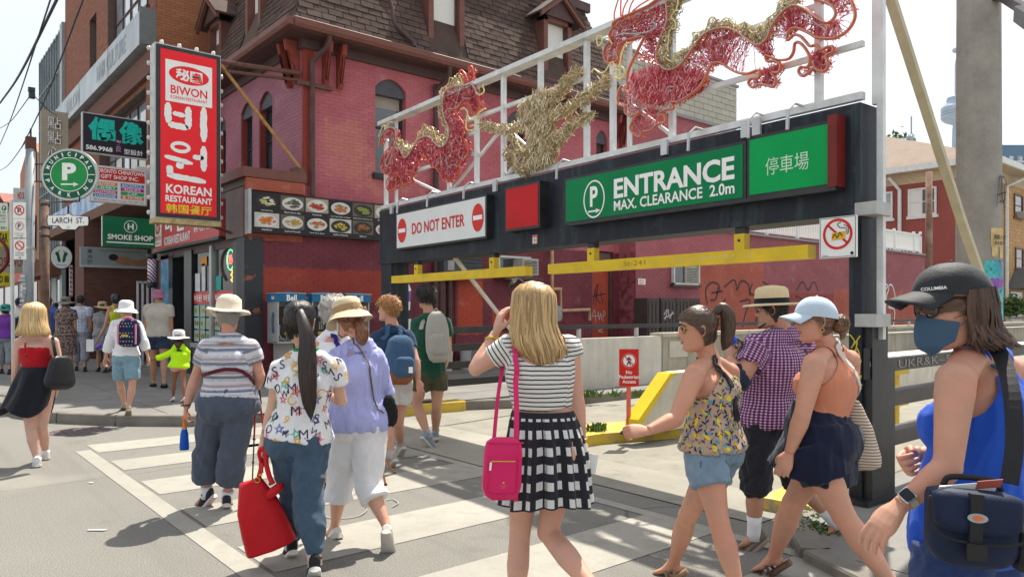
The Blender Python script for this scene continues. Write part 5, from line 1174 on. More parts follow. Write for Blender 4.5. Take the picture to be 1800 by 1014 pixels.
t,f_,w_,h_=plate(-12,13,357,406,12,M('pale_sign',(.55,.6,.5)),'parking_hours_sign','pale green parking hours sign cut by the left edge');f_.ell(.07,.14,.04,.04,.001,SMG,t);f_.text('P',.07,.14,.03,.05,.003,WHL,t,.02)
for i in range(4):f_.text(['AM - PM','10:00 PM','Fri - PM','8:00 PM'][i],.03,.07-i*.05,.12,.025,.002,BLL,t)
f_.text('1201',.05,-.18,.12,.045,.002,SMG,t,.02)
bpx=ony(267,480,19.9)
bt=thing('barber_pole','red white and blue striped barber pole on the brick pier','barber pole',bpx)
za,zc=ony(267,502,19.9).z,ony(267,450,19.9).z
b=NB('barber_stripes');o=pos(b);s_=b.sep(o);v_=b.math('ADD',b.math('MULTIPLY',s_[2],5.5),b.math('MULTIPLY',s_[0],6));fr__=b.math('FRACT',v_)
c=b.mix(b.math('LESS_THAN',fr__,.25),(.75,.75,.75),(.6,.02,.02));c=b.mix(b.math('MULTIPLY',b.math('GREATER_THAN',fr__,.5),b.math('LESS_THAN',fr__,.75)),c,(.02,.06,.35));BARB=b.fin(c,.15)
MB().lathe([(0,za+.08-bpx.z),(.1,za+.08-bpx.z),(.1,zc-.08-bpx.z),(0,zc-.08-bpx.z)],tuple(bpx),20).build('striped_cylinder',BARB,bt,smooth=True)
for z0,z1 in((za-.05,za+.08),(zc-.08,zc+.05)):MB().lathe([(0,z0-bpx.z),(.09,z0-bpx.z),(.12,z0+.04-bpx.z),(.12,z1-bpx.z),(0,z1-bpx.z)],tuple(bpx),20).build('cap',BLK,bt)
# ================================================================ BUILDINGS TO THE LEFT
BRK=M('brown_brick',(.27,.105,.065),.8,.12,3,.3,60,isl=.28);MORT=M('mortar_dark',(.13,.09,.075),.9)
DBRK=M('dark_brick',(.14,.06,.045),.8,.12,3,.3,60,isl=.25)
bb=thing('brown_building','brown brick building with a silver fascia and wide upper windows','building',(5.3,27,0))
FQ=Fr((5.3,33.3,0),(0,-1,0));LQ=33.3-20.52
def qu(px):return 33.3-onx(px,200,5.3).y
hq=[(qu(190),9.65,qu(262),12.6),(qu(158),9.7,qu(170),11.5),(qu(175),5.2,qu(257),7.55)]
wallsheet(FQ,LQ,14.5,hq+[(8.3-.0,.13,LQ,4.3)],.35,MORT,bb)
courses(FQ,LQ,14.5,.23,.075,.010,.012,BRK,bb,'brick',hq+[(0,0,LQ,4.6)],300,None,.4)
SLF=glass('reflecting_pane',(.36,.40,.44),.05)
window(FQ,hq[0],bb,BROWN,[SLF,SLF,GLS],.25,.08,5,2,.12,rowpos=[.28],sillm=BROWN);window(FQ,hq[1],bb,BROWN,[SLF,GL],.25,.06,1,2,.12,rowpos=[.35],sillm=BROWN);window(FQ,hq[2],bb,BROWN,[SLF,GLS,CURT],.3,.08,6,2,None)
FR_=Fr((5.3,20.5,0),(1,0,0));wallsheet(FR_,9,14.5,[],.2,MORT,bb);courses(FR_,9,14.5,.23,.075,.010,.012,M('orange_brick',(.34,.13,.06),.8,.1,3,.3,60,isl=.2),bb,'brick',[(0,0,9,8.2)],300,None,.4)
MB().box(5.6,14.3,20.85,33.2,4.3,14.4).build('mass',MORT,bb)
MB().box(4.95,5.28,20.55,33.2,8.42,9.28).build('silver_fascia',M('silver_panel',(.40,.44,.46),.35,.25,.8,.05,10,metal=.4,dirt=.4,dirtc=(.25,.25,.25)),bb)
GHO=M('ghost_letter',(.36,.40,.42),.5);ff=Fr((4.945,33.2,0),(0,-1,0));ff.text('HAIR CULTURE',9.2,8.85,3.6,.5,.002,GHO,bb,.02);ff.text('SALON',3.5,8.85,2.4,.5,.002,GHO,bb,.02)
for u in(4.6,8.9):ff.rect(u,8.42,u+.04,9.28,.003,BROWN,bb,'panel_joint')
MB().box(4.9,5.3,20.5,20.56,8.38,9.32).build('fascia_end',M('fascia_end_grey',(.16,.17,.17),.5),bb)
MB().box(5.15,5.28,20.6,33.2,7.7,8.3).build('brick_band',DBRK,bb)
b=NB('painted_mural_band');o=pos(b);c=b.mix(b.rng(b.noise(o,1.6,5,.6),.45,.55),(.25,.42,.70),(.55,.66,.80));c=b.mix(b.rng(b.noise(o,6,6,.7),.6,.64),c,(.12,.2,.45));MUR=b.fin(c,.6)
b=NB('pink_mural_band');o=pos(b);c=b.mix(b.rng(b.noise(o,5,6,.7),.58,.62),(.66,.62,.6),(.65,.12,.15));MUR2=b.fin(c,.6)
ym_=onx(181,400,4.9).y
MB().box(4.85,5.28,ym_,33.2,4.55,5.25).build('mural_band',MUR,bb);MB().box(4.85,5.28,20.6,ym_,4.55,5.25).build('mural_band',MUR2,bb)
MB().box(4.6,5.28,20.6,33.2,4.25,4.54).build('timber_soffit',M('timber_brown',(.17,.075,.04),.7,.2,6),bb)
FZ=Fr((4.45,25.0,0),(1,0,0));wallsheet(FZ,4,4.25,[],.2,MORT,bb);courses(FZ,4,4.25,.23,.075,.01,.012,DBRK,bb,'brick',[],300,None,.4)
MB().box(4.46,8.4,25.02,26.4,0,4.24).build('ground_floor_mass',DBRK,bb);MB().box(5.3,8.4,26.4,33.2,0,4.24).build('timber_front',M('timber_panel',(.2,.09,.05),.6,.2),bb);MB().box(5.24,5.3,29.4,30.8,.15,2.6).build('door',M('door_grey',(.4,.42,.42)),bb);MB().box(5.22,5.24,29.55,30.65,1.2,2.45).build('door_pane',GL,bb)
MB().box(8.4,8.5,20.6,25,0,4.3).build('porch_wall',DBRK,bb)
t,fr,w_,zb_,zt_=board(24.9,141,259,(433,469),'beauty_sign','grey-green beauty salon banner with a lying woman and dark Chinese characters on brick',M('banner_grey',(.30,.35,.34),.5,.06,2),STL,.06)
for i,ch in enumerate('東方麗'):fr.text(ch,.25,zt_-.13-.17*i,.14,.13,.003,BLL,t,.01)
fr.text('Oriental Natural Beauty Wellness',w_*.6,zt_-.1,w_*.65,.09,.003,M('banner_text',(.12,.14,.14)),t)
SKP=M('print_skin',(.42,.2,.12),.5);fr.poly([(.85,zb_+.25),(1.0,zb_+.34),(1.2,zb_+.36),(1.5,zb_+.25),(1.8,zb_+.32),(2.2,zb_+.45),(2.3,zb_+.4),(2.3,zb_+.1),(1.9,zb_+.08),(1.2,zb_+.1),(1.0,zb_+.15)],.003,SKP,t,'printed_figure');fr.ell(.88,zb_+.32,.13,.10,.004,M('print_hair',(.03,.02,.02)),t,'printed_hair');fr.rect(0,zb_,w_,zb_+.07,.005,M('banner_band',(.45,.5,.5)),t,'band')
gt=thing('porch_gate','white metal bar gate standing open at the porch beside the blue mural','gate',(4.6,20.5,.13))
gz0,gz1=.2,ony(245,494,20.2).z
gx0,gx1=ony(242,500,20.2).x,ony(268,500,20.2).x
for i in range(4):x=gx0+(gx1-gx0)*i/3;MB().box(x-.02,x+.02,20.18,20.22,gz0,gz1).build('bar',M('gate_grey',(.5,.52,.53),.4),gt)
MB().box(gx0,gx1,20.18,20.22,gz1-.05,gz1).box(gx0,gx1,20.18,20.22,.75,.8).build('rail',M('gate_grey',(.5,.52,.53)),gt)
fn=thing('porch_fence','low dark board fence across the recessed porch','fence',(5,22,.13))
for i in range(14):x=4.5+i*.25;MB().box(x,x+.2,23.0,23.03,.13,1.25).build('board',M('fence_board',(.07,.05,.045),.7,.3),fn)
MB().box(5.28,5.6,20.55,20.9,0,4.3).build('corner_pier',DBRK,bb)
fo=thing('foot_spa_sign','small oval white sign with two green footprints','sign',ony(108,452,28));p0=ony(108,452,28);ffo=Fr(p0,(1,0,0))
rx=(ony(128,452,28).x-ony(88,452,28).x)/2;ffo.ell(0,0,rx,.40,-.1,BLK,fo,'cabinet',th=.1);ffo.ell(0,0,rx*.93,.37,.003,WHL,fo,'face')
for sg in(-1,1):
 ffo.poly([(sg*(.05+x),y)for x,y in((-.03,-.15),(.03,-.17),(.07,-.08),(.08,.02),(.13,.1),(.1,.17),(.03,.16),(.0,.05))],.005,SMG,fo,'footprint')
 for k in range(4):ffo.ell(sg*(.06+.035*k),.2-.012*k*k,.016,.018,.005,SMG,fo,'toe',n=10)
ffo.text('Reflexology',0,-.26,.3,.05,.005,SMG,fo)
MB().tube([p0+Vector((rx,.05,.1)),Vector((5.3,28.05,p0.z+.1))],.015,5).build('arm',BLK,fo)
t,fr,w_,zb_,zt_=board(29,122,128,(466,520),'vertical_red_letter_sign','narrow white board with red vertical letters',WHT,WHT,.04)
for i,ch in enumerate('MASSAGE'):fr.text(ch,w_/2,zt_-.1-i*.16,.09,.1,.003,REDS,t,.03)
t,fr,w_,zb_,zt_=board(31,78,87,(480,540),'vertical_shop_sign','narrow white board with large red letters by the shop door',WHT,WHT,.04)
for i,ch in enumerate('SPA'):fr.text(ch,w_/2,zt_-.22-i*.36,.18,.26,.003,REDS,t,.03)
gl_=thing('glass_building','tall glass curtain wall building with grey mullions on the left','building',(5.3,36,0))
MB().box(5.35,12,33.3,39.5,0,12.75).build('mass',M('curtain_back',(.12,.15,.18),.5),gl_)
FGl=Fr((5.3,39.5,0),(0,-1,0));CWM=glass('curtain_glass',(.36,.42,.46),.06);CWF=M('mullion_grey',(.17,.2,.21),.4)
for i in range(9):
 for j in range(6):
  u,v=i*.63,3.6+j*1.52;FGl.rect(u,v,u+.63,v+1.52,.0,CWM,gl_,'pane')
for i in range(10):bar(FGl,i*.63-.03,3.6,i*.63+.03,12.8,0,.06).build('mullion',CWF,gl_)
for j in range(7):bar(FGl,0,3.57+j*1.52,5.7,3.63+j*1.52,.003,.05).build('transom',CWF,gl_)
bar(FGl,5.7,0,6.2,12.8,-.2,.12).build('end_pilaster',M('pilaster_grey',(.30,.33,.34),.4),gl_)
MB().box(4.6,5.3,33.4,39.4,2.95,3.55).build('canopy',M('timber_brown',(.17,.075,.04)),gl_)
FGd=Fr((5.29,39.5,0),(0,-1,0))
for i in range(4):bar(FGd,.3+i*1.5,.15,1.5+i*1.5,2.9,0,.04).build('shop_front',[M('timber_panel',(.2,.09,.05),.6,.2),GL,M('door_grey',(.4,.42,.42)),GL][i],gl_)
cols_=[((.42,.17,.09),9.5),((.35,.33,.3),7.5),((.3,.12,.09),8.6),((.45,.4,.33),7.0),((.25,.14,.1),9.0)]
y=39.7
for i,(c_,h_)in enumerate(cols_):
 t=thing('far_shop',['orange-brown brick shop house with chimneys next to the glass building','grey low shop house beyond the orange one','dark brick shop house farther along','cream shop house near the end of the row','brown shop house farthest down the street'][i],'building',(5.3,y,0))
 d=6.5;h_=h_;mb=MB().box(5.3,14,y,y+d,0,h_-.8);mb.prism([(5.3,y,h_-.8),(5.3,y+d,h_-.8),(5.3,y+d/2,h_+.3)],(9,0,0));mb.build('wall',M('far_wall%d'%i,c_,.8,.15,2),t)
 fr=Fr((5.29,y+d,0),(0,-1,0))
 for k in range(3):window(fr,(.6+k*2,4.4,1.6+k*2,6.0),t,BROWN,GL,-.03,.06)
 bar(fr,.2,3.0,d-.2,3.9,0,.25).build('shop_sign',M('far_sign%d'%i,[(.55,.08,.05),(.65,.5,.04),(.6,.58,.5),(.05,.25,.12),(.6,.3,.05)][i]),t)
 bar(fr,.5,.2,d-.5,2.9,0,.03).build('shop_window',GL,t)
 for k in range(3):MB().box(6.5,7.1,y+1+k*2,y+1.4+k*2,h_-.6,h_+.6).build('chimney',M('chimney_red',(.2,.07,.05)),t)
 y+=d
t,fr,w_,zb_,zt_=board(36,-30,62,(432,478),'script_letter_sign','wide beige sign with dark red script lettering at the left edge',M('beige_sign',(.45,.39,.29),.6,.05,2),BRN,.15)
fr.text('Rosewood',w_*.55,(zb_+zt_)/2,w_*.7,.55,.004,M('script_red',(.28,.02,.03)),t,.0)
for k,(p0_,q0_,lab,cc_,tx)in enumerate((((-25,20),(478,502),'yellow shop sign with dark letters low at the left edge',(.68,.55,.02),'PHO 88'),((-25,18),(400,432),'yellow sign with black print above the beige script sign',(.68,.55,.02),'5 STAR'),((24,47),(330,356),'white plate with red print above the parking signs',(.7,.7,.68),'HO SU'))):
 t,fr,w_,zb_,zt_=board(34+k,p0_[0],p0_[1],q0_,'shop_board',lab,M('board_face%d'%k,cc_,.5),BRN,.1);fr.text(tx,w_*.6,(zb_+zt_)/2,w_*.6,(zt_-zb_)*.5,.004,REDS if k==2 else BLL,t,.03)
RO=thing('red_ornament_frame','dark red curled metal ornament at the left edge of the picture','ornament',W(0,400,20));q=W(2,372,20)
fo_=Fr(q,cr_)
for L in([(-.3,.3),(-.1,.35),(.05,.2),(0,.05),(-.1,.1)],[(.0,.2),(.2,.2),(.35,.05),(.55,.0),(.6,-.3)],[(-.4,-.6),(-.1,-.7),(.15,-1.0),(.15,-1.4),(-.1,-1.7)]):MB().tube([fo_.P(a,c_)for a,c_ in cr(L,5)],.05,6).build('curl',M('ornament_red',(.16,.02,.025)),RO)
WI=M('wire_black',(.03,.03,.035),.6)
for i,(a,c_,lab)in enumerate((((0,182,16),(105,-10,8),'thick overhead cable rising to the top left'),((0,255,22),(92,-10,8),'thin overhead wire crossing the thick cable at the left'),((38,260,14),(150,-10,8),'dark overhead wire in front of the glass building'),((0,300,30),(52,240,12.8),'slack wire running to the pole top'),((0,226,25),(56,165,14),'twisted wire of the string lights'),((56,165,14),(110,205,26),'short wire from the light to the beige sign'))):
 p,q=W(*a),W(*c_);m_=(p+q)/2-Vector((0,0,.12));t=tag(MB().tube(cr([p,m_,q],8),.018 if i==0 else .010,5).build('overhead_wire',WI),lab,'wire','overhead wires at the left')
q=W(56,164,14);t=thing('string_light','small dark lamp hanging on the wires above the beige sign','lamp',q);MB().box(q.x-.05,q.x+.05,q.y-.05,q.y+.05,q.z-.1,q.z+.0).build('housing',BLK,t);MB().box(q.x-.06,q.x+.05,q.y-.05,q.y+.05,q.z+.02,q.z+.1).build('housing',BLK,t)
# ================================================================ RIGHT BACKGROUND
rb=thing('hip_roof_building','two-storey red and tan brick building with a brown hip roof at the right','building',(50,20,0))
RBR=M('red_stucco',(.30,.075,.06),.8,.08,2);TBR=M('tan_brick',(.50,.30,.13),.8,.08,2,isl=.15);WH2=M('eave_white',(.7,.7,.68),.5)
x0,y0=42.9,13.5;EV=9.0
MB().box(x0,62,y0+.05,38,0,EV).build('wall',RBR,rb)
FT=Fr((x0,y0,0),(1,0,0));wallsheet(FT,19,EV,[],.2,M('tan_mortar',(.36,.24,.13)),rb)
courses(FT,19,EV,.6,.2,.02,.02,TBR,rb,'brick',[],120)
mb=MB();e=.8;zr=EV+.35;A_,B2,C2,D2=(x0-e,y0-e,zr),(62+e,y0-e,zr),(62+e,38+e,zr),(x0-e,38+e,zr);R1,R2=(x0+9,y0+9,zr+4.2),(x0+9,30,zr+4.2)
mb.add([A_,B2,C2,D2,R1,R2],[[0,1,4],[1,2,5,4],[2,3,5],[3,0,4,5]]);mb.build('roof',M('roof_brown',(.21,.16,.125),.9,.12,1.5,.5,12),rb)
MB().box(x0-e,62+e,y0-e-.12,y0-e,zr-.3,zr+.02).box(x0-e-.12,x0-e,y0-e-.12,38+e,zr-.3,zr+.02).build('gutter',WH2,rb)
MB().box(x0-e,62+e,y0-e,38+e,zr-.32,zr-.28).build('soffit',M('soffit_cream',(.5,.42,.3)),rb);MB().box(x0-.05,62,y0-.03,38,EV-.5,EV+.05).build('frieze',M('frieze_cream',(.55,.45,.30)),rb)
FRd=Fr((x0-.01,38,0),(0,-1,0));ry=lambda px:38-onx(px,300,x0).y
for px0_,px1_ in((1533,1570),(1597,1647),(1462,1505)):
 window(FRd,(ry(px0_),6.7,ry(px1_),8.2),rb,WH2,[GLS,GL,CURT],-.02,.1,2,2,.15,sillm=WH2)
tx=lambda px:ony(px,300,y0).x-x0
window(FT,(tx(1781),6.8,tx(1796),8.1),rb,BROWNL,GL,-.02,.1,1,2,.12);window(FT,(tx(1783),3.9,tx(1797),5.1),rb,BROWNL,GL,-.02,.1,1,2,.12)
bar(FT,tx(1785),6.75,tx(1793),7.1,.05,.5).build('window_air_conditioner',M('casing_beige',(.42,.4,.34)),rb)
MB().tube([FT.P(tx(1765),0.3,.12),FT.P(tx(1765),8.3,.12),FT.P(tx(1783),8.9,.5)],.1,8).build('downspout',WH2,rb);MB().tube([FRd.P(ry(1583),0.3,.12),FRd.P(ry(1583),8.2,.12),FRd.P(ry(1570),8.9,.6)],.1,8).build('downspout',WH2,rb)
mb=MB();q=[(tx(1768),2.75),(tx(1800)+1,2.75),(tx(1784),3.9)];mb.prism([FT.P(a,c_,.0)for a,c_ in q],FT.n*1.4);mb.build('porch_roof',M('porch_grey',(.12,.12,.125)),rb)
for p in(1770,1812):MB().beam(FT.P(tx(p),.3,1.3),FT.P(tx(p),2.75,1.3),.15,.15).build('porch_post',M('frieze_cream',(.55,.45,.3)),rb)
MB().beam(FT.P(tx(1770),1.8,1.3),FT.P(tx(1781),2.75,1.3),.1,.1).build('porch_brace',M('frieze_cream',(.55,.45,.3)),rb);bar(FT,tx(1776),.2,tx(1796),2.6,-.0,.02).build('porch_door',GL,rb)
q=W(1583,300,48);MB().tube([q-Vector((0,0,.6)),q+Vector((0,0,.5))],.12,8).build('vent_pipe',BRN,rb)
sh_=thing('rusty_pole','rusty brown pole with peeling posters standing before the red building','pole',ony(1633,500,12.2)+Vector((0,0,-4)))
p=ony(1633,500,11.0);MB().tube([(p.x,11.0,.13),(p.x,11.0,ony(1633,302,11).z)],.115,12).build('shaft',M('rust_brown',(.19,.10,.07),.8,.4,3,.3,30,dirt=.5,dirtc=(.45,.4,.3)),sh_,smooth=True)
def leafball(name,label,c,rx,ry_,rz,n,ls_,cat='tree',trunk=None,mat=None):
 t=thing(name,label,cat,(c[0],c[1],0));rg=np.random.default_rng(int(abs(c[0]*7+c[1])))
 cl=rg.normal(size=(22,3));cl/=np.linalg.norm(cl,axis=1)[:,None];cl*=rg.uniform(.3,.9,(22,1));V=[];Fc=[]
 for i in range(n):
  k=cl[rg.integers(22)];p=(k+rg.normal(size=3)*.22)*np.array([rx,ry_,rz])+np.array(c);a=rg.normal(size=3);a/=np.linalg.norm(a);b_=np.cross(a,rg.normal(size=3));b_/=np.linalg.norm(b_)+1e-9;s_=ls_*rg.uniform(.6,1.3)
  j=len(V);V+=[p-a*s_,p+b_*s_*.45,p+a*s_,p-b_*s_*.45];Fc.append([j,j+1,j+2,j+3])
 mkobj('crown',np.array(V),Fc,mat or M('leaf_green',(.07,.13,.025),.6,.3,3,isl=.4),t,kind='stuff')
 if trunk:MB().tube([(c[0],c[1],0),(c[0]+.1,c[1],c[2])],[trunk,trunk*.5],8).build('trunk',M('bark',(.1,.07,.05),.9,.3),t)
 return t
leafball('leafy_tree','bright green tree top peeping over the hip roof',tuple(W(1540,262,62)),2.6,2.2,1.3,1600,.28,'tree',.25)
leafball('roadside_bush','green bush by the porch at the far right',tuple(ony(1785,538,12.5)),.8,.6,.5,700,.14,'bush')
tw=thing('tall_tower','pale blue communications tower with a round pod fading in the haze','tower',W(1684,545,1320))
bpt=W(1684,545,1320);TWC=M('tower_haze_blue',(.16,.24,.35),.7,.03,.01,0)  # concrete tinted blue: part of the distance haze is in this colour
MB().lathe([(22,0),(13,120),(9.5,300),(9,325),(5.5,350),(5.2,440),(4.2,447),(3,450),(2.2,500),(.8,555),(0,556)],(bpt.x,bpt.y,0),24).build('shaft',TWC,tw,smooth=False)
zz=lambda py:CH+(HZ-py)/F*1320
MB().lathe([(9,zz(219)),(22,zz(213)),(27,zz(208)),(27,zz(203)),(24,zz(202)),(24,zz(198)),(27,zz(196)),(27,zz(189)),(24,zz(186)),(18,zz(180)),(18,zz(172)),(8,zz(168)),(0,zz(167))],(bpt.x,bpt.y,0),32).build('pod',M('pod_haze_blue',(.13,.21,.32),.5,.05,.02,0),tw)  # pod colour carries the same painted haze blue as the shaft
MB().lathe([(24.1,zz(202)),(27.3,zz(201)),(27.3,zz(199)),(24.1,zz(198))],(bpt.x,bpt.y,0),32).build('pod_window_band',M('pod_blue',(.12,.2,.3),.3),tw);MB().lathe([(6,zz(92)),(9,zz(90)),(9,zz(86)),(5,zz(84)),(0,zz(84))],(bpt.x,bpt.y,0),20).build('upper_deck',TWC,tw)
for k,(p0_,p1_,q_,lab)in enumerate((((1757,1830,255),0,0,'blue glass condominium tower at the right edge'),((1672,1700,266),0,0,'dark top of a far block below the tall tower'))):
 a,c_,tp2=p0_;d=330 if k==0 else 600;t=thing('condo_tower',lab,'building',W((a+c_)/2,545,d));zt_=CH+(HZ-tp2)/F*d;p=W(a,545,d);w_=(c_-a)/F*d
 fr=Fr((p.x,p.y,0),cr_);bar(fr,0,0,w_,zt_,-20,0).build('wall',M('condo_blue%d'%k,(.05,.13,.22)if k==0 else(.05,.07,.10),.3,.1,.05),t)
 if k==0:
  for r_ in range(18):
   bar(fr,0,zt_-8-r_*3.1,w_,zt_-7.2-r_*3.1,0,.8).build('balcony_slab',M('condo_slab',(.5,.53,.55)),t)
   for q in range(5):bar(fr,.6+q*3.7,zt_-7.2-r_*3.1,2.6+q*3.7,zt_-5-r_*3.1,0,.2).build('window',SLF,t)
cn_=thing('tower_crane','pale lattice tower crane mast far behind the roof','crane',W(1602,545,500));p=W(1602,545,500)
CRM=M('crane_teal',(.25,.33,.34),.6);mb=MB();zt_=CH+(HZ-205)/F*500
for sx,sy in((-1.2,-1.2),(1.2,-1.2),(1.2,1.2),(-1.2,1.2)):mb.beam((p.x+sx,p.y+sy,0),(p.x+sx,p.y+sy,zt_-12),.5,.5)
for i in range(26):mb.beam((p.x-1.2,p.y-1.2,i*4.4),(p.x+1.2,p.y-1.2,i*4.4+4.4),.3,.3)
mb.build('mast',CRM,cn_);MB().beam((p.x,p.y,zt_-12),(p.x,p.y,zt_),.8,.8).build('mast_head',CRM,cn_);MB().box(p.x-3.5,p.x+3,p.y-2,p.y+2,zt_-20,zt_-15).build('cab',CRM,cn_)
MB().beam((p.x,p.y,zt_-14),(p.x+30*.2,p.y+40,zt_-8),1.2,1.2).build('jib',CRM,cn_)
GRS=M('weed_green',(.09,.16,.025),.6,.3,5,isl=.4)
def weeds(name,label,pts,n,h):
 t=thing(name,label,'weeds',pts[0]);rg=random.Random(n);V=[];Fc=[]
 for i in range(n):
  c_=Vector(rg.choice(pts))+Vector((rg.gauss(0,.06),rg.gauss(0,.04),0));a=rg.uniform(0,6.28);t_=rg.uniform(.2,.8)*h;l_=Vector((math.cos(a),math.sin(a),0));s_=Vector((-l_.y,l_.x,0))*.012
  j=len(V);V+=[tuple(c_-s_*.5),tuple(c_+s_*.5),tuple(c_+l_*t_*.5+s_+Vector((0,0,t_))),tuple(c_+l_*t_*.9+Vector((0,0,t_*1.2))),tuple(c_+l_*t_*.5-s_+Vector((0,0,t_)))];Fc.append([j,j+1,j+2,j+3,j+4])
 mkobj('leaves',[tuple(v)for v in V],Fc,GRS,t,kind='stuff')
weeds('kerb_weeds','bright green weeds growing beside the yellow kerb at the right post',[tuple(onz(px,py,.0))for px,py in((1405,925),(1415,932),(1430,938),(1442,944),(1450,948),(1420,922))],700,.09)
weeds('wall_weeds','small green weeds at the foot of the white wall',[tuple(onz(px,698,.13))for px in(1035,1042,1050,1080,1120)],110,.14)
weeds('kerb_weeds','tiny green tuft on the yellow island kerb',[tuple(onz(px,757,.13))for px in(1045,1050,1055)],120,.1)
mh=thing('manhole_cover','round reddish iron manhole cover in the asphalt by the kerb','manhole cover',gp(140,758)+(0,));c0=gp(140,758)
MH=M('iron_cover',(.11,.085,.085),.6,.2,8);MB().lathe([(0,.006),(.34,.006),(.36,.004)],(c0[0],c0[1],0),32).build('cover',MH,mh)
for i in range(7):MB().beam((c0[0]-.26+i*.085,c0[1]-.2,.008),(c0[0]-.26+i*.085,c0[1]+.2,.008),.02,.008).build('ridge',MH,mh)
LIT=M('litter_paper',(.6,.58,.52));rg=random.Random(3)
for i,(px,py)in enumerate(((170,931),(160,848),(1415,973),(735,718),(260,742))):
 p=onz(px,py,.006);L_=['flat stick-like scrap','tiny white scrap','crumpled white tissue','white scrap by the yellow kerb','small scrap by the kerb'][i]
 w1,w2=(.07,.012)if i==0 else(.02,.014);mb=MB();mb.prism([p+cr_*w1+cf*w2,p-cr_*w1+cf*w2*.5,p-cr_*w1*.8-cf*w2,p+cr_*w1*.9-cf*w2*1.2],(0,0,.012 if i==2 else .004));tag(mb.build('litter',LIT),L_+' of paper lying on the ground','litter')
CHK=M('chalk',(.25,.245,.22),.9)
FZ0=Fr((0,0,.010),(1,0,0),(0,1,0))
def chalk(L):FZ0.stroke([[gp(*p)for p in L]],.014,0,CHK,cw,'chalk_mark')
chalk([(555,905),(590,912),(630,908),(645,895),(635,882),(650,878)]);chalk([(690,892),(700,885),(690,878),(680,880)]);chalk([(475,848),(500,845),(545,840)]);chalk([(585,826),(620,820),(640,825)])
# ================================================================ PEOPLE: BUILDERS
A3=lambda v:np.array(v,dtype=float)
def nrm(v):return v/(np.linalg.norm(v)+1e-12)
def wn(P,f,seed=0,az=1.0):
 r=np.random.default_rng(seed);Q=P*np.array([1,1,az])*f;out=0;amp=1;tot=0
 wq=Q+.9*np.sin(Q[:,[1,2,0]]*1.3+seed)
 for k in range(7):
  d=r.normal(size=3);d/=np.linalg.norm(d);d2=r.normal(size=3);d2/=np.linalg.norm(d2)
  out=out+amp*np.sin(wq@d*(1+.45*k)+r.uniform(0,6)+1.2*np.sin(wq@d2*.8+r.uniform(0,6)));tot+=amp;amp*=.8
 return out/tot*1.6
def loft(C,L,R,seg=18,p=2.0):
 """closed tube through centres C; L lateral axes; R (lateral, other) radii"""
 C=[A3(c)for c in C];n=len(C);V=[];Fc=[]
 for i in range(n):
  d=nrm(C[min(i+1,n-1)]-C[max(i-1,0)]);l=A3(L[i]);l=nrm(l-d*l.dot(d));f=np.cross(d,l)
  ra,rb=R[i];ra=max(ra,.0005);rb=max(rb,.0005)
  a=np.arange(seg)*2*math.pi/seg;ca,sa=np.cos(a),np.sin(a)
  ca=np.sign(ca)*abs(ca)**(2/p);sa=np.sign(sa)*abs(sa)**(2/p)
  V.append(C[i]+np.outer(ca*ra,l)+np.outer(sa*rb,f))
 V=np.concatenate(V)
 for i in range(n-1):
  for k in range(seg):Fc.append([i*seg+k,i*seg+(k+1)%seg,(i+1)*seg+(k+1)%seg,(i+1)*seg+k])
 Fc+=[list(range(seg-1,-1,-1)),list(range((n-1)*seg,n*seg))]
 return V,Fc
def limb(P,st,lat,e=0.,t0=0,t1=9,seg=14,flat=1.,endcap=True):
 """P joints; st [(t, r)] t counts joints; e inflation; returns loft"""
 P=[A3(p)for p in P];st=[s for s in st if t0-1e-6<=s[0]<=t1+1e-6];C=[];R=[]
 T_=[s[0]for s in st];Rr=[s[1]for s in st]
 ts=np.linspace(max(t0,T_[0]),min(t1,T_[-1]),14)
 for t in ts:
  i=min(int(t),len(P)-2);C.append(P[i]+(P[i+1]-P[i])*(t-i));r=np.interp(t,T_,Rr);ee=np.interp(t,[x[0]for x in e],[x[1]for x in e])if isinstance(e,list)else e
  R.append((r+ee,(r+ee)*flat))
 return loft(C,[lat]*len(C),R,seg)
def ball(c,r,seg=14,ax=None):
 V=[];Fc=[];m=8;r=A3(r)if hasattr(r,'__len__')else np.array([r,r,r])
 for i in range(1,m):
  a=math.pi*i/m
  for k in range(seg):b_=2*math.pi*k/seg;V.append([math.sin(a)*math.cos(b_),math.sin(a)*math.sin(b_),math.cos(a)])
 V=[[0,0,1]]+V+[[0,0,-1]]
 for k in range(seg):Fc.append([0,1+k,1+(k+1)%seg]);Fc.append([len(V)-1,1+(m-2)*seg+(k+1)%seg,1+(m-2)*seg+k])
 for i in range(m-2):
  for k in range(seg):Fc.append([1+i*seg+k,1+(i+1)*seg+k,1+(i+1)*seg+(k+1)%seg,1+i*seg+(k+1)%seg])
 V=np.array(V)*r
 if ax is not None:V=V@np.array(ax)
 return V+A3(c),Fc
def join(L):
 V=[];Fc=[];n=0
 for v,f in L:V.append(v);Fc+=[[i+n for i in q]for q in f];n+=len(v)
 return np.concatenate(V),Fc
VS=bpy.data.scenes.new('tmp_build')
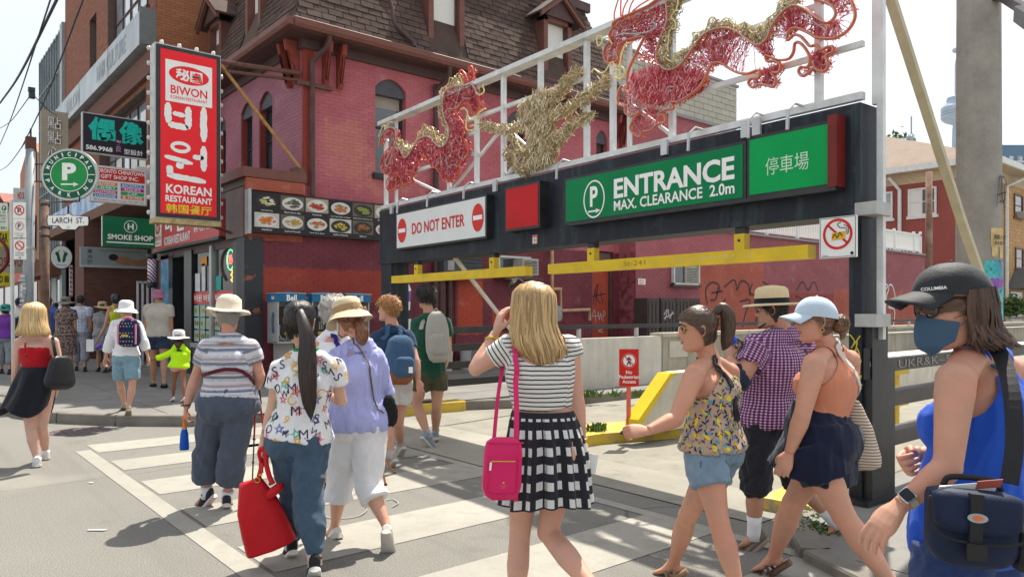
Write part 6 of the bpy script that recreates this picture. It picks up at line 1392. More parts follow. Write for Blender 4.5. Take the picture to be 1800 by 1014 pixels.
def vox(L,size,smooth=4,sf=.5):
 V,Fc=join(L);me=bpy.data.meshes.new('tmp');me.from_pydata(V.tolist(),[],Fc);o=bpy.data.objects.new('tmp',me);VS.collection.objects.link(o)
 m=o.modifiers.new('r','REMESH');m.mode='VOXEL';m.voxel_size=size
 if smooth:m2=o.modifiers.new('s','SMOOTH');m2.iterations=smooth;m2.factor=sf
 VS.view_layers[0].update();dg=VS.view_layers[0].depsgraph;ev=o.evaluated_get(dg);em=ev.data
 n=len(em.vertices);co_=np.zeros(n*3);em.vertices.foreach_get('co',co_);q=np.zeros(len(em.loops),dtype=int);em.loops.foreach_get('vertex_index',q)
 ls_=np.zeros(len(em.polygons),dtype=int);em.polygons.foreach_get('loop_total',ls_)
 nn=np.zeros(n*3);em.vertices.foreach_get('normal',nn)
 co_=co_.reshape(-1,3).copy();nn=nn.reshape(-1,3).copy()
 Fq=q.reshape(-1,4)if(ls_==4).all()else None
 if Fq is None:Fq=[];k=0;[Fq.append(q[a:a+b_].tolist())for a,b_ in zip(np.r_[0,np.cumsum(ls_)[:-1]],ls_)]
 bpy.data.objects.remove(o);bpy.data.meshes.remove(me)
 return co_,Fq,nn
def bvh(V,Fc):return BVHTree.FromPolygons([tuple(v)for v in V],[tuple(f)for f in(Fc.tolist()if hasattr(Fc,'tolist')else Fc)])
ARM={'f':[(0,.050),(.15,.050),(.5,.043),(.9,.036),(1,.036),(1.2,.039),(1.6,.030),(1.92,.023),(2,.024)],'m':[(0,.060),(.15,.060),(.5,.052),(.9,.042),(1,.042),(1.2,.046),(1.6,.036),(1.92,.028),(2,.029)]}
LEG={'f':[(0,.092),(.15,.092),(.5,.075),(.85,.056),(1,.052),(1.12,.050),(1.35,.057),(1.65,.043),(1.9,.031),(2,.033)],'m':[(0,.092),(.15,.090),(.5,.078),(.85,.060),(1,.056),(1.12,.054),(1.35,.062),(1.65,.046),(1.9,.035),(2,.037)]}
TOR={'f':[(-.2,.10,.085),(-.1,.165,.118),(.05,.170,.122),(.2,.150,.105),(.42,.122,.090),(.6,.135,.098),(.78,.152,.108),(.9,.148,.095),(1.0,.11,.068),(1.08,.055,.05)],'m':[(-.2,.11,.09),(-.1,.160,.115),(.05,.162,.118),(.2,.155,.112),(.42,.150,.108),(.6,.165,.115),(.78,.180,.122),(.9,.175,.108),(1.0,.13,.075),(1.08,.06,.055)]}
def frame(yaw,pitch=0.,roll=0.):
 a=math.radians(yaw);f=A3(cf)*math.cos(a)-A3(cr_)*math.sin(a);u=np.array([0,0,1.]);r=np.cross(f,u)
 p=math.radians(pitch);f2=f*math.cos(p)+u*math.sin(p);u2=u*math.cos(p)-f*math.sin(p)
 q=math.radians(roll);r2=r*math.cos(q)+u2*math.sin(q);u3=u2*math.cos(q)-r*math.sin(q)
 return np.array([r2,f2,u3])
HZt=[-.118,-.112,-.10,-.085,-.065,-.045,-.02,.0,.02,.04,.06,.08,.098,.11,.116]
HF=[.052,.070,.080,.081,.080,.080,.083,.083,.081,.087,.085,.075,.052,.028,.0]
HB=[.028,.0,-.03,-.045,-.058,-.070,-.084,-.093,-.099,-.102,-.100,-.090,-.066,-.038,-.0]
HW=[.020,.038,.050,.056,.061,.064,.068,.071,.073,.0745,.073,.067,.049,.028,.002]
def headmesh(c,fr,k=1.,sex='f',nose=1.,seg=56):
 V=[];Fc=[];zs=np.linspace(-.118,.116,54);n=len(zs)
 for z in zs:
  yf,yb,w_=np.interp(z,HZt,HF),np.interp(z,HZt,HB),np.interp(z,HZt,HW)
  if sex=='m':w_*=1.04+(.05 if z<-.04 else 0);yf+=.004 if z<-.08 else 0
  a=np.arange(seg)*2*math.pi/seg;x=np.sin(a);y=np.cos(a);pw=2/2.25
  x=np.sign(x)*abs(x)**pw;y=np.sign(y)*abs(y)**pw
  X=x*w_;Y=(yf+yb)/2+y*(yf-yb)/2
  fr_=np.clip(y,0,1)
  g=lambda cx,sx,cz,sz:np.exp(-((abs(X)-cx)/sx)**2-((z-cz)/sz)**2)
  ns=np.interp(z,[-.045,-.036,-.026,-.018,.0,.02,.03],[0,.010,.026,.024,.014,.004,0])*nose
  Y+=fr_*(ns*np.exp(-(X/(.0085+.5*max(0,-.012-z)))**2)-.012*g(.031,.016,.012,.013)+.004*g(.03,.02,.034,.008)+.005*g(0,.020,-.056,.005)+.005*g(0,.017,-.068,.006)-.004*g(0,.02,-.062,.0025)+.005*g(0,.018,-.096,.010)-.005*g(0,.02,-.08,.006)+.004*g(.045,.018,-.018,.018))
  V.append(np.c_[X,Y,np.full(seg,z)])
 V=np.concatenate(V)
 for i in range(n-1):
  for q in range(seg):Fc.append([i*seg+q,i*seg+(q+1)%seg,(i+1)*seg+(q+1)%seg,(i+1)*seg+q])
 Fc+=[list(range(seg-1,-1,-1)),list(range((n-1)*seg,n*seg))]
 L=[(V,Fc)]
 for sg in(-1,1):
  E=[];EF=[];m=14
  for j,(rr,xo)in enumerate(((1.,0),(1.05,.008),(.95,.014),(.72,.011),(.45,.006),(.05,.005))):
   for q in range(m):
    a=2*math.pi*q/m;yy=math.cos(a)*.017*rr;zz_=math.sin(a)*.030*rr;yy+=.2*zz_*-1;yy-=.004 if math.sin(a)<-.3 else 0
    E.append([sg*(.066+xo+.004*math.sin(a)+(.006 if yy<0 else 0)*rr),yy-.012,zz_-.004])
   if j:
    for q in range(m):EF.append([(j-1)*m+q,(j-1)*m+(q+1)%m,j*m+(q+1)%m,j*m+q])
  EF.append(list(range(5*m,6*m)));L.append((np.array(E),EF))
 V,Fc=join(L)
 return V*k@fr+A3(c),Fc
def handlofts(wr,fwd,palm,k=1.,curl=.5,thumb=.6,side=1,spread=.12,curls=None):
 """wr wrist; fwd direction of hand; palm direction palm faces; side +1 right hand / -1 left; finger chains stay separate"""
 f=nrm(A3(fwd));pl_=A3(palm);pl_=nrm(pl_-f*pl_.dot(f));l=np.cross(f,pl_)*side
 wr=A3(wr);L=[];H=lambda a,b_,c_:wr+(f*a+l*b_+pl_*c_)*k
 L.append(loft([H(-.02,0,0),H(.01,0,0),H(.035,.002,0),H(.07,.0,.002),H(.088,-.002,.004),H(.094,-.002,.004)],[l]*6,[(.023*k,.017*k),(.026*k,.017*k),(.036*k,.018*k),(.041*k,.0155*k),(.038*k,.013*k),(.03*k,.009*k)],14,2.4))
 L.append(loft([H(.015,.012,.006),H(.035,.028,.010),H(.05,.036,.012)],[l]*3,[(.016*k,.014*k),(.016*k,.013*k),(.012*k,.011*k)],10))
 for i,(b0,ln,r)in enumerate(((.029,.074,.0090),(.010,.082,.0093),(-.010,.076,.0088),(-.028,.060,.0078))):
  cu=(curls[i]if curls else curl)*(1+.08*i);d=nrm(f+l*(b0*spread/.03));p=H(.08,b0,.004);P=[p.copy(),H(.088,b0,.004)];p=P[-1];an=0;Rr=[r*1.05,r*1.1]
  for j,sgm in enumerate((.45,.31,.24)):
   an+=cu*(.75,1.0,.65)[j];p=p+(d*math.cos(an)+pl_*math.sin(an))*ln*sgm*k;P.append(p);Rr.append(r*(.98,.88,.62)[j])
  Q=cr(P,3);RR=np.interp(np.linspace(0,1,len(Q)),np.linspace(0,1,len(Rr)),Rr);L.append(loft(Q,[l]*len(Q),[(q*k,q*k)for q in RR],9))
 p=H(.03,.030,.010);P=[H(.012,.016,.006),p];d0=nrm(f*.75+l*(.75-.5*thumb)+pl_*(.25+.5*thumb));p=p+d0*.034*k;P.append(p);d1_=nrm(f*(.9-.1*thumb)+l*(.2-.5*thumb)+pl_*(.2+.4*thumb));p=p+d1_*.028*k;P.append(p)
 Q=cr(P,3);RR=np.interp(np.linspace(0,1,len(Q)),[0,.35,.7,1],[.014,.0125,.0105,.0075]);L.append(loft(Q,[pl_]*len(Q),[(q*k,q*k)for q in RR],9))
 return L
class Person:
 def __init__(s,label,d,J,sex='f',k=1.,heavy=1.,skin=(.62,.36,.26),yaw=0,pitch=0,roll=0,vs=.011,hands=None,bust=.0,belly=0.,group=None,bum=.0,near=False,armk=1.,legk=1.,headk=1.,gz=.0,hs=.005,hair_skin=None):
  s.d=d;s.sex=sex;s.k=k;s.J={};s.vs=vs;s.near=near;s.e=0
  for n,v in J.items():s.J[n]=A3(W(v[0],v[1],d+(v[2]if len(v)>2 else 0)))
  s.gz=gz
  J=s.J;hip=(J['hL']+J['hR'])/2;s.hip=hip;s.sh=(J['sL']+J['sR'])/2;s.S=s.sh-hip
  s.root=thing('person',label,'person',(hip[0],hip[1],gz),group)
  lh=nrm(J['hR']-J['hL']);lsh=nrm(J['sR']-J['sL']);s.lh,s.ls=lh,lsh;s.fwd=nrm(np.cross([0,0,1.],nrm(lh+lsh)));s.fs=nrm(np.cross([0,0,1.],lsh))
  s.HFm=frame(yaw,pitch,roll);s.heavy=heavy;s.armk=armk*k;s.legk=legk*k;s.bust,s.belly,s.bum=bust,belly,bum
  s.skin=skinmat('skin_%02d%02d%02d'%tuple(int(x*99)for x in skin),skin)
  L=s.torso(0)+s.traps(0)
  for a in 'LR':
   L.append(limb([J['s'+a],J['e'+a],J['w'+a]],[(t,r*s.armk)for t,r in ARM[sex]],lsh));L.append(ball(J['s'+a],.052*s.armk if sex=='f' else .062*s.armk));L.append(ball(J['e'+a],.037*s.armk*(1.15 if sex=='m' else 1)))
   L.append(limb([J['h'+a]-A3((0,0,.02)),J['k'+a],J['a'+a]],[(t,r*s.legk)for t,r in LEG[sex]],lh));L.append(ball(J['k'+a],.054*s.legk))
   kn,an_=J['k'+a],J['a'+a];sd=nrm(np.cross(an_-kn,lh));L.append(loft([kn+(an_-kn)*t for t in(.1,.3,.5,.62)],[lh]*4,[(.03*s.legk,.03*s.legk),(.045*s.legk,.062*s.legk),(.04*s.legk,.052*s.legk),(.025*s.legk,.025*s.legk)],12))
   if 't'+a in J:
    t_=J['t'+a];L.append(loft([an_+A3((0,0,.01)),an_*.75+t_*.25-A3((0,0,.008)),(an_+t_)/2-A3((0,0,.012)),an_*.15+t_*.85,t_],[lh]*5,[(.031*s.legk,.027),(.032*s.legk,.030),(.036*s.legk,.022),(.037*s.legk,.013),(.024*s.legk,.008)],12));L.append(ball(an_-nrm(t_-an_)*.028-A3((0,0,.035)),.030*s.legk))
  hc=J['head'];nb=J['neck'];up=s.HFm[2];ff=s.HFm[1];hk=headk*(.95+.05*k);s.hk=hk
  nt_=hc-up*.055*hk-ff*.022*hk;nr=.050 if sex=='f' else .060
  L.append(loft([nb-A3((0,0,.05)),nb,(nb+nt_)/2,nt_,nt_+up*.05],[s.HFm[0]]*5,[(nr*1.5,nr*1.3),(nr*1.12,nr*1.12),(nr,nr*1.05),(nr,nr*1.1),(nr*.9,nr*1.0)],16))
  s.BV,s.BF,s.BN=vox(L,vs,5)
  parts=[(s.BV,s.BF.tolist()if hasattr(s.BF,'tolist')else s.BF)]
  parts.append(headmesh(hc,s.HFm,hk,sex));s.headC=hc
  hd=hands or{}
  for a,sg in(('L',-1),('R',1)):
   h=hd.get(a,{});
   if h is None:continue
   fw=h.get('f');wv=J['w'+a];fw=nrm(wv-J['e'+a])if fw is None else nrm(A3(W(fw[0],fw[1],d+(fw[2]if len(fw)>2 else 0)))-wv)
   pm_=h.get('p');pm_=(-lsh*sg*1.0+.35*-s.fs)if pm_ is None else(A3(cr_)*pm_[0]+A3([0,0,1])*pm_[1]+A3(cf)*pm_[2])
   Lh=handlofts(wv,fw,pm_,h.get('k',1.)*k,h.get('c',.38),h.get('t',.35),sg,h.get('s',.1),h.get('cs'))
   v,f,_=vox(Lh,max(hs,.0032),2,.4);parts.append((v,f.tolist()if hasattr(f,'tolist')else f))
  V,Fc=join(parts);s.body=mkobj('body',V,Fc,s.skin,s.root,smooth=True);s.bv=bvh(s.BV,s.BF);s.last=s.bv
 def spine(s,t):return s.hip+s.S*t
 def torso(s,e,t0=-.2,t1=1.08,prof=None,e_hem=None):
  st=TOR[s.sex];ts=np.linspace(t0,t1,16);C=[];R=[];Lx=[]
  for t in ts:
   ra,rb=np.interp(t,[x[0]for x in st],[x[1]for x in st])*s.k,np.interp(t,[x[0]for x in st],[x[2]for x in st])*s.k
   hv=1+(s.heavy-1)*np.interp(t,[-.2,0,.7,.95],[1,1,.9,.2]);ee=np.interp(t,[x[0]for x in e],[x[1]for x in e])if isinstance(e,list)else e
   bel=s.belly*math.exp(-((t-.28)/.25)**2);bm_=s.bum*math.exp(-((t+.02)/.13)**2)
   C.append(s.spine(t)+s.fwd*(bel-bm_)/2-s.fs*.012*math.exp(-((t-.75)/.2)**2));R.append((ra*hv+ee,rb*hv+(bel+bm_)/2+ee));m=min(max(t,0),1);Lx.append(nrm(s.lh*(1-m)+s.ls*m))
  out=[loft(C,Lx,R,24,2.3)]
  ee=e if not isinstance(e,list)else np.interp(.72,[x[0]for x in e],[x[1]for x in e])
  if s.bust and t1>.7:
   for sg in(-1,1):out.append(ball(s.spine(.70)+s.ls*sg*.068*s.k+s.fs*(.045+s.bust*.6)*s.k*(1+(s.heavy-1)*.7),(.055+s.bust*.55)*s.k+ee))
  if t0<-.15:
   ee=e if not isinstance(e,list)else e[0][1]
   for sg in(-1,1):out.append(ball(s.spine(-.06)+s.lh*sg*.075*s.k-s.fwd*(.035+s.bum*.5)*s.k,.088*s.k*(1+(s.heavy-1)*.7)+ee))
  return out
 def traps(s,e):
  nr=.050 if s.sex=='f' else .060;nb=s.J['neck'];out=[loft([nb-A3((0,0,.06)),nb-A3((0,0,.02)),nb+A3((0,0,.012))],[s.ls]*3,[(nr*1.75+e,nr*1.5+e),(nr*1.45+e,nr*1.35+e),(nr*1.15+e,nr*1.15+e)],16)]if e else[]
  for a in 'LR':
   p,q=s.J['neck'],s.J['s'+a];m=(p+q)/2+A3((0,0,.008));out.append(loft([p-A3((0,0,.01)),m,q],[s.fs]*3,[(.048*s.k+e,.045*s.k+e),(.050*s.k+e,.040*s.k+e),(.045*s.armk+e,.045*s.armk+e)],12))
  return out
 def sleeve(s,a,e,t1,t0=0.):
  J=s.J;return[limb([J['s'+a],J['e'+a],J['w'+a]],[(t,r*s.armk)for t,r in ARM[s.sex]],s.ls,e,t0,t1)]+([ball(J['s'+a],.052*s.armk*(1.18 if s.sex=='m' else 1)+(e if not isinstance(e,list)else e[0][1]))]if t0==0 else[])+([ball(J['e'+a],.04*s.armk+(e if not isinstance(e,list)else e[1][1]))]if t1>1.1 else[])
 def legpart(s,a,e,t1,t0=0.):
  J=s.J;kn=J['k'+a]
  return[limb([J['h'+a]-A3((0,0,.02)),kn,J['a'+a]],[(t,r*s.legk)for t,r in LEG[s.sex]],s.lh,e,t0,t1,18)]+([ball(kn,.055*s.legk+(np.interp(1,[x[0]for x in e],[x[1]for x in e])if isinstance(e,list)else e))]if t1>1.05 else[])
 def cloth(s,name,L,mat,wr=.004,f=22,az=.5,seed=0,vs=None,cut=None,label=None,smooth=3,coords=True):
  V,Fc,N=vox(L,vs or s.vs,smooth)
  if wr:
   n_=wn(V,f,seed,az);r_=1-abs(n_)*1.9;n2=wn(V,f*1.9,seed+5,az*.8);V=V+N*(wr*(r_*.85+.55*(1-2*abs(n2))))[:,None]
  if cut is not None:
   Fc=np.array(Fc)if not isinstance(Fc,list)else np.array([q for q in Fc if len(q)==4]);cc_=V[Fc].mean(1);Fc=Fc[~cut(cc_)]
   E_=np.sort(np.concatenate([Fc[:,[q,(q+1)%4]]for q in range(4)]),1);U_,cn_=np.unique(E_,axis=0,return_counts=True);B_e=U_[cn_==1]
   for _ in range(12):
    ac_=np.zeros_like(V);nb_=np.zeros(len(V));np.add.at(ac_,B_e[:,0],V[B_e[:,1]]);np.add.at(ac_,B_e[:,1],V[B_e[:,0]]);np.add.at(nb_,B_e[:,0],1);np.add.at(nb_,B_e[:,1],1);m_=nb_>0;V[m_]=V[m_]*.5+ac_[m_]/nb_[m_][:,None]*.5
  uv=s.coords(V)if coords else None
  o=mkobj(name,V,Fc,mat,s.root,smooth=True,uv=uv,label=label);s.last=bvh(V,Fc);s.lastV=(V,Fc,N);return o
 def tank(s,mat,e,t0,arm=.095,neck=.10,name='tank_top',wr=.005,seed=8,front=.03,vs=None,drop=.0):
  J=s.J;nk_=J['neck']+s.fs*front+A3((0,0,-.01-drop))
  def cut(C):
   m=np.linalg.norm((C-nk_)*[1,1,.9],axis=1)<neck
   for a in 'LR':
    q=J['s'+a]+s.ls*(.035 if a=='R' else-.035)*s.k;D=C-q;lat=D@s.ls;D=D-np.outer(lat,s.ls)*.55;m|=np.linalg.norm(D*[1,1,.8],axis=1)<arm
   return m
  return s.cloth(name,s.torso(e,t0,1.05)+s.traps(.008),mat,wr,20,.4,seed,vs=vs,cut=cut,smooth=4)
 def coords(s,V):
  u=(V-s.hip)@s.fwd;l=(V-s.hip)@s.lh;around=np.arctan2(l,-u)*.155;al=V[:,2]-s.gz
  for a in 'LR':
   p,q=s.J['s'+a],s.J['e'+a];ax=nrm(q-p);t=(V-p)@ax;dist=np.linalg.norm((V-p)-np.outer(t,ax),axis=1);rr=s.J['w'+a]-q;ax2=nrm(rr)
   out=((V-s.sh)@s.ls)*(1 if a=='R' else-1)>abs((p-s.sh)@s.ls)*.80
   m=(dist<.10*s.k)&(t>.0)&out
   al=np.where(m,p[2]-s.gz-t,al)
   sd=np.cross(ax,s.fs);around=np.where(m,np.arctan2((V-p)@sd,(V-p)@s.fs)*.055,around)
  return np.c_[around,al]
 def strap(s,name,pts,w_,mat,off=.006,snap=True,th=.004,tree=None,par=None,k=6,snapr=.12):
  P=[A3(p)if len(p)==3 and not isinstance(p,tuple)else A3(W(p[0],p[1],s.d+p[2]))for p in pts];Q=cr(P,k);tree=tree or s.last;C=[];Nn=[]
  for q in Q:
   h=tree.find_nearest(Vector(q))if snap else(None,)
   if h[0]is not None and h[3]<snapr:C.append(A3(h[0]+h[1]*off));Nn.append(A3(h[1]))
   else:C.append(q);Nn.append(None)
  V=[];n=len(C)
  for i in range(n):
   d_=nrm(C[min(i+1,n-1)]-C[max(i-1,0)]);nn=Nn[i]if Nn[i]is not None else nrm(A3((0,0,CH))-C[i]);sd=nrm(np.cross(d_,nn));nn=np.cross(sd,d_)
   V+=[C[i]+sd*w_/2+nn*th,C[i]-sd*w_/2+nn*th,C[i]-sd*w_/2-nn*.001,C[i]+sd*w_/2-nn*.001]
  Fc=[]
  for i in range(n-1):
   for q in range(4):Fc.append([4*i+q,4*i+(q+1)%4,4*i+4+(q+1)%4,4*i+4+q])
  Fc+=[[3,2,1,0],[4*n-4,4*n-3,4*n-2,4*n-1]]
  return mkobj(name,V,Fc,mat,par or s.root,smooth=False)
 def decals(s,name,shapes,n,size,mats,seed=0,off=.0018,rot=None,zr=None,par=None,kind='stuff',sp=.92):
  """flat print pieces laid on the garment surface"""
  V,Fc,N=s.lastV;Fc=np.array(Fc);rg=np.random.default_rng(seed);C=V[Fc].mean(1);B=[([],[],0)for _ in mats];B=[dict(V=[],F=[])for _ in mats];used=[]
  tries=0
  while len(used)<n and tries<n*14:
   tries+=1;c=C[rg.integers(len(C))]
   if zr and not(zr[0]<c[2]<zr[1]):continue
   if any((c[0]-u[0])**2+(c[1]-u[1])**2+(c[2]-u[2])**2<(size*sp)**2 for u in used):continue
   h=s.last.find_nearest(Vector(c));nn=A3(h[1]);up=nrm(np.array([0,0,1.])-nn*nn[2]+1e-6);r_=np.cross(up,nn);a=rg.uniform(-.6,.6)if rot is None else rg.uniform(*rot);used.append(c)
   k_=len(used)%len(shapes);pts,fcs=shapes[k_][:2];mi=(shapes[k_][2]if len(shapes[k_])>2 else rg.integers(len(mats)));ca,sa=math.cos(a),math.sin(a);b_=B[mi];j=len(b_['V']);sc=size*rg.uniform(.8,1.1)
   for x,y in pts:
    q=c+nn*.015+(r_*(x*ca-y*sa)+up*(x*sa+y*ca))*sc;h2=s.last.ray_cast(Vector(q),Vector(-nn),.08)
    if h2[0]is None:h2=s.last.find_nearest(Vector(q))
    b_['V'].append(tuple(h2[0]+h2[1]*off))
   b_['F']+=[[i+j for i in f]for f in fcs]
  for m_,b_ in zip(mats,B):
   if b_['F']:mkobj(name,b_['V'],b_['F'],m_,par or s.root,kind=kind)
 def hp(s,x,y,z):return s.headC+(s.HFm[0]*x+s.HFm[1]*y+s.HFm[2]*z)*s.hk
 def haircap(s,mat,infl=.012,line=None,nz=.004,f=60,name='hair',back=-.08,front=.062,side=.0,seed=1,strands=0,sm=None,sl=.05,zmax=9,lay=None,under=False):
  V=[];zs=np.linspace(-.10,.116,64);seg=84;Fc=[];inf0=infl
  for z in zs:
   infl=inf0 if not under else inf0*float(np.interp(z,[.025,.05],[1,-.3]))
   yf,yb,w_=np.interp(z,HZt,HF),np.interp(z,HZt,HB),np.interp(z,HZt,HW)
   a=np.arange(seg)*2*math.pi/seg;V.append(np.c_[np.sin(a)*(w_+infl),(yf+yb)/2+np.cos(a)*((yf-yb)/2+infl),np.full(seg,z+infl*np.clip((z-.05)/.06,0,1))])
  V=np.concatenate(V);keep=[]
  for i in range(len(zs)-1):
   for q in range(seg):
    az=abs((q+.5)*2*math.pi/seg);az=min(az,2*math.pi-az);lim=np.interp(az,[0,.7,1.25,1.75,2.2,3.15],[front,front-.005,side+.02,side-.03,back,back])
    if zs[i]>=lim:keep.append([i*seg+q,i*seg+(q+1)%seg,(i+1)*seg+(q+1)%seg,(i+1)*seg+q])
  keep.append(list(range((len(zs)-1)*seg,len(zs)*seg)))
  V=V+nrm_rows(V)*(nz*wn(V,f,seed))[:,None]
  Wd=V*s.hk@s.HFm+s.headC
  o=mkobj(name,Wd,keep,mat,s.root,smooth=True)
  if strands:
   rg=np.random.default_rng(seed);SV=[];SF=[];used=np.array(keep[:-1])
   for i in range(strands):
    f_=used[rg.integers(len(used))];p=V[f_].mean(0)
    if p[2]>zmax:continue
    n_=nrm(p);d_=nrm(np.array([0,-.55-.5*rg.random(),-.6*rg.random()+.2*(p[2]>.09)])+rg.normal(size=3)*(sm or .3));d_=nrm(d_-n_*d_.dot(n_)*.8+n_*.15);ln=sl*rg.uniform(.6,1.3)
    if lay is not None:d_=nrm(A3(lay)-p);d_=nrm(d_-n_*d_.dot(n_)*.9+rg.normal(size=3)*.08)
    P=[p+d_*ln*t for t in(0,.33,.66,1)]
    if lay is not None:P=[q_*((np.linalg.norm(p)+.003*math.sin(3*k_))/np.linalg.norm(q_))if np.linalg.norm(q_)<np.linalg.norm(p)else q_-nrm(q_)*max(0,np.linalg.norm(q_)-np.linalg.norm(p)-.004)for k_,q_ in enumerate(P)]
    else:P=[q_+n_*(.002+.008*math.sin(t*3.1))*(1+(sm or 0))for q_,t in zip(P,(0,.33,.66,1))]
    sd=nrm(np.cross(d_,n_))*.0024;j=len(SV)
    for q_,P_ in enumerate(P):w_=(1,1,.7,.1)[q_];SV+=[P_-sd*w_,P_+n_*.003*w_,P_+sd*w_]
    for q_ in range(3):SF+=[[j+3*q_,j+3*q_+1,j+3*q_+4,j+3*q_+3],[j+3*q_+1,j+3*q_+2,j+3*q_+5,j+3*q_+4]]
   mkobj('hair_strands',np.array(SV)*s.hk@s.HFm+s.headC,SF,mat,s.root,smooth=True,kind='stuff')
  return o
 def locks(s,mat,tab,n=500,w_=.006,wave=.006,seed=1,tips=.12,span=2.2,name='hair',rootz=True,bottom=0.,layers=.014,base=True):
  """long hair: tab rows of world-ish points [centre, half width, depth] from crown to tips (head frame metres, x y z)"""
  T_=np.linspace(0,1,len(tab));tb=np.array([[t[0],t[1],t[2],t[3],t[4]]for t in tab],dtype=float)
  def surf(u,v,off=0.):
   c=[np.interp(v,T_,tb[:,q])for q in range(5)];x=c[0]+np.sin(u)*(c[3]+off);y=c[1]-np.cos(u)*(c[4]+off);return np.stack([x,y,c[2]],-1)
  if base:
   m,q=26,30;U=np.linspace(-span,span,m);Vv=np.linspace(0,1-tips*.5,q);P=np.concatenate([surf(U,np.full(m,v),-.006)for v in Vv]);Fc=[[i*m+j,i*m+j+1,(i+1)*m+j+1,(i+1)*m+j]for i in range(q-1)for j in range(m-1)]
   P=P+nrm_rows(P)*(.004*wn(P*np.array([1,1,.15]),120,seed))[:,None]
   mkobj(name+'_under',P@s.HFm*s.hk+s.headC,Fc,mat,s.root,smooth=True)
  rg=np.random.default_rng(seed);SV=[];SF=[];K=16
  for i in range(n):
   u=rg.uniform(-span,span);v0=0 if rg.random()<.75 else rg.uniform(0,.4);v1=1-tips*rg.random()**1.5-.05*abs(u)/span;v=np.linspace(v0,v1,K);off=rg.uniform(-.004,layers)
   uu=u+.10*(v-v0)*rg.normal()+.03*np.sin(v*rg.uniform(6,12)+rg.uniform(0,6));P=surf(uu,v,off)+wave*v[:,None]**1.2*np.stack([np.sin(v*9+rg.uniform(0,6)),np.sin(v*8+rg.uniform(0,6)),0*v],-1)
   n_=nrm_rows(np.stack([np.sin(uu),-np.cos(uu),0*uu],-1));d_=np.gradient(P,axis=0);sd=nrm_rows(np.cross(d_,n_));wd=w_*rg.uniform(.5,1.3)*np.interp(np.linspace(0,1,K),[0,.15,.75,1],[.6,1,.8,.08])[:,None];j=len(SV)
   R_=np.stack([P-sd*wd,P+n_*wd*.7,P+sd*wd],1).reshape(-1,3);SV.extend(R_)
   for q in range(K-1):SF+=[[j+3*q,j+3*q+1,j+3*q+4,j+3*q+3],[j+3*q+1,j+3*q+2,j+3*q+5,j+3*q+4]]
  mkobj(name,np.array(SV)@s.HFm*s.hk+s.headC,SF,mat,s.root,smooth=True,kind='stuff')
 def tail(s,mat,pts,r,n=220,w_=.004,seed=2,name='ponytail',core=True):
  """bundle of strands along a path in world space"""
  P=[A3(p)for p in cr(pts,5)];m=len(P);T_=np.linspace(0,1,m);rg=np.random.default_rng(seed);SV=[];SF=[]
  R=np.interp(T_,np.linspace(0,1,len(r)),r)
  if core:v,f=tube([Vector(p)for p in P],[max(.001,q*.85)for q in R],10);mkobj(name+'_core',v,f,mat,s.root,smooth=True)
  for i in range(n):
   a=rg.uniform(0,6.28);rr=rg.uniform(.75,1.12);end=int(m*rg.uniform(.72,1));Q=[]
   for q in range(end):
    d_=nrm(P[min(q+1,m-1)]-P[max(q-1,0)]);l=nrm(np.cross(d_,A3(cf)));b_=np.cross(d_,l);aa=a+.25*math.sin(q*.5+i);Q.append((P[q]+(l*math.cos(aa)+b_*math.sin(aa))*R[q]*rr,l*-math.sin(aa)+b_*math.cos(aa),l*math.cos(aa)+b_*math.sin(aa)))
   j=len(SV)
   for q,(p,t_,o_)in enumerate(Q):w2=w_*min(1,.3+q/3)*min(1,(end-q)/5);SV+=[p-t_*w2,p+o_*w2*.6,p+t_*w2]
   for q in range(end-1):SF+=[[j+3*q,j+3*q+1,j+3*q+4,j+3*q+3],[j+3*q+1,j+3*q+2,j+3*q+5,j+3*q+4]]
  mkobj(name,SV,SF,mat,s.root,smooth=True,kind='stuff')
 def hat(s,mat,crown=.085,brim=.16,h=.10,z0=.045,droop=.02,curl=.0,band=None,tilt=0,ov=1.15,bandh=.025,wave=.008,top=.9,pinch=0,name='hat',th=.004):
  n=44;prof=[];pr=[(brim,-droop),(brim*.93,-droop*.75+curl*.3),(crown*1.35,-droop*.25),(crown*1.08,0),(crown*1.0,.012),(crown*.985,h*.5),(crown*.94,h*.8),(crown*top*.88,h*.96),(crown*.55,h*1.04),(crown*.2,h*1.05),(0.001,h*1.05)]
  V=[];Fc=[];rg=np.random.default_rng(int(brim*1e4));ph=rg.uniform(0,6,3)
  for j,(r,z)in enumerate(pr):
   for i in range(n):
    a=2*math.pi*i/n;bz=(wave*math.sin(2*a+ph[0])+wave*.6*math.sin(3*a+ph[1]))*max(0,(r-crown)/(brim-crown+1e-6))+(curl*max(0,(r-crown*1.3)/brim)*(abs(math.sin(a))**2));dz=-pinch*math.exp(-(r*math.sin(a)/.03)**2)*(1 if z>h*.9 else 0)*(1 if j>7 else .3)
    V.append([r*math.sin(a),r*math.cos(a)*ov,z+bz+dz+z0])
   if j:Fc+=[[(j-1)*n+i,(j-1)*n+(i+1)%n,j*n+(i+1)%n,j*n+i]for i in range(n)]
  V=np.array(V);t_=math.radians(tilt);Rt=np.array([[1,0,0],[0,math.cos(t_),math.sin(t_)],[0,-math.sin(t_),math.cos(t_)]])
  V=(V+[0,-.008,0])@Rt;Vi=V.copy();Vi[:,2]-=th;Vi[:,:2]*=.985;m=len(V);Fi=[[i+m for i in reversed(f)]for f in Fc]+[[i,(i+1)%n,(i+1)%n+m,i+m]for i in range(n)]
  o=mkobj(name,np.concatenate([V,Vi])*s.hk@s.HFm+s.headC,Fc+Fi,mat,s.root,smooth=True)
